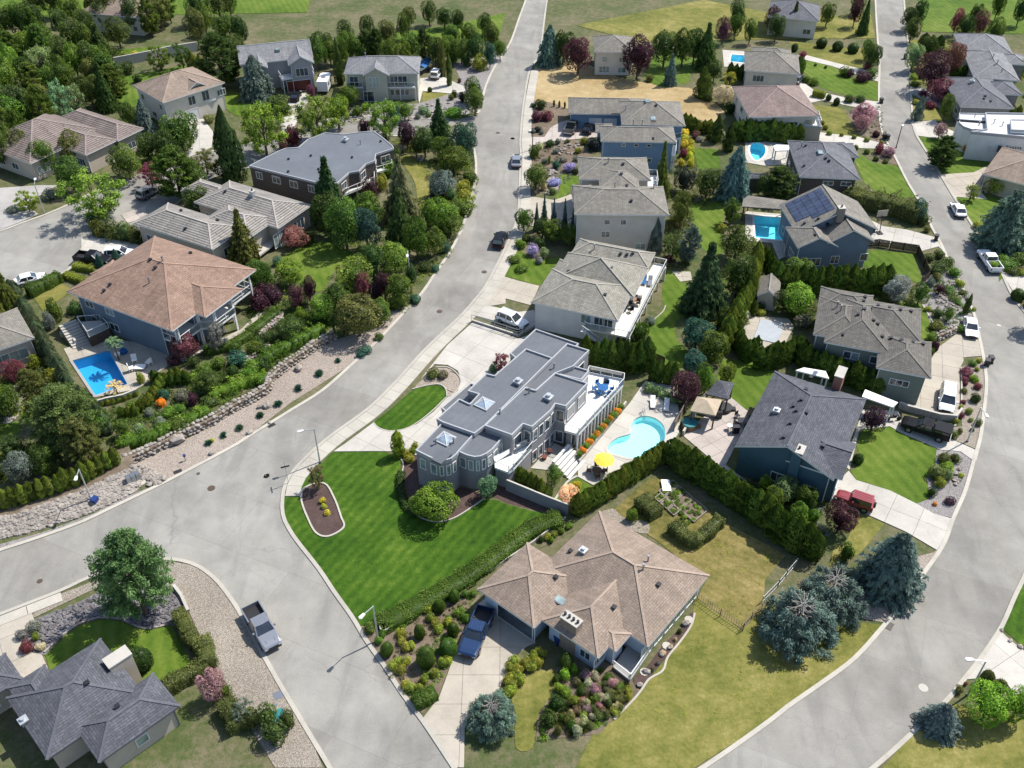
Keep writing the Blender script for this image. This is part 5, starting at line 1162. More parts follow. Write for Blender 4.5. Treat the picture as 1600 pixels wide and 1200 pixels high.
COL=dict(juniper=(.062,.088,.045),green=(.056,.095,.014),dark=(.034,.060,.013),bright=(.085,.150,.018),lime=(.12,.20,.02),yellow=(.36,.34,.035),yg=(.16,.19,.025),blue=(.072,.108,.090),bluegreen=(.035,.085,.055),
           purple=(.050,.022,.028),red=(.125,.035,.045),rust=(.14,.06,.045),olive=(.085,.10,.028),pink=(.26,.15,.15),peach=(.50,.37,.20),grey=(.12,.135,.11),pale=(.115,.175,.075),brown=(.10,.09,.045),
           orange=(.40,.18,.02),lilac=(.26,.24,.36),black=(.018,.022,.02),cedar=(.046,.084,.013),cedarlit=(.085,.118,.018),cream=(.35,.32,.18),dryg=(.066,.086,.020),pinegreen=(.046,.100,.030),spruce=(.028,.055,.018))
NAMES={('round','T'):'tree',('airy','T'):'light-crowned tree'}
CW=dict(juniper='grey-green',green='green',dark='dark green',bright='bright green',lime='lime green',yellow='golden yellow',yg='yellow-green',blue='blue-grey',bluegreen='blue-green',purple='dark purple',red='red-leaved',rust='rust-red',olive='olive',pink='pinkish',
          peach='peach-coloured',grey='grey-green',pale='pale green',brown='brownish',orange='orange-flowered',lilac='lilac-flowered',black='blackish',cedar='dark green',cedarlit='green',cream='cream-flowered',dryg='dull green',spruce='deep green',pinegreen='green')
KW=dict(round=('deciduous_tree','leafy tree','tree'),airy=('deciduous_tree','open-crowned tree','tree'),pine=('pine_tree','bushy pine','tree'),spruce=('spruce_tree','conical spruce','tree'),bluespruce=('spruce_tree','broad spruce','tree'),
          fir=('fir_tree','narrow fir','tree'),dome=('spruce_tree','domed bare-topped spruce','tree'),cedar=('cedar','upright cedar','cedar'),cypress=('cypress_tree','tall cypress','tree'),shrub=('shrub','shrub','shrub'),ball=('clipped_shrub','clipped round shrub','shrub'),tuft=('grass_tuft','spiky grass tuft','plant'),palm=('palm','small palm','palm'))
REG=[]
vr=random.Random(5)
def plant(kind,p,rpx,h,colr,area,name=None,z0=0.0,bare=False,desc=None,jitter=.18):
    sc=scale_at(*p);r=rpx/sc
    nm,kw,cat=KW[kind]
    zc={'shrub':r*.5,'ball':r*.8,'tuft':r*.4,'cedar':h*.5,'cypress':h*.42,'palm':h}.get(kind,h*.45 if kind=='dome' else h*.36 if kind in('spruce','bluespruce','fir') else h*.53)
    w_=G(p[0],p[1],zc+z0);loc=(w_.x,w_.y,z0);me=vr.choice(LIB[kind]);rz=vr.uniform(0,6.28)
    base=COL[colr];j=[1+vr.uniform(-jitter,jitter) for _ in range(3)];c=(base[0]*j[0]*j[2],base[1]*j[2],base[2]*j[1]*j[2],1)
    if kind=='shrub':nm={'purple':'purple_shrub','red':'purple_shrub','rust':'purple_shrub','yg':'golden_shrub','yellow':'golden_shrub','lime':'golden_shrub','pink':'flowering_shrub','cream':'flowering_shrub','orange':'flowering_shrub','lilac':'flowering_shrub','peach':'flowering_shrub','grey':'silvery_shrub','blue':'silvery_shrub','bluegreen':'silvery_shrub'}.get(colr,'shrub')
    if kind in('shrub','ball','tuft','cedar'):
        o=link(name or nm,me);o.color=c
        if kind=='cedar':o.location=loc;o.scale=(r,r,h)
        elif kind=='tuft':o.location=loc;o.scale=(r,r,r)
        else:
            hz=h if h else r*.9;o.location=(w_.x,w_.y,z0+hz*.42);o.scale=(r,r*vr.uniform(.88,1.12),hz*.75)
        o.rotation_euler=(0,0,rz)
    else:
        o=empty(name or nm,loc,0);cr=link('crown',me,o);cr.color=c;cr.rotation_euler=(0,0,rz)
        if kind=='dome':
            cr.location=(0,0,.3);cr.scale=(r,r,h);t=link('trunk',TR[0],o);t.scale=(3,3,h*.8);b=link('bare_branches',BARE,o);b.location=(0,0,h*.45);b.scale=(r*.5,r*.5,h*.62)
        elif kind in('round','airy','pine'):
            vz=h*.48;cr.location=(0,0,h*.53);cr.scale=(r*vr.uniform(.9,1.1),r*vr.uniform(.9,1.1),vz);cr.rotation_euler=(vr.uniform(-.16,.16),vr.uniform(-.16,.16),rz);t=link('trunk',TR[5],o);t.scale=(r*.9,r*.9,h*.75);t.scale[0]=t.scale[1]=max(1.6,min(r,3.2))
        elif kind=='palm':
            cr.location=(0,0,h);cr.scale=(r,r,r);t=link('trunk',TR[0],o);t.scale=(1.8,1.8,h)
        else:
            cr.location=(0,0,h*.02);cr.scale=(r,r,h);t=link('trunk',TR[0],o);t.scale=(2.2,2.2,h*.9)
            if bare:
                cr.scale=(r,r,h*.8);b=link('bare_branches',BARE,o);b.location=(0,0,h*.50);b.scale=(r*.55,r*.55,h*.42)
    REG.append((o,desc or(CW[colr]+' '+kw),area,p,cat));return o
def PT(r_,c_,area,items):
    for it in items:
        kind,x,y,rr,h,cl=it[:6];kw=it[6] if len(it)>6 else{}
        plant(kind,Z1(r_,c_,x,y),rr/3.81,h,cl,area,**kw)
def hedge_row(pts,h,w,spacing,colr,area,z0=0.0,desc='cedar',kind='cedar',jit=.15,centre=.5):
    line=[tuple(v[:2]) for v in W(pts,h*centre+z0)];P=resample(line,spacing)
    for i,q in enumerate(P):
        hh=h*vr.uniform(1-jit,1+jit*.6);o=link('cedar',vr.choice(LIB['cedar']));o.location=(q.x+vr.uniform(-.08,.08),q.y+vr.uniform(-.08,.08),z0);o.scale=(w*vr.uniform(.85,1.15),w*vr.uniform(.85,1.15),hh);o.rotation_euler=(0,0,vr.uniform(0,6.28))
        b=COL[colr];k=1+vr.uniform(-.22,.22);o.color=(b[0]*k*vr.uniform(.9,1.15),b[1]*k,b[2]*k,1)
        REG.append((o,CW[colr]+' '+desc,area,(q.x*10,0),'cedar'))
def box_hedge(pts,z0,h,wpx,colr,label,cat='hedge',dens=130,wob=.12,leaf=.11,smooth=True,name='hedge',wm=None):
    line=[tuple(v[:2]) for v in W(pts,h*.5)]
    if smooth:line=smooth_open(line,4)
    P=resample(line,.35);n=len(P);C,Nn,S,vv,ff=[],[],[],[],[];sc=scale_at(*pts[0]);wd=wm or wpx/sc;hw=wd/2
    per=2*h+wd;cl=[rs.uniform(.2,.7) for _ in range(n+1)]
    for i in range(n-1):
        a,b=P[i],P[i+1];t=(b-a).normalized();nm=Vector((-t.y,t.x));m=max(6,int((b-a).length*per*dens));wv=1+wob*math.sin(i*.9)+wob*rs.randn()*.5
        for _ in range(m):
            s=rs.uniform(0,per);f=rs.uniform(0,1);c=a+(b-a)*f
            if s<h:off,z,nr=-hw,s,(-nm.x,-nm.y,.2)
            elif s<h+wd:off,z,nr=s-h-hw,h,(0,0,1)
            else:off,z,nr=hw,s-h-wd,(nm.x,nm.y,.2)
            e=rs.normal(0,.05);z=z*wv if z>=h*.95 else z
            C.append((c.x+nm.x*off*wv+e,c.y+nm.y*off*wv+e,z0+z+e));Nn.append(nr);S.append(cl[i//3]+rs.normal(0,.12))
    for end,q,t in((0,P[0],(P[0]-P[1]).normalized()),(1,P[-1],(P[-1]-P[-2]).normalized())):
        nm=Vector((-t.y,t.x))
        for _ in range(int(wd*h*dens)):o_=rs.uniform(-hw,hw);C.append((q.x+nm.x*o_+t.x*.05,q.y+nm.y*o_+t.y*.05,z0+rs.uniform(0,h)));Nn.append((t.x,t.y,.2));S.append(rs.uniform(.25,.7))
    for i in range(n):
        t=(P[min(i+1,n-1)]-P[max(i-1,0)]).normalized();nm=Vector((-t.y,t.x))
        for s_,z in((-1,0),(-1,h*.9),(1,h*.9),(1,0)):vv.append((P[i].x+nm.x*hw*.88*s_,P[i].y+nm.y*hw*.88*s_,z0+z))
        if i:
            k=i*4
            for q in range(3):ff.append([k-4+q,k-3+q,k+1+q,k+q])
            if i==n-1:ff.append([k,k+1,k+2,k+3])
            if i==1:ff.append([0,3,2,1])
    me=leaf_mesh(name,C,Nn,leaf*rs.uniform(.7,1.4,len(C)),S,1.3,.5,(np.array(vv),ff));o=link(name,me);o.color=(*COL[colr],1);tag(o,label,cat);return o
def scatter(r_,c_,poly,n,kinds,rr,h,area,seed=0):
    g=random.Random(seed);x0,x1=min(poly[::2]),max(poly[::2]);y0,y1=min(poly[1::2]),max(poly[1::2]);pl_=list(zip(poly[::2],poly[1::2]));got=[]
    for _ in range(n*40):
        if len(got)>=n:break
        x,y=g.uniform(x0,x1),g.uniform(y0,y1)
        if not inside((x,y),pl_) or any(math.hypot(x-a,y-b)<rr[0]*1.05 for a,b in got):continue
        got.append((x,y));k,c=g.choice(kinds);r=g.uniform(*rr);hh=g.uniform(*h) if h else None
        plant(k,Z1(r_,c_,x,y),r/3.81,hh,c,area)
S_,A_,R_,B_='shrub','airy','round','ball'
def cover(polys,n,colr,label,h=.3,leaf=.13,rad=(.25,.8),seed=1,z0=0.0):
    g=np.random.RandomState(seed);C,Nn,S=[],[],[]
    for poly in polys:
        P=[tuple(v[:2]) for v in W(poly)];x0,x1,y0,y1=min(p[0] for p in P),max(p[0] for p in P),min(p[1] for p in P),max(p[1] for p in P);k=0;m=int(n/len(polys))
        for _ in range(m*12):
            if k>=m:break
            x,y=g.uniform(x0,x1),g.uniform(y0,y1)
            if not inside((x,y),P) or noise.noise((x*.22,y*.22,seed*3.1))<-.12:continue
            k+=1;r=g.uniform(*rad);q=34;a=g.uniform(0,6.28,q);rr=r*np.sqrt(g.uniform(0,1,q));hh=h*g.uniform(.5,1.6);z=hh*np.sqrt(np.maximum(0,1-(rr/r)**2))*g.uniform(.6,1.1,q)+.04
            C.append(np.stack([x+rr*np.cos(a),y+rr*np.sin(a),z0+z],1));Nn.append(np.stack([np.cos(a)*rr/r*.7,np.sin(a)*rr/r*.7,np.ones(q)],1));S.append(g.uniform(.15,.8)+g.normal(0,.12,q))
    C=np.concatenate(C);me=leaf_mesh('ground_cover',C,np.concatenate(Nn),leaf*g.uniform(.7,1.5,len(C)),np.concatenate(S),1.4,.5);o=link('ground_cover',me);o.color=(*COL[colr],1);tag(o,label,'ground cover',kind='stuff')
A1_=Z(3,1,690,440,640,330,600,220,820,180,900,100,1120,20,1600,-200,1600,90,1240,240,900,400)
A2_=Z(2,2,0,620,160,600,300,560,520,700,440,760,100,1000,0,1060)
A3_=Z(2,2,60,420,400,560,560,300,400,150,500,0,1300,-60,1290,90,1190,300,1040,520,800,760,500,760,200,640)
A4_=Z(1,2,830,640,1000,520,1320,520,1340,700,1340,1000,1060,1060,1080,860,960,690)
A5_=Z(1,1,-100,0,640,-20,700,300,620,420,300,420,0,560)
A6_=Z(2,3,900,180,1000,60,1110,-60,1130,300,1050,380,960,380);A7_=Z(2,3,1320,180,1480,200,1480,560,1380,900,1100,1050,1080,800,1200,600)
A8_=Z(1,3,900,650,1100,560,1110,640,1140,780,1290,790,1300,950,1000,1060,880,1060);A9_=Z(2,4,30,420,560,460,800,500,960,600,900,600,380,530,360,760,240,700,100,620,0,560)
B1_=Z(3,1,-100,-100,300,-40,560,260,600,420,240,560,-100,700);B2_=Z(1,1,700,400,1100,480,1160,640,900,740,700,760);B3_=Z(1,2,-60,420,180,400,480,440,620,400,1000,400,900,480,500,520,160,600,-60,640)
B4_=Z(3,4,-100,720,60,600,200,640,440,760,440,1000,260,900);B5_=Z(2,4,1000,300,1180,340,1300,640,1200,740,1080,720,1000,560);B6_=Z(1,3,140,600,430,600,440,800,300,900,140,900)
B7_=Z(4,2,700,600,830,480,1350,260,1240,620,1030,980,900,860);B8_=Z(4,3,300,760,600,740,760,860,600,1060,200,1160,260,900);B9_=Z(1,4,540,440,742,400,800,640,690,690,820,740,600,560)
cover([A1_,A2_,A4_,A5_,B2_],1900,'green','low green undergrowth in the gardens left of the street',seed=1)
cover([A1_,A2_,A3_,B3_,B1_],1500,'dark','dark low undergrowth between the trees on the left',seed=2)
cover([A3_,A4_,B3_,B1_],900,'yg','yellow-green low plants scattered through the left-hand gardens',seed=3)
cover([A6_,A7_,A8_,A9_,B4_],1700,'dryg','dull green undergrowth between the gardens right of the street',seed=4)
cover([A6_,A8_,B5_,B6_,B9_,B4_],700,'grey','grey-green low plants in the rock gardens',seed=5,rad=(.15,.45),leaf=.1)
cover([A7_,A9_,B5_,B7_,B8_],700,'bright','bright green low plants among the shrubs of the right-hand gardens',seed=6,rad=(.15,.4),leaf=.1,h=.22)
cover([B7_,B8_,A1_,B6_],420,'brown','brownish dry stems in the planting beds',seed=7,rad=(.12,.35),leaf=.09,h=.2)
cover([Z(3,3,640,830,860,640,960,640,1300,900,1600,1060)+Z(4,4,60,200)+Z(4,3,1520,380,1410,500,1140,310,1210,180),Z(4,3,1130,310,1520,420)+Z(4,4,500,450,760,470,400,812,60,1060)+Z(4,3,650,1040,950,680)],170,'yg','weedy tufts in the dry lawns right of the bungalow',seed=8,rad=(.1,.6),leaf=.06,h=.03)
# --- far left woods and gardens
scatter(1,1,[-60,20,640,20,690,120,690,320,470,380,290,420,130,500,60,640,-80,680],36,[('round','green'),('pine','green'),('round','dark'),('airy','pale'),('fir','dark'),('round','dryg'),('round','bright')],(64,92),(6.5,9.5),'in the woods at the far left',3)
scatter(1,1,[-200,-260,1500,-260,1500,-60,1200,20,640,10,-200,10],34,[('round','green'),('pine','green'),('round','dark'),('round','dryg')],(55,85),(7,10),'beyond the gardens, top left',4)
PT(1,1,'by the white balcony house',[('bluespruce',860,490,62,6.5,'blue'),(R_,1065,545,118,9,'green'),('cypress',945,370,30,6,'cedarlit'),(R_,755,440,55,5,'dark'),(A_,1220,730,75,5,'olive'),(R_,745,725,112,7,'green'),(R_,870,640,85,6,'dark'),(R_,985,640,80,7,'dark'),
    ('pine',1040,800,150,9,'green'),(A_,890,810,72,5,'red'),('cypress',1355,660,115,13.5,'spruce'),(S_,1240,480,40,1.6,'olive'),(R_,1150,830,80,6,'dark'),(R_,1180,940,90,5,'dryg')])
PT(1,1,'by the turning circle',[(A_,540,920,185,9,'bright'),(A_,155,965,75,4,'lime'),(S_,300,930,55,2,'grey'),(S_,70,1010,50,1,'grey'),(R_,410,800,100,7,'green'),(R_,250,690,90,7,'green'),(R_,420,640,80,7,'olive'),(R_,130,640,70,7,'dryg'),(S_,760,610,40,3,'cream')])
PT(1,1,'above the pale wall, top left',[(A_,940,110,75,6,'green'),(A_,1075,95,48,6,'green'),('cedar',1150,160,38,6,'cedarlit'),('cedar',1195,175,35,6,'cedarlit'),('pine',1300,130,125,11,'dark'),(S_,760,190,45,3,'dryg'),(S_,820,250,35,2,'dark'),(S_,740,110,30,2,'yg'),(S_,800,100,25,1.5,'yellow'),('round',1400,60,70,8,'dark')])
PT(1,2,'beside the two grey-roofed houses',[('bluespruce',35,265,105,8.5,'blue'),(A_,75,530,135,10,'bright'),(S_,170,370,75,2.5,'dark'),(S_,200,420,60,2.5,'green'),(A_,395,470,135,9,'bright'),(R_,520,430,85,7,'bright'),(R_,590,335,68,4.5,'green'),('cypress',525,160,38,10,'dryg'),(A_,800,470,125,8,'bright'),
    (R_,850,440,50,5,'bluegreen'),(R_,920,430,55,4,'bright'),(S_,690,410,32,1.5,'lime'),(S_,640,440,38,2,'green'),(R_,680,535,42,4,'purple'),(R_,935,570,62,6,'purple'),(S_,260,612,60,4,'red'),(S_,200,640,40,2,'rust'),(R_,1330,300,62,6,'green'),(R_,1340,370,62,6,'green'),
    (S_,365,340,30,3,'red'),(S_,325,290,30,3.5,'brown')])
PT(1,2,'on the gravel slope, top centre',[(S_,1218,338,26,1.6,'dark'),(S_,1200,358,20,1.4,'dryg'),(S_,1268,365,32,2.4,'black'),(S_,1215,435,72,2,'bright'),(S_,1370,160,58,3.5,'yg'),(S_,1245,80,35,3,'yg'),(S_,1290,150,36,3,'dark'),(S_,1210,130,35,3,'green'),('cedar',1150,130,22,7,'olive'),('cedar',1185,185,22,7,'olive'),('cedar',1130,105,20,6,'olive'),
    (R_,1340,55,60,7,'dark'),(R_,1430,90,42,6,'bluegreen'),(R_,1490,60,40,5,'green'),(S_,1035,425,45,1.5,'pale'),(S_,1000,465,25,1,'grey'),(S_,1065,460,22,1,'dark'),(B_,1073,305,18,1.1,'dark'),(S_,1250,255,14,1,'rust')])
scatter(1,2,[370,30,1300,30,1300,75,1020,80,980,95,700,75,560,110,520,130,380,110],15,[('round','dark'),('round','green'),('round','green'),('pine','dark')],(50,70),(6,8),'in the dark belt behind the olive house',5)
scatter(1,2,[560,-180,1500,-180,1480,0,560,0],12,[('round','dark'),('round','green'),('round','dryg')],(45,62),(5,7),'beyond the far houses, top',6)
PT(1,2,'between the flat brown house and the street',[('spruce',1128,530,80,8.5,'spruce'),('round',1275,600,85,8,'bluegreen'),(R_,1040,615,75,6,'dark'),(R_,1150,650,75,5,'green'),(R_,1215,725,112,5.5,'green'),(R_,1150,860,85,5,'grey'),(R_,990,645,45,4,'dryg'),(S_,1130,910,62,3,'purple'),(S_,1275,885,45,2,'yg'),(S_,1275,940,45,2,'yg'),(S_,1310,835,60,2.5,'green'),
    (R_,1130,1040,115,6,'bright'),(S_,1260,1000,85,2.5,'green'),('fir',470,950,128,11,'spruce'),('fir',895,950,115,11.5,'brown'),(S_,720,930,62,4,'purple'),(S_,790,880,40,3,'yg'),(S_,870,712,38,3,'green'),(S_,830,800,45,3,'bright'),(R_,700,1020,95,7,'green'),(R_,600,1050,80,7,'dark'),(S_,1020,720,30,1,'grey'),(S_,1200,940,35,2,'pale'),(S_,350,920,45,4,'dryg')])
# --- top centre
PT(1,3,'round the dry field and cream house',[('bluespruce',262,75,78,8.5,'blue'),(R_,435,85,100,9,'purple'),(R_,345,40,70,8,'dark'),(R_,792,100,105,10,'purple'),('spruce',985,210,50,6.5,'blue'),('round',950,45,85,9,'dark'),(R_,1060,45,70,9,'dark'),('spruce',1195,80,85,9.5,'dark'),(R_,1130,30,60,9,'dark'),('cypress',1180,275,72,6.5,'green'),(R_,1245,190,52,5,'dark'),(A_,1335,240,45,4,'yg'),
    (R_,1305,335,75,4,'cream'),(S_,1335,430,38,2.5,'dark'),(S_,1440,265,30,1.5,'green'),(S_,1205,350,40,2,'dryg'),(S_,545,170,13,.8,'yg'),(S_,568,176,13,.8,'yg'),(S_,592,184,13,.8,'yg'),(S_,618,194,13,.8,'yg'),(S_,660,200,22,1,'dark'),(S_,1180,130,40,2,'grey'),(S_,860,240,30,1.5,'olive')])
PT(1,3,'in the beds by the blue house',[(S_,210,398,42,2,'dark'),(S_,245,462,48,2,'red'),(S_,185,470,42,2,'red'),(S_,165,400,22,1,'bluegreen'),('cedar',288,385,8,1.5,'brown'),('cedar',320,390,8,1.5,'brown'),('cedar',352,395,8,1.5,'brown'),(S_,190,540,30,1,'black'),(S_,160,550,25,.8,'grey'),(S_,215,560,20,.8,'grey'),(S_,260,630,32,1.5,'dark'),(S_,310,620,22,1.2,'grey'),
    (S_,205,645,25,1.2,'cream'),(S_,300,670,28,1,'grey'),(S_,370,615,20,1,'olive'),(S_,430,670,25,1.2,'yg'),(S_,465,615,28,1.4,'yg'),(S_,520,640,50,2.5,'black'),(S_,170,690,40,2.5,'green'),('cedar',260,720,10,1.8,'yg'),(S_,300,760,30,1.6,'bluegreen'),(S_,380,770,45,1.8,'lilac'),(S_,340,720,28,1,'grey'),(S_,235,730,25,1,'grey'),(S_,420,720,25,1,'grey'),(S_,290,860,45,1.5,'lilac'),(S_,225,890,25,1.5,'cream'),(S_,415,790,30,1.2,'dark'),
    (R_,180,820,78,5,'green'),(S_,280,910,30,1,'green')]+[(S_,1062,575+k*33,30,1.8,'yellow') for k in range(3)]+[(S_,1100,640+k*36,30,1.8,'yellow') for k in range(4)]+[(S_,1040,640,24,1.6,'yg'),(S_,1060,692,30,1.8,'red'),(S_,1045,750,24,1.5,'yellow')])
PT(1,3,'behind the tall beige house',[('fir',930,830,62,10,'dryg'),(R_,1065,835,78,5,'black'),(R_,1205,850,82,6,'dark'),('bluespruce',1365,850,100,9.5,'blue'),(R_,1045,985,62,6,'dryg'),(A_,1350,1040,50,4,'green'),('cypress',1262,545,60,5.5,'dark'),('cypress',1335,600,50,5.5,'dark'),(S_,1130,580,30,1.5,'rust'),(S_,1155,600,28,1,'grey'),(S_,1210,590,24,1,'dark'),(R_,1560,870,75,5,'dark')])
# --- top right
PT(1,4,'beside the far end of the right street',[(R_,950,100,55,7,'pale'),(R_,705,100,58,6,'dark'),(R_,670,60,40,5,'green'),(R_,1065,185,112,9,'purple'),(R_,1195,112,64,8,'rust'),(R_,1105,305,92,5,'red'),(R_,1035,65,55,8,'dark'),(S_,985,215,40,2,'dark'),(S_,945,230,35,1.5,'yg'),(S_,955,262,45,1.2,'green'),('cypress',978,425,46,5,'blue'),(R_,1145,398,52,6,'green'),(S_,1215,435,34,3,'dark'),(B_,960,370,28,1,'yg'),
    (S_,1045,400,34,1.5,'red'),(S_,1000,330,28,1.2,'red'),(R_,1105,545,42,3.4,'pink'),('pine',1125,675,100,6,'dark'),(S_,1270,655,52,2,'orange'),(S_,1230,600,30,2,'dark'),(S_,1420,620,20,1,'dark'),(S_,1430,865,92,4,'yg'),(A_,1292,910,42,3.5,'yg'),(R_,1090,110,45,6,'dark')])
PT(1,4,'on the far right-hand lawns',[(S_,535,200,44,2,'green'),(S_,640,225,55,2.2,'purple'),(S_,690,215,40,2,'green'),(S_,670,168,34,2,'red'),(S_,560,215,30,2,'purple'),(S_,305,245,30,1.6,'bright'),(S_,350,260,34,1.6,'bright'),(S_,285,98,30,1.4,'red'),(B_,235,55,26,1.8,'dark'),(B_,585,55,38,2.2,'dark'),(B_,492,42,38,2.2,'dark'),(B_,398,22,38,2.2,'dark'),(S_,358,158,12,.6,'dark'),(S_,420,172,12,.6,'dark'),(B_,400,500,17,.9,'yg'),(B_,420,525,20,.9,'yg'),
    (B_,442,560,20,.9,'yg'),(B_,515,572,15,.7,'yg'),(B_,590,585,17,.8,'yg'),(B_,666,600,20,.9,'yg'),(B_,752,618,18,.8,'yg'),(B_,600,648,20,1,'yg'),(B_,668,668,22,1,'yg'),(B_,722,565,26,1.2,'purple'),(B_,437,355,20,1.4,'dark'),(B_,485,376,25,1.5,'dark'),(S_,560,362,38,1.6,'dark'),(S_,625,362,36,1.4,'dark'),(R_,650,445,80,4.5,'pink'),(R_,640,500,55,3.5,'pink'),(S_,800,680,48,2,'pink'),(S_,740,668,32,2,'red'),(S_,720,715,24,.8,'dark'),(S_,780,730,24,.8,'dark')])
PT(1,4,'by the dark brown house',[('pine',150,860,105,6,'dark'),(S_,365,915,60,1.4,'green'),(R_,985,1000,45,3.5,'bluegreen')])
scatter(1,4,[-250,-260,740,-260,720,-60,-250,-40],12,[('round','dark'),('round','green'),('spruce','dark'),('round','purple')],(40,55),(6,9),'beyond the lawns, top',8)
scatter(1,4,[900,-220,1800,-220,1800,0,1650,10,1500,-10,920,-10],12,[('round','dark'),('round','green'),('round','rust')],(40,55),(6,8),'beyond the houses, top right',9)
scatter(1,4,[1560,80,1600,60,1750,200,1750,380,1600,330,1560,200],7,[('round','green'),('shrub','rust'),('shrub','yg')],(35,50),(3,5),'at the edge by the grey-roofed houses',10)
# --- left middle
PT(2,1,'near the brown-roofed house',[(S_,590,155,62,3,'dryg'),(S_,665,165,72,3.2,'dryg'),(S_,745,175,72,3.2,'dryg'),(S_,805,195,55,3,'dryg'),(S_,560,120,45,2.5,'dark'),('fir',1440,220,110,8.5,'dryg'),(R_,1565,420,70,6,'green'),('cedar',590,345,26,3,'bluegreen'),('cedar',690,312,26,3,'bluegreen'),(S_,330,665,58,4,'green'),(S_,445,615,55,1.8,'dark'),(S_,490,655,60,1.8,'dark'),(S_,300,720,40,3,'grey'),
    ('palm',672,815,52,3.2,'pale'),(R_,1095,840,92,4,'red'),(A_,1290,780,62,5,'grey'),(S_,1560,540,62,3,'purple'),(S_,1030,930,45,1.4,'purple'),(S_,370,750,26,1.2,'rust'),(S_,840,1050,30,2,'yg')])
PT(2,1,'at the left edge',[('round',75,985,85,3.5,'red'),(S_,215,950,48,2.2,'yg'),('fir',30,540,75,9,'dryg'),('fir',-20,640,70,8,'dryg'),(S_,250,1020,50,2,'dryg'),(S_,320,960,55,2.5,'yg'),(S_,330,1040,50,2.5,'yg')])
PT(2,1,'on the terraces below the brown-roofed house',[(S_,x,y,r,h,c) for x,y,r,h,c in((1220,985,62,1.8,'green'),(1150,940,45,1.5,'dark'),(1300,950,50,1.6,'green'),(1410,925,68,2.2,'bluegreen'),(1480,1010,62,1.8,'bright'),(1560,960,55,2,'dark'),(1560,1040,60,1.5,'bright'),(1340,1030,45,1.2,'dark'),(1250,1050,50,1.2,'grey'),(1400,850,50,1.8,'green'),(1520,860,60,2,'green'),(1590,800,50,2,'dark'),(1160,1030,45,1.2,'bright'))])
box_hedge(Z(2,1,1215,870,1330,850,1450,790,1600,690),0,.9,16,'green','low green hedge edging the terrace under the curved balcony')
box_hedge(Z(2,2,0,760,80,700,160,640),0,1.0,18,'green','dark green hedge running towards the purple shrubs on the terrace')
hedge_row(Z(2,1,910,1020,990,1040,1110,1030),1.9,.75,.9,'cedar','in the clump below the pool loungers')
PT(2,2,'in the garden above the street bend',[(R_,230,400,100,4.5,'bright'),(S_,130,545,72,3,'purple'),(S_,60,590,70,3,'purple'),(R_,275,545,48,4.5,'purple'),(R_,350,500,50,5,'purple'),(R_,620,405,145,5.5,'bright'),(R_,520,560,95,5.5,'green'),(R_,640,650,150,7,'olive'),(R_,560,690,90,5,'dark'),(R_,430,610,90,4.5,'bright'),(R_,860,320,112,5.5,'bright'),(R_,730,330,85,6.5,'dark'),(R_,560,90,125,10,'green'),(R_,690,130,90,8,'bluegreen'),
    ('fir',900,130,105,10,'dark'),(R_,990,180,75,7,'green'),(R_,1090,70,100,5,'bright'),(R_,1195,110,85,4,'green'),(R_,1100,210,82,5,'green'),(R_,1020,240,60,5,'green'),(S_,1230,40,62,2.5,'dark'),(S_,1160,260,45,2,'bluegreen'),(R_,670,480,50,5,'red'),(R_,800,470,62,5,'purple'),(R_,885,500,92,5,'green'),(S_,960,440,42,3,'dark'),(S_,1040,370,52,1.6,'dark'),(S_,1105,385,32,1.2,'bluegreen'),(S_,760,540,50,3.5,'purple'),(S_,985,560,50,1.2,'bluegreen'),
    (S_,685,860,50,1,'bluegreen'),(S_,660,890,34,.8,'bluegreen'),(S_,770,785,36,1,'dryg'),(R_,240,730,98,3.5,'dark'),(S_,300,660,40,2,'bright'),(S_,60,830,42,1.6,'dark'),(S_,90,880,52,1.8,'dark'),(R_,265,190,85,3.5,'rust'),(S_,350,210,50,2.5,'dark'),(S_,165,345,32,1.5,'bluegreen'),(R_,40,420,85,6,'green'),(R_,460,40,100,8,'dark'),(R_,780,620,70,4,'green'),(S_,180,880,40,1.2,'green'),(S_,870,590,60,2.4,'green')])
PT(2,2,'on the gravel bank by the street',[('tuft',412,1000,36,.9,'bluegreen'),('tuft',525,925,26,.8,'bluegreen')])
PT(2,2,'in the beds of the flat-roofed house',[(A_,1495,930,52,3,'red'),(S_,1450,985,34,1.5,'pale'),(S_,1090,1005,46,1.2,'dryg'),(S_,1150,1010,42,1.1,'brown')])
box_hedge(Z(2,2,0,990,120,900,230,840,330,790,440,735),0,1.5,17,'bright','bright green vine row above the stone wall, upper stretch',dens=80,wob=.35,leaf=.16)
box_hedge(Z(3,1,700,440,860,400,1000,345,1130,290,1240,230),0,1.2,18,'bright','bright green vine row above the stone wall, lower stretch',dens=80,wob=.35,leaf=.16)
box_hedge(Z(3,1,1250,150,1400,90,1600,20),0,1.2,15,'lime','bright green vine row above the stone wall, middle stretch',dens=80,wob=.35,leaf=.16)
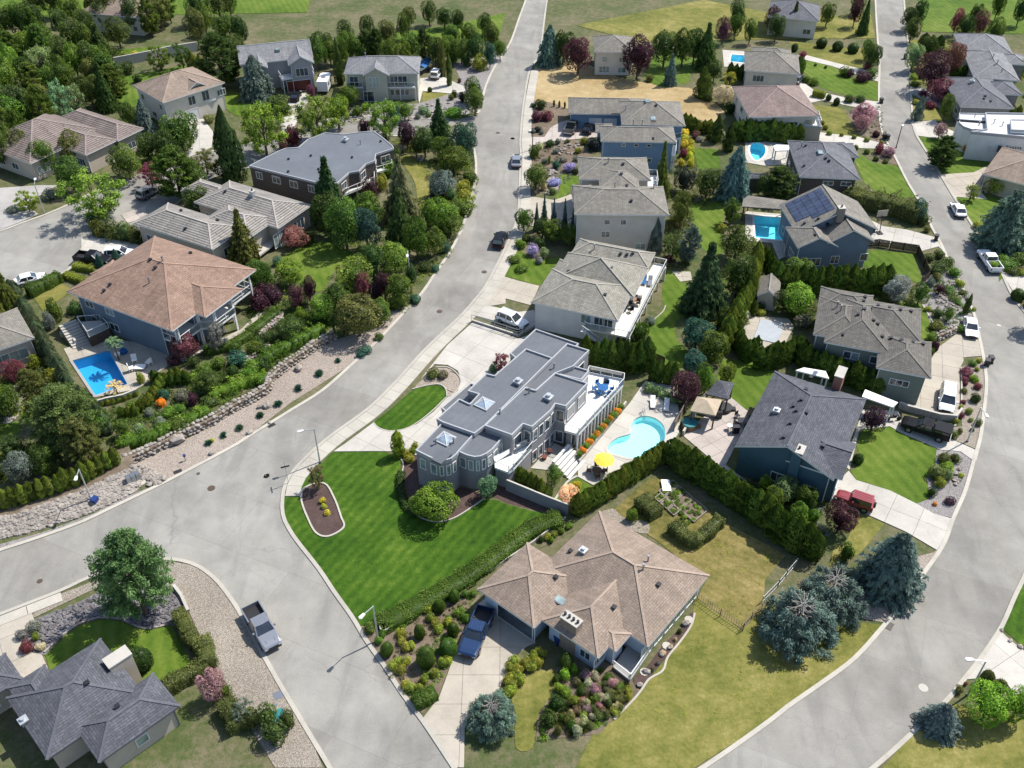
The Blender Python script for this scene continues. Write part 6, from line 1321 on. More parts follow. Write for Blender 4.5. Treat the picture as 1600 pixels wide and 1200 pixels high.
# --- lower left gardens
PT(3,1,'left of the stone bank',[('pine',380,270,200,9,'dryg'),('pine',480,420,130,7,'dryg'),('pine',230,150,110,8,'dryg'),(R_,110,565,95,4.5,'grey'),(R_,55,455,85,4,'dark'),(R_,30,170,90,5,'green'),(R_,570,300,80,4,'bright'),(S_,650,330,35,1.5,'yg'),(S_,155,270,32,1,'bright'),(R_,250,520,90,4.5,'dark'),(S_,-10,620,60,2.5,'dark'),(S_,330,600,70,2.5,'dark'),(S_,20,250,30,2,'dark')])
PT(3,1,'in the terrace garden below the pool',[(S_,975,150,42,1.6,'bluegreen'),(S_,960,195,32,1.2,'orange'),(S_,890,250,42,1.2,'grey'),(S_,1000,240,55,1.2,'bright'),(S_,1085,150,50,1.6,'grey'),(S_,1150,185,38,2,'purple'),(R_,1225,60,90,3.5,'dark'),(S_,1250,170,62,1.2,'dryg'),(S_,1330,130,40,1.2,'green'),(R_,725,335,58,3,'green'),(S_,830,345,45,1.2,'pale'),(S_,760,395,55,1.5,'bright'),(S_,1070,220,45,1,'bright'),(S_,1180,240,40,1.2,'yg'),(S_,950,300,42,1,'grey'),(S_,1420,60,60,1.6,'bright'),(S_,1390,20,40,2,'dark'),(R_,1080,320,60,2,'green'),('palm',680,85,55,1.6,'cream')])
PT(3,1,'on the gravel bank by the street',[('tuft',1550,260,30,.9,'bluegreen'),('tuft',1425,335,34,.9,'bluegreen'),('tuft',1330,378,32,.9,'bluegreen'),('tuft',1240,425,32,.9,'bluegreen'),(S_,1262,412,18,.5,'yellow')])
PT(3,2,'on the gravel bank by the street',[('tuft',412,18,30,.9,'bluegreen'),('tuft',290,98,36,.9,'bluegreen'),('tuft',168,192,36,.9,'bluegreen'),('tuft',60,260,32,.9,'bluegreen')])
BANKZ=1.15
hedge_row(Z(3,1,-260,830,-100,790,0,770,250,700,470,620,690,500),3.0,.74,.95,'cedarlit','in the row on top of the stone bank',z0=BANKZ,desc='small cedar',centre=.4)
hedge_row(Z(2,1,60,480,130,600,200,720,270,850,350,980,420,1100)+Z(3,1,560,230,620,330),3.3,1.15,1.25,'juniper','in the juniper screen left of the deep blue pool',desc='juniper',jit=.4)
hedge_row(Z(3,1,600,190,700,165,815,125),.9,.5,.7,'cedarlit','in the low poolside hedge',desc='clipped cedar')
hedge_row(Z(3,1,720,240,800,230,870,180,920,110,960,50,1040,15,1120,20),2.0,.62,.85,'cedarlit','in the hooked poolside hedge',desc='clipped cedar')
box_hedge(Z(2,1,165,520,250,480,355,425),0,1.8,15,'green','tall dark green hedge beside the parked white car, left')
box_hedge(Z(2,1,440,365,555,385),0,.9,11,'yg','short yellow-green hedge strip in front of the black pickup')
box_hedge(Z(2,1,385,415,500,455),0,.9,12,'yg','short yellow-green hedge strip nearer the brown-roofed house')
# --- corner garden, lower left
PT(4,1,'by the corner lawn, lower left',[('pine',775,170,235,12,'pinegreen'),(B_,832,680,92,2.8,'dark'),(S_,160,605,50,1.3,'red'),(S_,215,545,30,1,'yg'),(S_,205,480,52,1.2,'grey'),(S_,130,530,45,1,'grey'),(S_,240,600,36,.8,'cream'),(R_,1255,820,88,4.5,'pink'),(S_,1340,880,50,2,'green')])
PT(4,2,'at the bottom edge by the gravel',[(S_,20,1050,70,2.5,'dryg'),(S_,110,1040,75,3,'dryg'),(S_,230,1060,60,2.5,'dryg'),(S_,150,1130,80,3,'dryg'),('airy',-40,980,70,3,'grey')])
box_hedge(Z(4,1,1062,400,1100,480,1160,590),0,1.6,19,'olive','clipped yellow-green hedge beside the corner lawn, upper stretch',dens=150)
box_hedge(Z(4,1,1205,560,1225,640,1245,710),0,1.6,24,'olive','clipped yellow-green hedge beside the corner lawn, lower stretch',dens=150)
box_hedge(Z(4,1,985,850,1080,790,1240,715),0,1.5,22,'olive','clipped yellow-green hedge crossing towards the dark-roofed house',dens=150)
box_hedge(Z(4,1,1340,930,1370,985,1420,1090),0,1.5,27,'olive','clipped yellow-green hedge at the bottom edge by the gravel',dens=150)
# --- the corner lawn
PT(3,2,'on the lawn of the flat-roofed house',[('cedar',880,430,46,4.2,'yg'),(S_,925,490,36,1.1,'yg'),(S_,950,525,36,1.1,'yg'),(S_,985,448,26,1,'yg'),(S_,970,480,28,1,'yg'),(R_,1110,775,152,4.6,'bright'),(R_,1020,790,80,3.4,'bright'),(R_,1415,680,64,3.6,'pale'),(S_,1085,650,34,1.5,'bluegreen'),('airy',398,625,54,4,'brown'),(S_,432,770,26,.7,'yellow'),(S_,442,805,22,.6,'yellow'),(S_,462,842,24,.6,'yellow')])
box_hedge(Z(3,2,905,600,895,680,915,760,950,820,1000,860),0,.5,12,'dark','low dark ground-hugging hedge round the mulch bed on the lawn')
box_hedge(Z(4,2,770,470,900,410,1100,300,1280,190,1450,70)+Z(3,3,120,960,240,900,330,880),0,.8,24,'green','broad dark green hedge along the lower edge of the corner lawn',wm=2.2)
PT(4,2,'at the lawn corner by the street lamp',[(S_,715,495,45,1.1,'green'),(S_,752,470,30,1,'green')])
PT(4,2,'in the shrub bed beside the blue pickup',[(B_,1130,368,42,1.9,'green'),(B_,1218,310,38,1.9,'green'),(B_,1012,525,44,2,'green'),(B_,818,622,48,1.8,'green'),(B_,1050,675,70,2.8,'green'),(B_,1212,508,44,1.9,'green'),(B_,1180,605,66,2,'green')]+
   [(S_,x,y,36,1.0,'yg') for x,y in((1060,380),(1075,430),(1110,460),(905,520),(900,570),(930,610),(960,600),(880,690),(900,740),(850,720),(930,690),(960,850),(1010,850),(930,830),(1150,700),(1100,760),(1180,460),(1130,500),(1180,690),(1040,800))]+[(S_,x,y,30,.9,'bright') for x,y in((1270,420),(1230,400),(1290,440),(1180,440),(1280,290),(1330,290),(840,470),(790,530),(770,570))])
box_hedge(Z(4,2,980,930,1050,900,1110,870),0,1.0,24,'green','short dark green clipped hedge between street and tan driveway',dens=150)
PT(4,2,'right of the tan driveway',[(S_,x,y,42,1.1,'yg') for x,y in((1575,690),(1580,760),(1540,800),(1555,860),(1530,880),(1550,730))]+[('dome',1440,1000,150,3.4,'blue')])
PT(4,3,'along the bed in front of the brown bungalow',[(S_,x,y,44,1.1,'yg') for x,y in((210,635),(165,660),(120,700),(75,740),(60,790),(40,830),(150,720),(90,800),(190,690))]+[(B_,365,695,52,1.9,'green'),(S_,355,765,45,1.2,'lime'),(S_,400,740,35,1.2,'lime'),(S_,320,850,42,1.2,'lime'),(S_,360,880,40,1.2,'lime'),(S_,300,950,62,2,'dark'),(S_,260,1040,60,1.6,'dark'),(S_,300,800,30,1,'dark')])
scatter(4,3,[420,780,560,770,720,820,760,880,700,960,540,1060,320,1150,300,1060,380,900],60,[(S_,'yg'),(S_,'pink'),(S_,'dryg'),(S_,'green'),(S_,'olive'),(S_,'cream'),('tuft','dryg'),(S_,'brown')],(26,42),(.7,1.3),"in the bungalow's flower bed",12)
PT(4,3,'in the mulch under the sunroom',[(S_,1035,512,18,.6,'dark'),(S_,905,700,16,.5,'grey'),(S_,940,640,16,.5,'cream'),(S_,985,600,16,.5,'cream'),(S_,1010,560,14,.5,'cream'),(S_,870,740,16,.5,'dark')])
# --- around the kidney pool
PT(3,3,'around the kidney-shaped pool',[(R_,375,735,68,3,'peach'),(S_,425,700,34,1.6,'yellow'),(R_,290,615,55,3,'green'),(R_,1075,95,98,5,'purple'),(R_,1195,50,55,4.5,'bright')]+[(S_,x,y,40,1.4,'pale') for x,y in((850,105),(900,125),(955,145),(1005,170))])
for k in range(13):
    plant('shrub',Z1(3,3,440+k*20.5,495-k*23.5),26/3.81,.8,'orange' if k%2 else 'bright','in the raised planter under the white terrace',z0=.5)
hedge_row(Z(3,3,60,600,130,640,200,690,265,725),3.0,.7,.8,'cedarlit','in the hedge by the court of the flat-roofed house')
hedge_row(Z(3,3,430,790,560,720,680,640,800,560,900,500,950,460),3.2,1.05,.85,'cedarlit','in the lit hedge in front of the pool',jit=.1)
hedge_row(Z(3,3,1000,465,1080,520,1200,600,1320,680,1440,760,1600,850)+Z(3,4,120,890,220,950,330,1010,390,1040),4.6,1.4,1.0,'cedar','in the tall hedge behind the vegetable beds',jit=.11)
hedge_row(Z(2,3,545,900,650,900,760,895,850,890),5.2,1.25,.95,'cedar','in the tall dark hedge above the kidney pool')
hedge_row(Z(2,3,880,980,950,1000,1050,1010),3.6,.8,.95,'cedar','in the lower hedge behind the pool loungers')
PT(3,3,'in the yard with vegetable beds',[(S_,748,872,42,2,'bright'),(S_,375,925,28,.8,'bright'),(S_,330,955,26,.8,'bright'),(S_,245,990,26,.8,'yg'),(S_,290,975,24,.8,'yg'),(S_,210,1005,24,.8,'dark'),(S_,270,1010,24,.8,'bright')])
box_hedge(Z(3,3,800,765,850,810,905,860),0,1.5,26,'olive','thick clipped hedge block beside the vegetable beds',dens=150)
box_hedge(Z(3,3,990,920,1060,980,1120,1015,1190,970,1240,920,1285,880),0,1.4,19,'olive','L-shaped clipped hedge wrapping the corner of the vegetable beds',dens=150,smooth=False)
# --- middle: between the two streets
PT(2,3,'beside the driveway of the grey-roofed house',[(R_,110,85,64,4.5,'green')]+[('spruce',x,y,26,h,'blue') for x,y,h in((185,95,5),(230,65,6),(288,80,5.5),(352,95,6),(408,100,6),(438,130,5))]+[(R_,290,150,88,4,'green'),(R_,380,175,62,4,'green'),(R_,220,130,60,4,'dark'),('cedar',472,170,28,5,'cedarlit'),(S_,160,280,44,2,'lilac'),(S_,232,292,42,1.6,'pale'),(S_,85,235,42,1.6,'bright'),(S_,100,370,50,1,'green'),(S_,50,320,46,1,'green'),(S_,200,240,40,1.8,'dark'),(S_,200,335,30,1,'grey'),(S_,120,200,35,1.2,'dark')])
PT(2,3,'in the gardens below the tall beige house',[('cypress',895,205,55,6.5,'blue'),(A_,1000,235,58,5,'dryg'),('pine',1100,235,68,6.5,'blue'),(S_,1042,115,32,2,'cream'),(S_,970,330,34,1.4,'purple'),('fir',1195,490,165,11,'spruce'),(R_,1380,220,108,6,'dark'),(R_,1390,400,100,8,'dark'),(S_,1290,145,32,1.4,'yg'),(R_,1040,60,45,5,'dryg'),(R_,1140,770,110,5.5,'bluegreen'),(R_,1240,840,108,5,'green'),(R_,1120,930,72,4,'bluegreen'),(R_,1180,1000,60,4,'green'),(S_,800,775,62,3,'green'),(S_,860,690,42,1.2,'grey'),
    (R_,1320,1000,50,4,'cedarlit'),(S_,1460,600,36,2,'yg'),(S_,1515,645,30,.9,'yg'),(S_,1530,605,22,1,'dark'),(S_,1430,660,30,1.2,'cream'),(A_,1350,30,50,5,'green'),(S_,1300,700,60,3,'dark'),('cedar',480,830,30,3.5,'cedarlit'),('cedar',510,890,28,3.5,'cedar')])
hedge_row(Z(2,3,1500,300,1480,400,1460,480,1410,580,1370,650,1330,740,1300,820),5.0,1.2,1.5,'cedarlit','in the long hedge between the two rows of gardens')
hedge_row(Z(2,3,1380,740,1400,830,1450,870,1500,830),3.6,.95,1.0,'cedar','in the dark hedge left of the covered pool')
hedge_row(Z(2,4,15,300,60,300,110,330),4.2,.9,1.1,'cedar','in the hedge below the rectangular pool')
hedge_row(Z(2,4,100,400,170,440,330,440,450,440,560,440,680,440,790,440),4.8,1.4,1.25,'cedar','in the tall hedge behind the sage house')
hedge_row(Z(2,4,30,900,110,900,200,860,260,830,300,900,420,950,560,990,700,1040,770,1080),4.0,1.25,1.05,'cedar','in the hedge above the dark blue house')
hedge_row(Z(1,3,1070,490,1150,520,1240,520),3.0,1.0,1.1,'cedarlit','in the hedge below the dry field')
hedge_row(Z(1,3,1370,540,1450,545,1540,545)+Z(1,4,60,540,150,550,290,560),4.4,1.45,1.2,'cedar','in the hedge behind the round pool')
hedge_row(Z(1,3,1340,190,1410,195),3.5,1.0,1.2,'cedar','in the hedge by the small far pool')
hedge_row(Z(1,4,262,150,285,165),3.5,.9,1.0,'cedar','by the white house with the verandah')
hedge_row(Z(1,4,1180,195,1290,205),2.8,1.1,1.1,'cedar','in the hedge by the purple trees')
hedge_row(Z(1,4,1285,410,1400,425,1600,440),3.0,.9,1.1,'cedarlit','in the hedge before the flat modern house')
hedge_row(Z(1,4,1010,20,1100,25),3.5,1.4,1.6,'dark','near the top of the right street')
box_hedge(Z(1,4,345,325,420,340),0,1.3,10,'yg','yellow-green clipped hedge block on the far gravel garden')
box_hedge(Z(1,4,530,930,650,960,780,985,900,1020,990,1055),0,2.6,20,'olive','long loose green hedge behind the solar-panel house',wob=.2,leaf=.17,dens=70,wm=3.4)
PT(2,4,'near the sage green house',[(R_,258,385,92,5,'green'),(R_,260,560,112,5,'lime'),(R_,175,570,68,4,'dark'),(A_,285,690,58,2.4,'grey'),(R_,845,490,92,4.5,'grey'),(R_,985,530,62,4,'green'),(S_,1042,465,38,1.2,'blue'),(S_,1075,440,32,1.4,'olive'),(R_,1100,500,38,2,'purple'),(S_,30,610,40,1.4,'dark'),(S_,40,645,28,1,'yg'),('cedar',0,620,20,2.5,'cedarlit')])
PT(2,4,'in the street-side rock garden',[(S_,1030,310,48,1.4,'olive'),(S_,1095,300,38,1.4,'olive'),(S_,1110,355,62,1.3,'dark'),(S_,1080,385,48,1.2,'dark'),(S_,1150,340,40,1.3,'green'),(S_,1185,405,42,1.4,'bright'),(S_,1218,470,34,1.2,'yg'),(S_,1155,500,48,.8,'green'),(S_,1190,545,46,.7,'green'),(S_,1240,520,34,.7,'dryg'),(S_,1210,580,30,.6,'green'),('cypress',1268,595,28,3.4,'dark'),(R_,1155,650,46,2.4,'green'),(S_,1085,655,38,1.6,'olive'),
    (S_,1075,720,46,1.4,'olive'),(S_,1140,745,38,1,'yg'),(S_,1050,790,38,1.4,'bright'),(B_,1070,845,30,1.5,'purple'),(S_,1220,745,28,1.2,'bright'),(S_,1300,625,18,.7,'yg'),(S_,1025,620,25,.8,'yg'),(S_,1050,880,20,1,'green'),(S_,1000,90,50,2,'olive'),(S_,1020,150,24,1.2,'olive'),(R_,980,45,48,3.5,'bluegreen')])
PT(2,4,'right of the right street',[('bluespruce',1500,135,165,9.5,'blue'),(S_,1490,330,85,1.6,'green'),(S_,1580,320,60,1.6,'green'),(S_,1540,390,50,1.2,'dryg'),(S_,1590,400,38,1,'yg'),(B_,1570,530,52,1.8,'dark'),(S_,1660,580,60,2,'dark'),(S_,1330,120,40,1.2,'yg'),(R_,1700,640,80,6,'green')])
for T_ in([(2,1258,985,40,.9,'red'),(2,1293,945,30,.8,'green'),(2,1332,928,22,.7,'yg'),(2,1300,1030,32,.8,'lime'),(3,1258,20,36,.9,'red'),(3,1312,55,25,.8,'lime'),(3,1326,92,30,.9,'red'),(3,1250,75,22,.7,'red'),(3,1242,120,25,.8,'olive'),(3,1310,165,38,1.3,'dark'),(3,1236,185,20,.7,'red'),(3,1272,240,28,.9,'yg'),(3,1225,215,18,.6,'yg'),(3,1226,265,24,.8,'red'),(3,1200,302,22,.7,'yg'),(3,1285,292,18,.6,'yg'),(3,1325,310,28,1,'olive'),(3,1290,348,18,.5,'dark'),(3,1180,382,32,1.1,'olive'),(3,1217,362,22,.9,'olive'),(2,1320,980,18,.6,'yg'),(2,1250,1040,26,.7,'red')],):
    for(row,x,y,r,hh,c) in T_:plant('shrub',Z1(row,4,x,y),r/3.81,hh,c,'in the gravel island by the white people carrier')
PT(3,4,'around the dark blue house',[(R_,710,285,78,4,'purple'),(B_,612,525,36,1.5,'dark'),(R_,515,870,102,4.5,'purple'),(R_,180,700,88,4,'pale'),(R_,310,745,68,4,'green'),(R_,60,660,42,2.4,'lime'),(R_,265,840,62,3,'bright'),(S_,90,605,38,1,'olive'),(S_,20,620,34,1.4,'lime'),(S_,340,880,48,2,'bright'),(R_,110,760,60,4,'green')])
PT(3,4,'in the gravel bed below the black pickup',[(S_,1125,520,48,1.3,'dryg'),(S_,1190,522,38,1.1,'olive'),(S_,1145,570,48,1.1,'lime'),(S_,1080,610,60,1.6,'olive'),(S_,1140,620,46,1.4,'pale'),(S_,1100,665,42,1.2,'yg'),(S_,1050,725,32,1.2,'dark'),(S_,1225,625,22,.7,'yellow'),(S_,1160,772,38,.8,'purple'),(S_,1070,790,18,.5,'orange')])
PT(4,4,'in the lower right corner',[('bluespruce',815,150,208,8.2,'blue'),('dome',450,290,196,5.2,'blue',dict(jitter=.04)),('dome',260,450,215,5.4,'blue',dict(jitter=.04)),(R_,1400,940,148,5,'lime'),(R_,1580,940,100,5,'lime'),('bluespruce',1110,1040,130,3.6,'blue'),(B_,1375,800,52,2.2,'olive'),(B_,1450,850,44,2,'olive'),(S_,540,60,50,2.4,'green'),(S_,1250,825,14,.5,'rust'),(S_,1210,860,30,1,'olive')])
# ------------------------------------------------------------------ vehicles
def loft(st,mb=None,m=0):
    mb=mb or MB();rings=[]
    for(x,w_,z0,z1,ins) in st:
        h_=z1-z0;rings.append([(x,s*a,z) for s,a,z in((-1,w_*.88,z0),(-1,w_,z0+h_*.25),(-1,w_,z0+h_*.65),(-1,w_*.96,z1-h_*.1),(-1,w_-ins,z1),(1,w_-ins,z1),(1,w_*.96,z1-h_*.1),(1,w_,z0+h_*.65),(1,w_,z0+h_*.25),(1,w_*.88,z0))])
    for a,b in zip(rings,rings[1:]):
        for i in range(10):j=(i+1)%10;mb.face([a[i],b[i],b[j],a[j]],m)
    mb.face(rings[0],m);mb.face(list(reversed(rings[-1])),m);return mb
VEH={}
def make_vehicle(kind,paint_):
    if kind=='pickup':L,Wd,belt,roof,gb,gt,wr,wb=5.8,1.98,1.18,1.86,(-.75,1.25),(-.62,.45),.40,(-1.75,1.85)
    elif kind=='suv':L,Wd,belt,roof,gb,gt,wr,wb=4.7,1.88,1.02,1.70,(-2.18,1.05),(-1.95,.25),.36,(-1.4,1.45)
    elif kind=='van':L,Wd,belt,roof,gb,gt,wr,wb=5.1,1.98,1.05,1.75,(-2.4,1.45),(-2.25,.6),.36,(-1.5,1.6)
    elif kind=='jeep':L,Wd,belt,roof,gb,gt,wr,wb=4.4,1.85,1.15,1.82,(-1.95,.6),(-1.9,.35),.42,(-1.3,1.4)
    else:L,Wd,belt,roof,gb,gt,wr,wb=4.6,1.80,.90,1.42,(-1.75,1.0),(-1.15,.2),.33,(-1.35,1.4)
    h_,w_=L/2,Wd/2;z0=.38 if kind!='pickup' else .5;hood=belt-(.06 if kind in('pickup','jeep') else .12)
    nose=.8 if kind in('pickup','jeep') else .62
    P=[]
    if kind=='pickup':st=[(-.85,w_,z0,belt,.08),(.4,w_,z0,belt,.08),(1.2,w_,z0,belt,.1),(2.2,w_*.98,z0,hood,.14),(2.72,w_*.95,z0,hood-.08,.2),(2.88,w_*.88,z0+.05,nose+.1,.2)]
    elif kind=='jeep':st=[(-h_,w_*.97,z0+.1,belt,.06),(-.5,w_,z0+.1,belt,.06),(.6,w_,z0+.1,belt,.08),(.7,w_*.92,z0+.1,hood,.12),(h_-.25,w_*.8,z0+.15,hood-.03,.15),(h_,w_*.78,z0+.2,hood-.15,.15)]
    elif kind=='sedan':st=[(-h_,w_*.85,z0+.1,belt-.2,.15),(-h_+.15,w_*.95,z0,belt-.05,.16),(-1.7,w_,z0,belt,.12),(0,w_,z0,belt,.08),(1.0,w_,z0,belt-.02,.12),(h_-.4,w_*.96,z0,hood-.08,.2),(h_-.06,w_*.85,z0,nose,.2),(h_,w_*.8,z0+.08,nose-.1,.2)]
    else:st=[(-h_,w_*.88,z0+.12,belt-.1,.1),(-h_+.12,w_*.97,z0,belt,.1),(-1.2,w_,z0,belt,.07),(.6,w_,z0,belt,.08),(1.1,w_,z0,belt-.02,.12),(h_-.4,w_*.96,z0,hood-.05,.2),(h_-.06,w_*.86,z0,nose+.05,.22),(h_,w_*.8,z0+.1,nose-.08,.2)]
    b=loft(st);P.append(('body',b.mesh('body',MATS[paint_])))
    if kind=='pickup':
        bd=MB();x0,x1=-2.9,-.86;zf,zt=.78,1.28
        bd.box(x0,x1,-w_,-w_+.12,z0+.05,zt).box(x0,x1,w_-.12,w_,z0+.05,zt).box(x0,x0+.08,-w_+.12,w_-.12,z0+.1,zt-.02).box(x1-.07,x1,-w_+.12,w_-.12,zf,zt-.02)
        P.append(('bed',bd.mesh('bed',MATS[paint_])));P.append(('bed_floor',MB().box(x0+.08,x1-.07,-w_+.12,w_-.12,zf-.08,zf).mesh('bed_floor',MATS['black_plastic'])))
    g=MB();(b0,b1),(t0,t1)=gb,gt;wb_,wt=w_*.92,w_*.74;zr=roof-.05
    A=[(b0,-wb_,belt-.02),(b1,-wb_,belt-.02),(b1,wb_,belt-.02),(b0,wb_,belt-.02)];T=[(t0,-wt,zr),(t1,-wt,zr),(t1,wt,zr),(t0,wt,zr)]
    for i in range(4):j=(i+1)%4;g.face([A[i],A[j],T[j],T[i]])
    g.face(T);P.append(('windows',g.mesh('windows',MATS['car_glass'])))
    r=MB();R0=[(t0-.06,-wt-.03),(t1+.05,-wt-.03),(t1+.12,0),(t1+.05,wt+.03),(t0-.06,wt+.03)];r.prism(R0,zr-.02,zr+.05)
    for k in range(4 if kind!='sedan' else 0):y=-.45+.3*k;r.box(t0+.1,t1-.1,y-.03,y+.03,zr+.05,zr+.075)
    for i in range(4):r.bar(A[i],T[i],.09)
    mx=.45*(b0+b1)
    for s in(-1,1):r.bar((mx,s*wb_,belt),(mx+.0,s*wt,zr),.1)
    if kind in('suv','van'):
        for s in(-1,1):r.bar((mx-1.15,s*wb_,belt),(mx-1.1,s*wt,zr),.1);r.bar((t0+.2,s*(wt-.05),zr+.1),(t1-.2,s*(wt-.05),zr+.1),.05)
    P.append(('roof',r.mesh('roof',MATS[paint_])))
    P.append(('bumper',MB().box(h_-.08,h_+.06,-w_*.82,w_*.82,z0-.02,z0+.22).mesh('bumper',MATS['black_plastic'])));P.append(('bumper',MB().box(-h_-.07,-h_+.05,-w_*.85,w_*.85,z0-.02,z0+.2).mesh('bumper',MATS['galvanised' if kind=='pickup' else 'black_plastic'])))
    P.append(('grille',MB().box(h_-.02,h_+.03,-w_*.5,w_*.5,z0+.24,nose-.02 if nose-.02>z0+.3 else z0+.34).mesh('grille',MATS['dark_metal'])))
    for s in(-1,1):
        P.append(('headlight',MB().box(h_-.16,h_-.0,s*w_*.72-.16,s*w_*.72+.16,nose-.14,nose+.02).mesh('headlight',MATS['headlight_glass'])));P.append(('tail_light',MB().box(-h_-.02,-h_+.06,s*w_*.86-.1,s*w_*.86+.1,belt-.42,belt-.12).mesh('tail_light',MATS['tail_light_red'])))
        P.append(('mirror',MB().box(b1-.55,b1-.35,s*(w_+.1)-.1,s*(w_+.1)+.1,belt,belt+.2).mesh('mirror',MATS[paint_])))
    sm=MB()
    for x in((gb[1]-.75,.25,-.72) if kind=='pickup' else(gb[1]-.55,mx,mx-1.1)):
        for s in(-1,1):sm.box(x-.012,x+.012,s*w_-.004,s*w_+.004,z0+.1,belt-.05)
    for s in(-1,1):sm.box(-h_+.5,h_-.6,s*w_-.006,s*w_+.012,z0+.02,z0+.1)
    for s in(-.45,.45):sm.box(gb[1]+.35,h_-.45,s-.01,s+.01,hood-.01,hood+.012)
    P.append(('body_trim',sm.mesh('body_trim',MATS['black_plastic'])))
    wh=[]
    for x in wb:
        for s in(-1,1):
            Mx=Matrix.Translation((x,s*(w_-.10),wr))@Matrix.Rotation(-s*math.pi/2,4,'X')
            ty=MB().cyl((0,0),wr,-.12,.12,18,0,None,Mx).mesh('wheel',MATS['tyre_rubber']);ri=MB().cyl((0,0),wr*.62,.12,.135,12,0,None,Mx).mesh('rim',MATS['grey_metal']);wh.append((ty,ri))
            P.append(('wheel_arch',MB().cyl((0,0),wr*1.18,-.16,.085,16,0,None,Mx).mesh('wheel_arch',MATS['black_plastic'])))
    return P,wh
def vehicle(kind,paint_,name,cat,label,rear,front,z=.8,extra=None):
    key=(kind,paint_)
    if key not in VEH:VEH[key]=make_vehicle(kind,paint_)
    P,wh=VEH[key];a,b=G(*rear,z),G(*front,z);c=(a+b)/2;ang=math.atan2(b.y-a.y,b.x-a.x);o=empty(name,(c.x,c.y,.01),ang);tag(o,label,cat)
    for n_,me in P:link(n_,me,o)
    for ty,ri in wh:t=link('wheel',ty,o);link('rim',ri,t)
    o.location.z=.1 if 'drive' in label or 'garage' in label or 'house' in label else .012;return o
V=lambda kind,pt,nm,cat,lab,r_,c_,x0,y0,x1,y1,z=.8:vehicle(kind,pt,nm,cat,lab,Z1(r_,c_,x0,y0),Z1(r_,c_,x1,y1),z)
vehicle('pickup','silver_car_paint','parked_pickup','pickup','silver pickup with an open bed parked by the gravel verge',(389.5,946),(429,1014))
V('pickup','blue_car_paint','parked_pickup','pickup','dark blue pickup on the driveway of the brown bungalow',4,2,1400,400,1300,635)
vehicle('suv','white_car_paint','parked_suv','car','white sport utility car on the walled driveway above the flat roofs',(783,492),(818,506))
V('suv','black_car_paint','parked_suv','car','black sport utility car parked on the left street by the kerb',2,2,1475,240,1505,160)
V('sedan','silver_car_paint','parked_car','car','silver sedan parked on the left street farther up than the black one',1,3,62,755,67,690)
V('pickup','grey_car_paint','parked_pickup','pickup','grey pickup on the paved driveway before the three garage doors',1,3,375,555,415,495)
V('sedan','black_car_paint','parked_car','car','dark sedan on the paved driveway before the three garage doors',1,3,478,555,515,505)
V('pickup','black_car_paint','parked_pickup','pickup','black pickup on the driveway of the brown-roofed house with the pool',2,1,480,310,630,330)
V('suv','white_car_paint','parked_suv','car','white car behind the black pickup at the brown-roofed house',2,1,660,290,765,285)
V('sedan','white_car_paint','parked_car','car','white car behind the hedge at the edge of the turning circle',2,1,100,455,250,415)
V('sedan','black_car_paint','parked_car','car','dark car on the driveway before the red garage door',1,2,262,365,285,310)
V('suv','silver_car_paint','parked_suv','car','silver car half under a dark red tree by the turning circle',1,1,850,930,925,890)
V('sedan','white_car_paint','parked_car','car','white car on the right street beside the upper lawn',1,4,1225,1040,1195,985)
V('pickup','white_car_paint','parked_pickup','pickup','white pickup with green goods in its bed beside the large blue spruce',2,4,1420,365,1370,295)
V('sedan','white_car_paint','parked_car','car','white car on the edge of the right street by the rock garden',2,4,1278,670,1293,775)
V('van','white_car_paint','parked_people_carrier','car','white people carrier on the tan driveway of the sage house',3,4,1152,90,1138,235)
V('pickup','black_car_paint','parked_pickup','pickup','black pickup with a covered bed on the narrow driveway of the dark blue house',3,4,1150,385,885,300)
V('jeep','red_car_paint','parked_suv','car','red off-road car on the driveway beside a purple tree',3,4,690,800,500,735).scale=(.93,.93,.93)
V('sedan','grey_car_paint','parked_car','car','grey car beside the white house with the verandah',1,4,240,255,270,225)
V('suv','white_car_paint','parked_suv','car','white car next to the boat at the olive house',1,2,1100,225,1125,190)
for o in list(bpy.data.objects):
    lb=o.get('label','')
    if lb.startswith('black pickup with a covered'):MB().box(-2.88,-.9,-.95,.95,1.285,1.82).box(-2.7,-1.0,-.98,-.951,1.4,1.7,1).box(-2.7,-1.0,.951,.98,1.4,1.7,1).build('bed_canopy',[MATS['black_car_paint'],MATS['car_glass']],o)
    if lb.startswith('white pickup with green'):c_=link('cargo',LIB['shrub'][0],o);c_.location=(-1.8,0,1.2);c_.scale=(.8,.7,.5);c_.color=(*COL['lime'],1)
    if lb.startswith('red off-road'):MB().cyl((0,0),.38,0,.24,16,0,None,Matrix.Translation((-2.2,0,1.05))@Matrix.Rotation(-math.pi/2,4,'Y')).build('spare_wheel',MATS['tyre_rubber'],o)
c=G(*Z1(1,2,450,300),.2);o=empty('camping_trailer',(c.x,c.y,0),R(88));tag(o,'small white camping trailer parked beside the grey house with the red garage','trailer')
MB().prism([(-2.4,-1.1),(2.0,-1.1),(2.5,-.7),(2.5,.7),(2.0,1.1),(-2.4,1.1)],.6,2.7).build('body',MATS['white_car_paint'],o);MB().box(-1.5,-.5,-1.13,-1.101,1.5,2.1).box(.3,1.4,-1.13,-1.101,1.5,2.1).box(2.502,2.53,-.5,.5,1.5,2.1).build('window',MATS['window_glass'],o)
MB().box(-.5,.3,-.4,.4,2.7,2.9).build('roof_vent',MATS['grey_metal'],o);MB().bar((2.4,0,.6),(3.5,0,.5),.12).build('drawbar',MATS['dark_metal'],o)
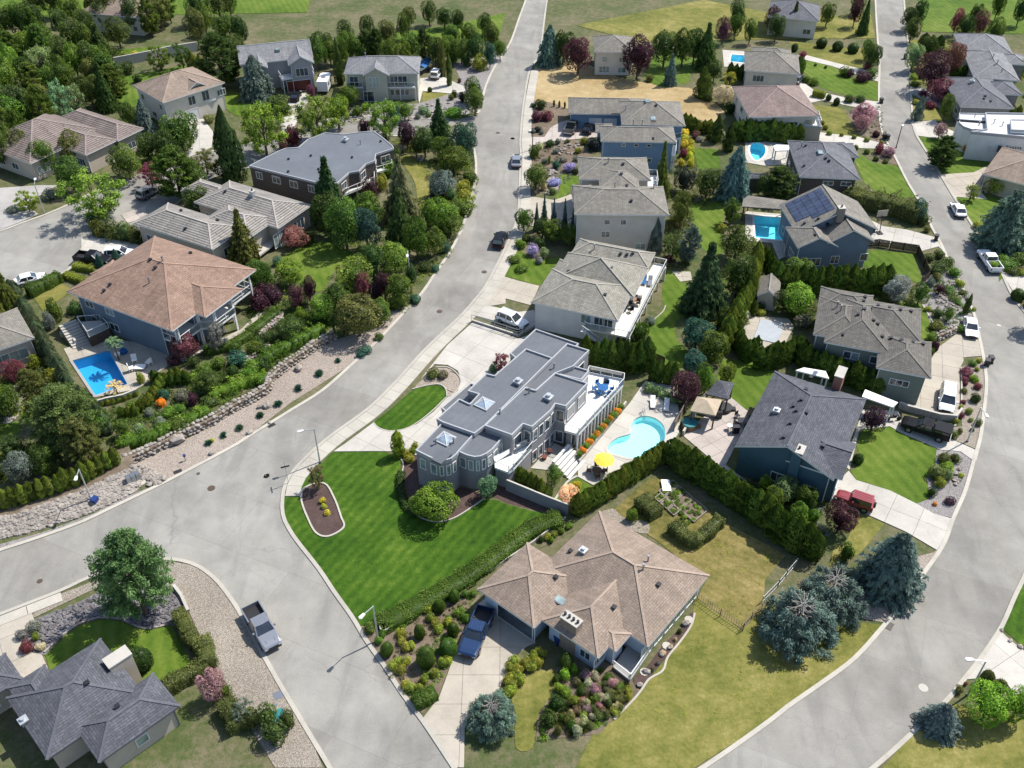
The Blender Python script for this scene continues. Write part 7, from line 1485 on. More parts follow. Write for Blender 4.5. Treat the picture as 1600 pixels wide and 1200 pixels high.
for s in(-1,1):MB().cyl((0,0),.35,-.1,.1,14,0,None,Matrix.Translation((-.2,s*1.0,.35))@Matrix.Rotation(math.pi/2,4,'X')).build('wheel',MATS['tyre_rubber'],o)
c=G(*Z1(1,2,1045,165),.8);o=empty('boat',(c.x,c.y,0),R(75));tag(o,'boat under a blue and white cover on a trailer beside the olive house','boat')
hb=MB();st=[(-2.8,1.05,.7,1.5),(-1,1.15,.6,1.55),(1,1.05,.6,1.65),(2.2,.6,.8,1.75),(2.9,.05,1.2,1.85)]
for(x,w_,z0,z1),(x2,w2,z02,z12) in zip(st,st[1:]):
    for s in(-1,1):hb.face([(x,0,z0),(x2,0,z02),(x2,s*w2,z12),(x,s*w_,z1)])
hb.face([(-2.8,-1.05,1.5),(-2.8,0,.7),(-2.8,1.05,1.5)]);hb.build('hull',MATS['white_car_paint'],o);cv=MB()
for(x,w_,z0,z1),(x2,w2,z02,z12) in zip(st,st[1:]):
    for s in(-1,1):cv.face([(x,s*w_,z1),(x2,s*w2,z12),(x2,0,z12+.35),(x,0,z1+.5)])
cv.build('cover',MATS['blue_canvas'],o);MB().bar((-2.5,-.5,.45),(3.4,0,.45),.12).bar((-2.5,.5,.45),(3.4,0,.45),.12).build('trailer_frame',MATS['grey_metal'],o)
for s in(-1,1):MB().cyl((0,0),.3,-.1,.1,14,0,None,Matrix.Translation((-.8,s*1.0,.3))@Matrix.Rotation(math.pi/2,4,'X')).build('wheel',MATS['tyre_rubber'],o)
# ------------------------------------------------------------------ street lamps, sign, bins, covers
def lamp(base,head,label,h=5.5,mat='galvanised',arm=1.25):
    b=G(*base,0);hd=G(*head,h);d=Vector((hd.x-b.x,hd.y-b.y));d=d.normalized() if d.length>.1 else Vector((-1,0));o=empty('street_lamp',(b.x,b.y,0),math.atan2(d.y,d.x));tag(o,label,'street lamp')
    MB().cyl((0,0),.10,0,h,10,0,.065).build('pole',MATS[mat],o);MB().bar((0,0,h-.05),(arm,0,h+.12),.07).build('arm',MATS[mat],o)
    hm=MB();M=Matrix.Translation((arm+.3,0,h+.12));hm.prism([(-.35,-.13),(.25,-.19),(.38,0),(.25,.19),(-.35,.13)],h+.06,h+.2);
    hm.v=[(x+arm+.3,y,z) for x,y,z in hm.v];hm.build('lamp_head',MATS['white_trim'],o);MB().cyl((0,0),.16,0,.12,12).build('base',MATS['dark_metal'],o)
lamp((500,723),(482,672),'street lamp on the kerb at the top of the corner lawn')
lamp((591,1001),(575,955),'street lamp over the lower end of the corner lawn, long shadow on the street')
lamp((145,787),(122,738),'pale street lamp standing in the rocks beside the blue bin')
lamp((1511,690),(1536,642),'street lamp beside the narrow driveway with the black pickup')
lamp((1512,1086),(1523,1032),'street lamp above the white driveway, bottom right')
lamp((641,441),(636,411),'street lamp in the shrubs at the outer kerb of the left street')
lamp((1400,231),(1408,214),'dark street lamp by the pink shrubs on the right street',5.0,'dark_metal')
lamp((70,334),(54,286),'pale street lamp beside the turning circle at the far left')
lamp((832,235),(826,208),'slim street lamp on the pavement opposite the paved driveway',4.5,'dark_metal')
b=G(*Z1(3,2,232,668),0);o=empty('street_sign',(b.x,b.y,0),R(20));tag(o,'street name sign with two crossed dark blades at the street corner','street sign')
MB().cyl((0,0),.035,0,2.9,8).build('post',MATS['galvanised'],o);MB().box(-.5,.5,-.015,.015,2.62,2.84).build('sign_blade',MATS['navy_car_paint'],o);MB().box(-.015,.015,-.5,.5,2.86,3.08).build('sign_blade',MATS['navy_car_paint'],o)
def disc(p,r,mat,name,label,cat):
    q=G(*p,0);o=MB().cyl((0,0),r,.005,.028,20).cyl((0,0),r*.82,.028,.034,20).cyl((0,0),r*.3,.034,.04,10).build(name,MATS[mat]);o.location=(q.x,q.y,0);tag(o,label,cat)
for(r_,c_,x,y,r,m,lb) in((3,2,97,622,.42,'grey_concrete','round manhole cover in the street beside the street name sign'),(3,1,1258,697,.45,'iron','rusty round manhole cover nearest the stone bank'),(3,1,1585,623,.4,'iron','rusty round manhole cover in the middle of the street near the gravel bank'),(2,2,1130,635,.42,'iron','round manhole cover in the street bend by the concrete driveway'),
    (2,2,1397,400,.42,'iron','round manhole cover below the parked black car'),(1,2,1478,562,.42,'iron','round manhole cover left one of two at the junction'),(1,2,1566,596,.42,'iron','round manhole cover right one of two at the junction'),(1,3,42,596,.4,'iron','manhole cover above the silver sedan'),(4,1,237,210,.3,'iron','small valve cover in the lower left street'),(4,4,1000,845,.45,'pale_concrete','whitish round manhole cover in the right street near the bottom'),(3,1,1180,610,.22,'iron','small valve cover near the kerb of the stone bank'),(2,4,1450,718,.3,'pale_concrete','pale small cover in the right street by the sage house')):
    disc(Z1(r_,c_,x,y),r,m,'manhole_cover',lb,'manhole cover')
def grate(p,ang,label):
    q=G(*p,0);o=empty('drain_grate',(q.x,q.y,0),ang);tag(o,label,'drain grate');MB().box(-.5,.5,-.3,.3,.0,.035).build('frame',MATS['iron'],o)
    MB().box(-.42,.42,-.22,.22,.036,.04).build('hole_shade_plate',MATS['black_plastic'],o)  # thin black plate on the frame, its colour stands for the shaded hole
for r_,c_,x,y,a,lb in((3,2,360,500,.7,'drain grate in the gutter beside the corner lamp'),(3,2,130,322,.7,'rusty drain grate at the foot of the gravel bank'),(3,1,1058,598,.55,'rusty drain grate by the grey mail boxes'),(4,4,800,478,.9,'drain grate at the inner kerb of the right street'),(4,1,570,165,.35,'drain grate under the big pine at the corner')):grate(Z1(r_,c_,x,y),a,lb)
def bin_(p,mat,label,ang=0.3,s=1.0,name='wheelie_bin'):
    q=G(*p,.5);o=empty(name,(q.x,q.y,.02),ang);o.scale=(s,s,s);tag(o,label,'bin');mb=MB()
    A=[(-.24,-.28),(.24,-.28),(.24,.28),(-.24,.28)];B_2=[(-.3,-.36),(.3,-.36),(.3,.36),(-.3,.36)]
    for i in range(4):j=(i+1)%4;mb.face([(*A[i],.05),(*A[j],.05),(*B_2[j],1.0),(*B_2[i],1.0)])
    mb.face([(*a,.05) for a in reversed(A)]);mb.build('bin_body',MATS[mat],o);MB().box(-.33,.33,-.38,.38,1.0,1.07).bar((-.3,-.42,1.02),(.3,-.42,1.02),.05).build('lid',MATS[mat],o)
    for s_ in(-1,1):MB().cyl((0,0),.13,-.04,.04,12,0,None,Matrix.Translation((s_*.3,-.26,.13))@Matrix.Rotation(math.pi/2,4,'Y')).build('wheel',MATS['tyre_rubber'],o)
for r_,c_,x,y,m,lb in((3,1,568,775,'blue_plastic','blue wheeled bin at the foot of the lamp in the rocks'),(4,3,312,560,'blue_plastic','blue wheeled bin in the shade by the bungalow garage'),(2,4,1078,197,'black_plastic','black wheeled bin at the end of the pale driveway by the solar house'),(2,4,1380,940,'black_plastic','left black bin of the pair beside the gravel island'),(2,4,1402,922,'black_plastic','right black bin of the pair beside the gravel island'),
    (1,4,768,585,'black_plastic','left black bin of the pair under the dark street lamp'),(1,4,788,590,'black_plastic','right black bin of the pair under the dark street lamp'),(1,4,750,372,'black_plastic','black bin at the kerb beside the far lawn'),(1,4,893,108,'black_plastic','dark bin at the kerb near the top of the right street'),(2,4,700,150,'dark_metal','grey bin at the corner of the solar house')):
    bin_(Z1(r_,c_,x,y),m,lb,vr.uniform(-.6,.9))
a,b=G(*Z1(3,1,770,698),0),G(*Z1(3,1,852,660),0);o=empty('mail_boxes',(a.x,a.y,0),math.atan2(b.y-a.y,b.x-a.x));tag(o,'grey metal block of mail boxes on a concrete pad in the rocks','mail box');L_=(b-a).length
MB().box(-.2,L_+.3,-.5,.9,0,.12).build('pad',MATS['kerb_concrete'],o)
for k in range(3):
    x=L_*k/3;bx=MB().box(x+.02,x+L_/3-.02,.1,.7,.45,1.5).box(x+.3,x+L_/3-.3,.3,.5,.12,.45).build('box_unit',MATS['grey_metal'],o)
    for i in range(3):
        for j in range(4):w_=(L_/3-.12)/3;MB().box(x+.06+i*w_+.02,x+.06+(i+1)*w_-.02,.075,.099,.52+j*.24,.72+j*.24).build('mail_door',MATS['galvanised'],bx)
# ------------------------------------------------------------------ rocks
def rock_mesh(seed,sub=1):
    bm=bmesh.new();bmesh.ops.create_icosphere(bm,subdivisions=sub,radius=1);g=random.Random(seed)
    for v in bm.verts:v.co*=g.uniform(.72,1.12);v.co.z*=.72
    me=bpy.data.meshes.new('boulder');bm.to_mesh(me);bm.free();me.materials.append(MATS['rock']);return me
ROCKS=[rock_mesh(i) for i in range(6)]
RD=[(np.array([v.co[:] for v in m.vertices]),[list(p.vertices) for p in m.polygons]) for m in ROCKS]
def rock_pile(poly,n,r,zf,name,label,mat='rock',seed=1):
    P=[tuple(v[:2]) for v in W(poly)];g=random.Random(seed);x0,x1,y0,y1=min(p[0] for p in P),max(p[0] for p in P),min(p[1] for p in P),max(p[1] for p in P);V_,F_=[],[];k=0
    for _ in range(n*30):
        if k>=n:break
        x,y=g.uniform(x0,x1),g.uniform(y0,y1)
        if not inside((x,y),P):continue
        vs,fs=g.choice(RD);s=g.uniform(*r);a=g.uniform(0,6.28);ca,sa=math.cos(a),math.sin(a);z=zf(x,y);base=len(V_)
        V_+=[(x+s*(v[0]*ca-v[1]*sa)*1.15,y+s*(v[0]*sa+v[1]*ca),z+s*v[2]+g.uniform(-.05,.12)) for v in vs];F_+=[[base+i for i in f] for f in fs];k+=1
    me=bpy.data.meshes.new(name);me.from_pydata(V_,[],F_);me.materials.append(MATS[mat]);o=link(name,me);tag(o,label,'rocks',kind='stuff');return o
front=Z(3,1,-160,1040,0,995,250,935,520,845,760,735,840,690);back=Z(3,1,-220,880,0,870,250,800,500,705,730,600,800,560)
wf=wline(front);wbk=[tuple(v[:2]) for v in W(back,BANKZ)];wbk=smooth_open(wbk,6);n_=40
def even(P,n):
    P=[Vector(p) for p in P];L=[0]
    for a,b in zip(P,P[1:]):L.append(L[-1]+(b-a).length)
    out=[];j=0
    for i in range(n):
        t=L[-1]*i/(n-1)
        while j<len(L)-2 and L[j+1]<t:j+=1
        out.append(P[j]+(P[j+1]-P[j])*((t-L[j])/max(1e-6,L[j+1]-L[j])))
    return out
EF,EB=even(wf,n_),even(wbk,n_);mb=MB();EB2=[b+(b-f).normalized()*3.2 for f,b in zip(EF,EB)];EB3=[b+(b-f).normalized()*6.5 for f,b in zip(EF,EB)]
for i in range(n_-1):
    for A_1,zA,B_1,zB in((EF,.02,EB,BANKZ),(EB,BANKZ,EB2,BANKZ),(EB2,BANKZ,EB3,.0)):
        mb.face([(A_1[i].x,A_1[i].y,zA),(A_1[i+1].x,A_1[i+1].y,zA),(B_1[i+1].x,B_1[i+1].y,zB),(B_1[i].x,B_1[i].y,zB)])
for i in(0,n_-1):mb.face([(EF[i].x,EF[i].y,.0),(EB[i].x,EB[i].y,BANKZ),(EB2[i].x,EB2[i].y,BANKZ),(EB3[i].x,EB3[i].y,0)])
tag(mb.build('earth_bank',MATS['brown_soil']),kind='structure')
V_,F_=[],[];g=random.Random(4)
for k in range(2100):
    t=g.uniform(0,n_-1.001);i=int(t);f=t-i;a=EF[i]+(EF[i+1]-EF[i])*f;b=EB[i]+(EB[i+1]-EB[i])*f;s_=g.uniform(-.02,1.0);p=a+(b-a)*s_;vs,fs=g.choice(RD);s=g.uniform(.13,.36)*(1.3 if g.random()<.1 else 1);an=g.uniform(0,6.28);ca,sa=math.cos(an),math.sin(an);base=len(V_)
    V_+=[(p.x+s*(v[0]*ca-v[1]*sa)*1.15,p.y+s*(v[0]*sa+v[1]*ca),.05+BANKZ*s_+s*v[2]) for v in vs];F_+=[[base+q for q in ff] for ff in fs]
me=bpy.data.meshes.new('rock_bank');me.from_pydata(V_,[],F_);me.materials.append(MATS['rock']);tag(link('rock_bank',me),'bank of loose grey-beige rocks below the row of small cedars','rocks',kind='stuff')
def stone_wall(pts,h,label,rows=3,sz=.55,mat='rock',seed=2,thick=.5):
    P=resample(wline(pts),sz);V_,F_=[],[];g=random.Random(seed);root=None
    core=MB();Q=[Vector(p) for p in offset_line(P,thick*.8)]
    for i in range(len(P)-1):core.face([(P[i].x,P[i].y,h*.9),(P[i+1].x,P[i+1].y,h*.9),(Q[i+1].x,Q[i+1].y,h*.9),(Q[i].x,Q[i].y,h*.9)]);core.face([(P[i].x,P[i].y,0),(P[i+1].x,P[i+1].y,0),(P[i+1].x,P[i+1].y,h*.9),(P[i].x,P[i].y,h*.9)])
    root=empty('stone_wall',(P[0].x,P[0].y,0));tag(root,label,'stone wall')
    co=core.build('wall_core',MATS['brown_soil'],root);co.location=(-P[0].x,-P[0].y,0)
    for i in range(len(P)):
        for r in range(rows+1):
            vs,fs=g.choice(RD);s=sz*g.uniform(.36,.74);an=g.uniform(0,6.28);ca,sa=math.cos(an),math.sin(an);base=len(V_);off=thick*.6*(r==rows)
            t=(P[min(i+1,len(P)-1)]-P[max(i-1,0)]).normalized();c=P[i]-P[0]+Vector((-t.y,t.x))*(off+r*.08)+t*(.5*sz*(r%2)+g.uniform(-.12,.12));z=(min(h,(r+.45)*h/rows) if r<rows else h)+g.uniform(-.09,.09)
            V_+=[(c.x+s*(v[0]*ca-v[1]*sa),c.y+s*(v[0]*sa+v[1]*ca),z+s*v[2]*.9) for v in vs];F_+=[[base+q for q in ff] for ff in fs]
    me=bpy.data.meshes.new('stones');me.from_pydata(V_,[],F_);me.materials.append(MATS[mat]);o=link('stones',me,root);o['kind']='stuff';return root
stone_wall(Z(3,1,725,575,850,525,1000,450,1090,400,1250,330,1400,240,1600,130)+Z(2,2,150,1045,300,930,420,850,520,800),1.15,'long dry stone wall above the gravel bank beside the left street',3)
stone_wall(Z(2,1,1440,960,1600,870)+Z(2,2,90,780,190,690,200,650),.6,'low curving stone wall below the purple shrubs on the terrace',2,.5)
stone_wall(Z(2,4,1085,815,1130,795,1195,765),1.1,'curved stone retaining wall at the head of the tan driveway',3,.45,'rock',5)
rock_pile(Z(4,1,215,445,420,365,640,265,900,240,1040,300,1090,400,1030,470,900,490,820,480,700,430,600,420,480,460,390,520,300,610,270,600),900,(.12,.28),lambda x,y:.08,'dark_rocks','bed of dark blue-grey rocks under the big pine','dark_rock',6)
rock_pile(Z(3,1,840,560,980,630,1000,645,900,690,850,640,760,600),130,(.18,.42),lambda x,y:.1,'loose_rocks','loose pale rocks between the mail boxes and the gravel bank','rock',7)
rock_pile(Z(1,3,320,600,460,620,440,690,300,700),26,(.2,.45),lambda x,y:.08,'loose_rocks','scattered rocks in the bare bed before the blue house','rock',8)
rock_pile(Z(1,3,250,780,320,800,300,950,240,940),34,(.3,.6),lambda x,y:.1,'loose_rocks','pale rocks among lavender left of the small crescent lawn','rock',9)
rock_pile(Z(3,4,1170,640,1230,560,1240,620,1180,700),22,(.15,.32),lambda x,y:.08,'loose_rocks','pale rocks on the gravel bed below the black pickup','rock',10)
rock_pile(Z(2,4,1060,560,1180,420,1240,560,1180,640),60,(.15,.35),lambda x,y:.06,'loose_rocks','rocks between the low shrubs of the streetside rock garden','rock',11)
rock_pile(Z(1,2,900,400,1190,380,1180,470,900,490),60,(.2,.45),lambda x,y:.08,'loose_rocks','rocks on the slope below the olive house lawn','rock',12)
rock_pile(Z(1,2,600,450,700,430,690,500,580,500),24,(.2,.45),lambda x,y:.08,'loose_rocks','rocks by the round shrubs below the olive house','rock',13)
def boulder(p,s,label,mat=None):
    q=G(*p,s*.5);o=link('boulder',random.choice(ROCKS));o.location=(q.x,q.y,s*.45);o.scale=(s,s*.8,s);o.rotation_euler=(0,0,random.uniform(0,3));tag(o,label,'boulder',)
for r_,c_,x,y,s,lb in((3,1,1048,405,1.15,'large grey boulder where the stone wall meets the gravel bank'),(2,2,293,970,.75,'tall grey boulder on the gravel bank below the vines'),(3,1,1488,362,.5,'brownish boulder near the kerb between the grass tufts'),(3,1,1258,487,.4,'small dark boulder near the kerb of the gravel bank'),(3,2,105,202,.6,'flat pale boulder beside a grass tuft on the gravel bank'),(3,2,62,208,.5,'flat beige boulder left of a paler one on the gravel bank'),(3,1,1590,205,.6,'flat boulder at the upper part of the gravel bank'),(3,1,970,635,.6,'pale boulder by the kerb below the loose rocks'),(3,2,118,305,.35,'small reddish boulder by the drain grate'),
    (4,3,840,745,.45,'pale boulder in the mulch at the sunroom corner'),(4,3,930,640,.42,'pale boulder in the middle of the sunroom mulch'),(4,3,980,600,.38,'pale boulder farther up the sunroom mulch'),(4,3,1070,460,.5,'pale boulder at the top of the sunroom mulch'),(4,3,800,825,.4,'pale stone by the bungalow corner post'),(4,4,1465,500,.3,'white stone at the corner of the bright lawn, lower right'),(4,4,1518,562,.3,'dark stone edging the bright lawn, lower right'),(4,4,1580,600,.35,'bluish stone edging the bright lawn, lower right')):boulder(Z1(r_,c_,x,y),s,lb)
# ------------------------------------------------------------------ lawn edging, low walls, fences
def edging(pts,label,w=.14,h=.12,closed=False,mat='kerb_concrete',k=5):
    P=smooth_closed([tuple(v[:2]) for v in W(pts)],k) if closed else wline(pts,k)
    if closed:P=P+[P[0]]
    Q=offset_line(P,w);mb=MB()
    for i in range(len(P)-1):
        a,b,c,d=P[i],P[i+1],Q[i+1],Q[i];mb.face([(*a,h),(*b,h),(*c,h),(*d,h)]);mb.face([(*a,0),(*b,0),(*b,h),(*a,h)]);mb.face([(*c,0),(*d,0),(*d,h),(*c,h)])
    o=mb.build('lawn_edging',MATS[mat]);tag(o,label,'edging',kind='structure')
edging(Z(3,2,330,700,440,672,500,760,540,870,555,930,470,980,400,960,350,870,315,770),'pale edging round the oval mulch bed',.2,closed=True)
edging(Z(3,2,890,510,912,560,900,620,885,700,930,800,1010,870,1110,900,1215,880,1330,810,1400,760),'pale edging between lawn and mulch bed')
edging(Z(3,2,735,310,765,340,830,360,920,350,1000,310,1090,240,1175,158,1225,130,1258,80,1250,30,1190,-20,1110,-25),'pale edging along the island lawn')
edging(Z(3,2,970,110,1060,88,1130,82,1165,110,1172,155),'pale edging between island lawn and gravel')
edging(Z(4,1,270,640,390,530,480,470,600,435,720,445,820,490,900,498,1030,470),'stone edging of the corner lawn',.22,.2,mat='rock')
edging(Z(4,3,1120,400,1100,470,1040,560,960,660,930,740,850,790,800,860,740,930,640,1030),'curving edging of the sunroom bed',.2,.1)
edging(Z(3,3,300,770,370,670,430,632),'white kerb round the small lawn by the pool',.25,.2)
edging(Z(3,4,1218,-20,1222,60,1218,240,1195,275,1190,320,1145,335),'kerb of the gravel island',.2,.2)
edging(Z(4,4,1440,500,1500,560,1600,640,1700,720),'kerb of the lower right lawn',.2,.1)
edging(Z(2,3,950,600,930,640,860,700,835,720),'edging of the lawn below the long deck')
edging(Z(2,4,990,595,1045,690,1075,760),'edging beside the sage house',.2)
def wall(pts,h,t,mat,label,cat='wall',name='low_wall',rail=False,z=0.0):
    P=[tuple(v[:2]) for v in W(pts)];Q=offset_line(P,t);o=empty(name,(P[0][0],P[0][1],0));tag(o,label,cat);ox,oy=P[0]
    for i in range(len(P)-1):
        a,b,c,d=P[i],P[i+1],Q[i+1],Q[i];MB().prism([(q[0]-ox,q[1]-oy) for q in(a,b,c,d)],z,z+h).build('wall_section',MATS[mat],o)
        MB().prism([(q[0]-ox,q[1]-oy) for q in(a,b,c,d)],z+h+.002,z+h+.07).build('coping',MATS['pale_concrete'],o)
        if rail:
            av,bv=Vector(a)-Vector((ox,oy)),Vector(b)-Vector((ox,oy));n=max(1,round((bv-av).length/1.9));r=MB();r.bar((*av,z+h+1),(*bv,z+h+1),.06).bar((*av,z+h+.55),(*bv,z+h+.55),.04)
            for k in range(n+1):q=av+(bv-av)*k/n;r.bar((*q,z+h),(*q,z+h+1),.06)
            r.build('railing',MATS['grey_metal'],o)
    return o
wall(Z(2,2,1322,700,1600,790)+Z(2,3,110,765,190,720),.35,.25,'grey_concrete','concrete wall with a metal railing between the two driveways',rail=True)
wall(Z(3,3,410,520,440,555,720,200),.5,.22,'pale_concrete','raised planter wall of flowers under the white terrace',name='planter_wall')
wall(Z(3,4,850,220,900,240,1090,290,1190,300,1228,255),.9,.3,'stone_wall','retaining wall between the tan driveway and the black pickup')
wall(Z(1,1,690,170,900,130,1000,105,1180,75),2.0,.3,'pale_concrete','long pale garden wall at the top left')
wall(Z(3,3,1060,385,1110,300,1190,160),.7,.25,'pale_concrete','pale low wall between the pool terrace and the patio')
wall(Z(4,1,1030,250,1075,310,1115,400),.4,.3,'tan_stucco','short curved tan wall beside the gravel under the pine')
wall(Z(3,1,590,210,640,195,740,175,825,140),.9,.25,'grey_concrete','concrete wall below the deep blue pool')
wall(Z(4,2,770,490,950,440,1100,345,1350,210)+Z(3,3,160,1030,360,880),.3,.14,'pale_concrete','thin pale wall along the lower hedge of the corner lawn')
wall(Z(2,1,370,790,420,760,450,840),.8,.3,'white_stucco','white planter wall beside the pool steps')
wall(Z(3,3,0,710,120,760,240,810,370,860),1.7,.2,'grey_stucco','grey garden wall at the lower court of the flat-roofed house',name='garden_wall')
wall(Z(2,3,210,690,270,720),1.5,.2,'pale_concrete','short concrete wall beside the long deck stairs')
def fence(pts,h,mat,label,board=.16,gap=.02,name='wooden_fence',post=True,rails=True,stuff=False,pick=.03,spacing=None):
    P=[Vector(v[:2]) for v in W(pts)];o=empty(name,(P[0].x,P[0].y,0));tag(o,label,'fence');og=P[0].copy();allb=MB();tk=.03 if board<.05 else .06
    for a,b in zip(P,P[1:]):
        a=a-og;b=b-og;L_=(b-a).length;t=(b-a)/L_;n=max(1,round(L_/2.2));q4=math.atan2(t.y,t.x)
        for k in range(n+1):q=a+t*L_*k/n;MB().box(-tk,tk,-tk,tk,0,h+.05).build('post',MATS[mat],o).location=(q.x,q.y,0)
        MB().bar((*a,h*.25),(*b,h*.25),.03,tk).build('rail',MATS[mat],o);MB().bar((*a,h*.9),(*b,h*.9),.03,tk).build('rail',MATS[mat],o)
        st=spacing or(board+gap);m=int(L_/st)
        for k in range(m):q=a+t*(k+.5)*st+Vector((-t.y,t.x))*.05;M=Matrix.Translation((q.x,q.y,0))@Matrix.Rotation(q4,4,'Z');allb.box(-board/2,board/2,-.012,.012,.05,h,0,M)
    bo=allb.build('pickets',MATS[mat],o);bo['kind']='stuff';return o
fence(Z(4,3,1140,320,1275,420,1410,508,1460,440,1520,385),1.2,'weathered_wood','thin picket fence across the dry lawn right of the bungalow',board=.03,spacing=.28)
fence([(1190,943),(1215,918)]+Z(4,4,180,190,240,120),1.2,'galvanised','thin fence behind the twin blue spruces',board=.03,spacing=.3)
fence(Z(1,2,830,680,880,690,945,650,950,610),1.8,'pale_wood','tan board fence at the corner of the flat brown house')
fence(Z(2,4,655,290,670,255,730,250,800,262,960,285,1000,370,1030,440,985,475),1.4,'dark_wood','dark brown fence round the bright lawn behind the solar house')
fence(Z(3,3,1000,360,1060,250,1110,160),1.7,'weathered_wood','grey board fence along the right side of the pool terrace')
fence(Z(2,3,870,940,940,970),1.8,'dark_wood','short dark fence section behind the kidney pool hedge')
# ------------------------------------------------------------------ pool side and patio things
def parasol(p,mat,label,r=1.45,h=2.5,zc=2.1):
    q=G(*p,zc);o=empty('parasol',(q.x,q.y,.06));tag(o,label,'parasol');n=8;c=MB()
    for i in range(n):
        a,b=6.2832*i/n,6.2832*(i+1)/n;c=MB();c.face([(0,0,h),(r*.55*math.cos(a),r*.55*math.sin(a),h-.28),(r*.55*math.cos(b),r*.55*math.sin(b),h-.28)]);c.face([(r*.55*math.cos(a),r*.55*math.sin(a),h-.28),(r*math.cos(a),r*math.sin(a),h-.62),(r*math.cos(b),r*math.sin(b),h-.62),(r*.55*math.cos(b),r*.55*math.sin(b),h-.28)]);c.build('canopy_panel',MATS[mat],o)
    MB().cyl((0,0),.03,0,h+.1,8).build('pole',MATS['white_trim'],o);MB().cyl((0,0),.28,0,.12,14).build('base',MATS['dark_metal'],o)
parasol(Z1(3,3,588,520),'yellow_canvas','bright yellow parasol beside the kidney-shaped pool',1.25)
def table(p,mat,label,z=0.0,r=.6,square=False,name='table',h=.72):
    q=G(*p,z+h);o=empty(name,(q.x,q.y,z));tag(o,label,'table')
    (MB().box(-r,r,-r*.75,r*.75,h-.05,h) if square else MB().cyl((0,0),r,h-.05,h,18)).build('table_top',MATS[mat],o)
    for a in(.8,2.3,3.9,5.5):MB().bar((r*.6*math.cos(a),r*.6*math.sin(a),0),(r*.6*math.cos(a),r*.6*math.sin(a),h-.05),.06).build('leg',MATS[mat],o)
def chair(p,ang,mat,label,z=0.0,group=None,s=1.0,zz=.45):
    q=G(*p,z+zz);chair_at((q.x,q.y),ang,mat,label,z,group,s)
def chair_at(xy,ang,mat,label,z=0.0,group=None,s=1.0):
    o=empty('chair',(xy[0],xy[1],z),ang);o.scale=(s,s,s);tag(o,label,'chair',group);MB().box(-.26,.26,-.26,.26,.40,.47).build('seat',MATS[mat],o);MB().box(-.26,-.2,-.26,.26,.471,.95).build('backrest',MATS[mat],o)
    for x in(-.22,.22):
        for y in(-.22,.22):MB().bar((x,y,0),(x,y,.4),.045).build('leg',MATS[mat],o)
def lounger(p,ang,mat,label,z=.06):
    q=G(*p,.4);o=empty('sun_lounger',(q.x,q.y,z),ang);tag(o,label,'sun lounger');MB().box(-.95,.4,-.32,.32,.30,.38).build('seat',MATS[mat],o)
    M=Matrix.Translation((.4,0,.34))@Matrix.Rotation(-.6,4,'Y');MB().box(0,.75,-.32,.32,-.04,.04,0,M).build('backrest',MATS[mat],o)
    for x in(-.8,.3):
        for y in(-.27,.27):MB().bar((x,y,0),(x,y,.3),.05).build('leg',MATS['grey_metal'],o)
table(Z1(3,3,545,588),'dark_wood','brown table in the shadow of the yellow parasol',.06)
c=G(*Z1(3,3,545,588),.5)
for k,nm in enumerate(('right','far','left','near')):chair_at((c.x+.95*math.cos(k*1.57),c.y+.95*math.sin(k*1.57)),k*1.57+math.pi,'dark_wood','brown chair on the %s side of the brown poolside table'%nm,.06,'brown chairs round the poolside table')
lounger(Z1(3,3,877,188),R(85),'white_canvas','white sun lounger above the pool, left one of two');lounger(Z1(3,3,958,205),R(80),'white_canvas','white sun lounger above the pool, right one under the tree')
table(Z1(3,3,580,95),'blue_canvas','round blue table on the white terrace',2.95,.7);c=G(*Z1(3,3,580,95),3.6)
for k in range(6):a=k*1.047;chair_at((c.x+1.1*math.cos(a),c.y+1.1*math.sin(a)),a+math.pi,'blue_canvas',('right','far right','far left','left','near left','near right')[k]+' blue chair at the round table on the white terrace',2.95,'blue chairs on the white terrace')
o=MB().cyl((0,0),.35,0,.8,12).build('kettle_grill',MATS['dark_metal']);q=G(*Z1(3,3,597,65),3.3);o.location=(q.x,q.y,2.95);tag(o,'small dark round grill behind the blue terrace table','grill')
def gazebo(corners,z,mat,label,pitch=.35,posts='dark_wood',name='gazebo',h=None,flat=False):
    P=W(corners,z);c=sum(P,Vector())/len(P);o=empty(name,(c.x,c.y,0));tag(o,label,'gazebo');n=len(P);rf=MB();hz=0 if flat else(P[0]-c).length*pitch
    for i in range(n):
        a,b=P[i]-c,P[(i+1)%n]-c;q=[(a.x,a.y,z),(b.x,b.y,z),(0,0,z+hz)]
        if(Vector(q[1])-Vector(q[0])).cross(Vector(q[2])-Vector(q[0])).z<0:q.reverse()
        rf.face(q,0,[(0,0),((b-a).length,0),((b-a).length/2,(a+b).length/2)]);rf.face([(a.x,a.y,z),(b.x,b.y,z),(b.x,b.y,z-.18),(a.x,a.y,z-.18)],0)
        MB().box(-.08,.08,-.08,.08,0,z-.02).build('post',MATS[posts],o).location=(a.x*.88,a.y*.88,0)
    rf.build('roof',MATS[mat],o);return o
gazebo(Z(3,3,1098,235,1140,150,1288,170,1250,264),2.5,'tan_canvas','tan canvas-roofed gazebo on the patio right of the pool')
gz=gazebo(Z(3,3,1190,135,1262,52,1362,68,1325,168),2.6,'slate_shingles','small dark-shingled garden pavilion behind the tan gazebo')
gazebo(Z(3,4,636,150,655,108,850,185,820,214),2.6,'white_canvas','white flat canopy over the entry walk of the dark blue house',flat=True,posts='white_trim',name='canopy')
gazebo(Z(2,4,240,985,290,968,420,990,440,1035),2.4,'white_canvas','white canopy behind the dark blue house roof',.12,'white_trim','canopy')
gazebo(Z(1,4,-70,955,-40,935,190,965,185,1018,-80,1000),2.8,'warm_grey_shingles','open poolside shelter with a brown roof above the rectangular pool',.12)
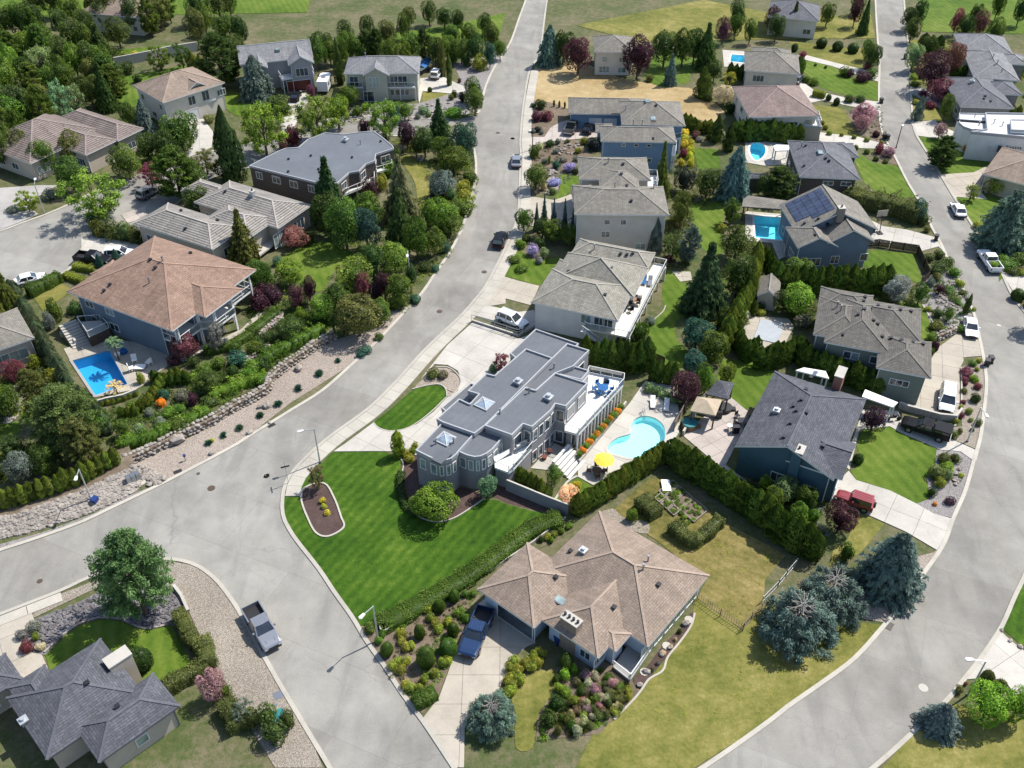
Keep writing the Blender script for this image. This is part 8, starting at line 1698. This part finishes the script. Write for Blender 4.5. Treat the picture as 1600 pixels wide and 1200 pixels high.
gazebo(Z(1,4,108,640,125,632,205,635,215,665,120,668),2.6,'white_canvas','white sun sail beside the round pool',.05,'white_trim','sun_sail')
def small_house(pts,ang,z,wallm,roofm,label,pitch=24,name='shed',ends='hh',win=False):
    hh=House(name,label,'shed',ang[0],ang[1],z,wallm,roofm,pitch=pitch,over=.3);hh.wing(pts,ends,win=win);hh.build();return hh
small_house(Z(2,4,10,540,110,555,85,445,150,490),Z(2,4,10,540,110,555),2.4,'tan_stucco','warm_grey_shingles','small garden shed with a gabled grey roof beside the lime tree',35,'shed','gg')
small_house(Z(1,3,1445,800,1450,830,1570,832),Z(1,3,1450,830,1570,832),2.5,'brown_siding','slate_shingles','small dark-roofed pool house right of the tall blue spruce',22)
def hot_tub(p,r,body,top,label,h=.85):
    q=G(*p,h);o=empty('hot_tub',(q.x,q.y,.06));tag(o,label,'hot tub');MB().cyl((0,0),r,0,h-.1,20).build('shell',MATS[body],o);MB().cyl((0,0),r+.05,h-.1,h,20).build('cover',MATS[top],o);MB().box(r,r+.5,-.3,.3,0,.35).build('step',MATS[body],o)
hot_tub(Z1(3,3,1097,305),.9,'wood','teal_paint','hot tub with a teal cover and wooden sides by the fence')
hot_tub(Z1(3,3,1308,212),.85,'dark_metal','black_plastic','round black trampoline-like tub beside the pavilion',.6)
table(Z1(3,3,1335,322),'white_paint','small white round stool on the patio behind the hedge',.06,.35)
table(Z1(3,3,1412,290),'dark_metal','dark patio table against the slate-roofed house',.06,.65,True)
for k in range(4):c=G(*Z1(3,3,1412,290),.5);chair_at((c.x+1.05*math.cos(k*1.57+.5),c.y+1.05*math.sin(k*1.57+.5)),k*1.57+.5+math.pi,'dark_metal',('right','far','left','near')[k]+' dark chair at the patio table of the slate-roofed house',.06,'dark patio chairs')
for x,y,lb in((1268,260,'dark grill beside the tan gazebo'),(1370,350,'dark planter pot beside the patio steps')):q=G(*Z1(3,3,x,y),.5);o=MB().box(-.4,.4,-.3,.3,.1,.9).box(-.42,.42,-.32,.32,.901,1.1).build('patio_grill' if x<1300 else 'planter_pot',MATS['dark_metal']);o.location=(q.x,q.y,.05);tag(o,lb,'grill' if x<1300 else 'planter')
for x,y,a,lb in((800,925,-1.2,'white armchair at the far side of the white pool table'),(885,940,2.6,'white armchair at the right of the white pool table'),(780,975,.5,'white armchair at the left of the white pool table')):chair(Z1(2,1,x,y),a,'white_canvas',lb,.06,None,1.35)
table(Z1(2,1,832,962),'white_paint','square white table between white armchairs by the deep blue pool',.06,.7,True,h=.45)
q=G(*Z1(2,1,728,850),1.0);o=empty('closed_parasol',(q.x,q.y,.06));tag(o,'dark blue folded parasol beside the potted palm','parasol');MB().cyl((0,0),.12,.5,2.2,10,0,.04).build('canopy',MATS['blue_canvas'],o);MB().cyl((0,0),.03,0,2.4,8).build('pole',MATS['grey_metal'],o);MB().cyl((0,0),.5,0,.5,14).build('planter_base',MATS['blue_canvas'],o)
q=G(*Z1(2,1,700,895),.3);o=MB().cyl((0,0),.28,0,.55,14,0,.4).build('plant_pot',MATS['white_paint']);o.location=(q.x,q.y,.06);tag(o,'white pot at the foot of the palm by the deep blue pool','plant pot')
a,b=G(*Z1(2,1,400,700),1.8),G(*Z1(2,1,490,840),.1);o=empty('garden_stair',(b.x,b.y,0),math.atan2(a.y-b.y,a.x-b.x));tag(o,'concrete garden stair descending to the deep blue pool','stair');L_=(Vector((a.x,a.y))-Vector((b.x,b.y))).length
for k in range(9):MB().box(L_*k/9,L_*(k+1)/9,-1.2,1.2,0,.2*(k+1)).build('step',MATS['pale_concrete'],o)
pf=[tuple(v[:2]) for v in W(Z(2,1,470,700,600,690,650,735,530,790),1.7)];cx,cy=pf[0];o=empty('raised_terrace',(cx,cy,0));tag(o,'raised terrace with a glass railing at the top of the pool stair','terrace');pp=[(x-cx,y-cy) for x,y in pf];MB().prism(pp,0,1.7).build('platform',MATS['dark_wood'],o);MB().prism(pp,1.702,1.78).build('floor',MATS['pale_concrete'],o)
for i in range(4):
    a,b=Vector(pp[i]),Vector(pp[(i+1)%4]);r=MB().bar((*a,2.75),(*b,2.75),.06).bar((*a,1.78),(*a,2.75),.06).build('railing',MATS['white_trim'],o);g_=MB();g_.face([(*a,1.85),(*b,1.85),(*b,2.7),(*a,2.7)]);g_.build('railing_pane',MATS['railing_glass'],r)
for x,y,z,lb in((770,540,2.65,'dark patio chair in the middle of the long white deck'),(790,585,2.65,'dark patio chair near the lower middle of the long white deck'),(750,600,2.65,'dark patio chair against the wall of the long white deck'),(745,625,2.65,'dark patio chair nearest the corner of the long white deck')):chair(Z1(2,3,x,y),x*.3,'dark_metal',lb,z,None,1.2)
table(Z1(2,3,800,520),'white_paint','white table on the long white deck',2.65,.7,True);table(Z1(2,3,775,565),'wood','brown table on the long white deck',2.65,.6)
for x,y,m,lb in((825,450,'blue_canvas','dark blue lounger on the long white deck'),(860,457,'grey_metal','grey lounger on the long white deck')):q=G(*Z1(2,3,x,y),3.0);lounger(Z1(2,3,x,y),R(80),m,lb);bpy.data.objects[[o.name for o in bpy.data.objects if o.get('label')==lb][0]].location=(q.x,q.y,2.65)
for x,y,lb in((1210,625,'left white armchair on the curved balcony'),(1262,600,'right white armchair on the curved balcony')):chair(Z1(2,1,x,y),-.9,'white_canvas',lb,3.0,None,1.3)
for x,y,lb in((230,515,'dark red pot on the court of the flat-roofed house, left one'),(262,478,'dark red pot on the court of the flat-roofed house, right one')):q=G(*Z1(3,3,x,y),.3);o=MB().cyl((0,0),.25,0,.5,12,0,.36).build('plant_pot',MATS['red_ceramic']);o.location=(q.x,q.y,.05);tag(o,lb,'plant pot')
A0,A1,A2=G(*Z1(3,3,868,742),.2),G(*Z1(3,3,962,668),.2),G(*Z1(3,3,1085,935),.2);o=empty('vegetable_beds',(A0.x,A0.y,0));tag(o,'framed vegetable beds with white edges in the dry yard','vegetable bed');U=(A1-A0);Vv=(A2-A0)
def fr(a,b,c,d,h=.3,name='bed_frame',parent=o):
    P=[U*a+Vv*b,U*c+Vv*b,U*c+Vv*d,U*a+Vv*d];mb=MB()
    for i in range(4):mb.bar((P[i].x,P[i].y,h/2),(P[(i+1)%4].x,P[(i+1)%4].y,h/2),.12,h)
    f=mb.build(name,MATS['weathered_wood'],parent);s=MB();s.face([(p.x,p.y,h*.6) for p in P]);s.build('soil',MATS['brown_soil'],f);return P
for b0,b1 in((.02,.17),(.2,.37),(.4,.58),(.61,.98)):fr(.42,b0,1.3,b1)
for b0,b1 in((.08,.22),(.25,.42),(.45,.62)):fr(.02,b0,.38,b1)
w_=MB();q=U*.85+Vv*.03;w_.box(q.x-.5,q.x+.5,q.y-.9,q.y+.9,.32,.4).build('white_board',MATS['white_paint'],o)
for k in range(90):
    a_,b_=vr.choice(((.46,1.26),(.5,1.2),(.06,.36))),vr.uniform(.03,.95);p=U*vr.uniform(*a_)+Vv*b_+A0
    o2=link('vegetable_plant',vr.choice(LIB['shrub']));s=vr.uniform(.22,.42);o2.location=(p.x,p.y,.2);o2.scale=(s,s,s*.8);o2.color=(*COL[vr.choice(('bright','green','lime','dryg'))],1);REG.append((o2,'leafy vegetable','in the framed beds',(p.x,p.y),'vegetable'))
q=G(*Z1(2,4,738,172),0);o=empty('basketball_hoop',(q.x,q.y,.05),R(100));tag(o,'portable basketball hoop on the pale driveway by the solar house','basketball hoop');MB().box(-.5,.5,-.4,.4,0,.2).build('base',MATS['black_plastic'],o);MB().bar((0,0,.2),(.5,0,3.0),.1).build('pole',MATS['dark_metal'],o);MB().box(.6,.65,-.9,.9,2.8,3.9).build('backboard',MATS['pale_wood'],o)
rg=MB()
for k in range(12):a,b=6.283*k/12,6.283*(k+1)/12;rg.bar((.9+.23*math.cos(a),.23*math.sin(a),3.05),(.9+.23*math.cos(b),.23*math.sin(b),3.05),.03)
rg.build('rim',MATS['tail_light_red'],o)
q=G(*Z1(4,2,803,483),.6);o=empty('birdbath',(q.x,q.y,0));tag(o,'grey stone birdbath at the tip of the shrub bed near the lamp','birdbath');MB().cyl((0,0),.14,0,.6,12).build('stem',MATS['grey_concrete'],o);MB().cyl((0,0),.35,.6,.72,16,0,.5).build('bowl',MATS['pale_concrete'],o)
for(x,y,s,lb) in((170,890,.42,'square dark utility lid in the gravel verge by the pickup'),(157,950,.15,'tiny round utility lid in the gravel verge')):q=G(*Z1(4,2,x,y),0);o=MB().box(-s,s,-s,s,.02,.07).build('access_cover',MATS['grey_metal']);o.location=(q.x,q.y,0);o.rotation_euler=(0,0,.5);tag(o,lb,'utility lid')
q=G(*Z1(4,2,165,1030),.5);o=MB().box(-.7,.7,-.6,.6,.02,.9).box(-.75,.75,-.65,.65,.901,.97).build('utility_cabinet',MATS['teal_paint']);o.location=(q.x,q.y,0);o.rotation_euler=(0,0,.5);tag(o,'green utility cabinet at the bottom edge by the gravel verge','utility box')
q=G(*Z1(3,1,1100,515),.5);o=empty('yard_light',(q.x,q.y,0));tag(o,'small blue and yellow marker post on the gravel bank','marker post');MB().cyl((0,0),.06,0,.7,8).build('post',MATS['grey_metal'],o);MB().cyl((0,0),.16,.7,1.0,10).build('top',MATS['blue_plastic'],o)
q=G(*Z1(3,4,822,282),.4);o=empty('motorcycle',(q.x,q.y,.05),R(5));tag(o,'small motorcycle parked beside the white canopy','motorcycle');MB().box(-.5,.3,-.14,.14,.55,.85).box(-.1,.35,-.16,.16,.851,1.0).build('body',MATS['dark_metal'],o);MB().bar((.55,-.35,1.05),(.55,.35,1.05),.05).bar((.75,0,.3),(.5,0,1.05),.06).build('handlebar',MATS['grey_metal'],o)
for x in(-.7,.75):MB().cyl((0,0),.3,-.06,.06,16,0,None,Matrix.Translation((x,0,.3))@Matrix.Rotation(math.pi/2,4,'X')).build('wheel',MATS['tyre_rubber'],o)
for k in range(7):
    q=G(*Z1(4,3,1090-k*44,440+k*52),0)
    if k in(0,3,6):o=MB().cyl((0,0),.45,.02,.09,9).build('stepping_stone',MATS['pale_concrete']);o.location=(q.x,q.y,0);o.rotation_euler=(0,0,k);tag(o,('top','middle','lower')[k//3]+' pale stepping stone in the bed under the sunroom','stone')
# ------------------------------------------------------------------ labels for plants: what each is, where it stands, and which of several
from collections import defaultdict
by=defaultdict(list)
for it in REG:by[(it[1],it[2])].append(it)
for(desc,area_),L in by.items():
    L.sort(key=lambda t:t[0].location.x/max(t[0].location.y,1))
    for i,it in enumerate(L):
        o=it[0]
        if len(L)==1:lab=desc+' '+area_
        elif i==0:lab='leftmost '+desc+' '+area_
        elif i==len(L)-1:lab='rightmost '+desc+' '+area_
        else:lab=ordw(i+1)+' '+desc+' from the left '+area_
        tag(o,lab,it[4],(desc+' plants '+area_) if len(L)>1 else None)
print('objects',len(bpy.data.objects),'tris',sum(len(m.polygons) for m in bpy.data.meshes))
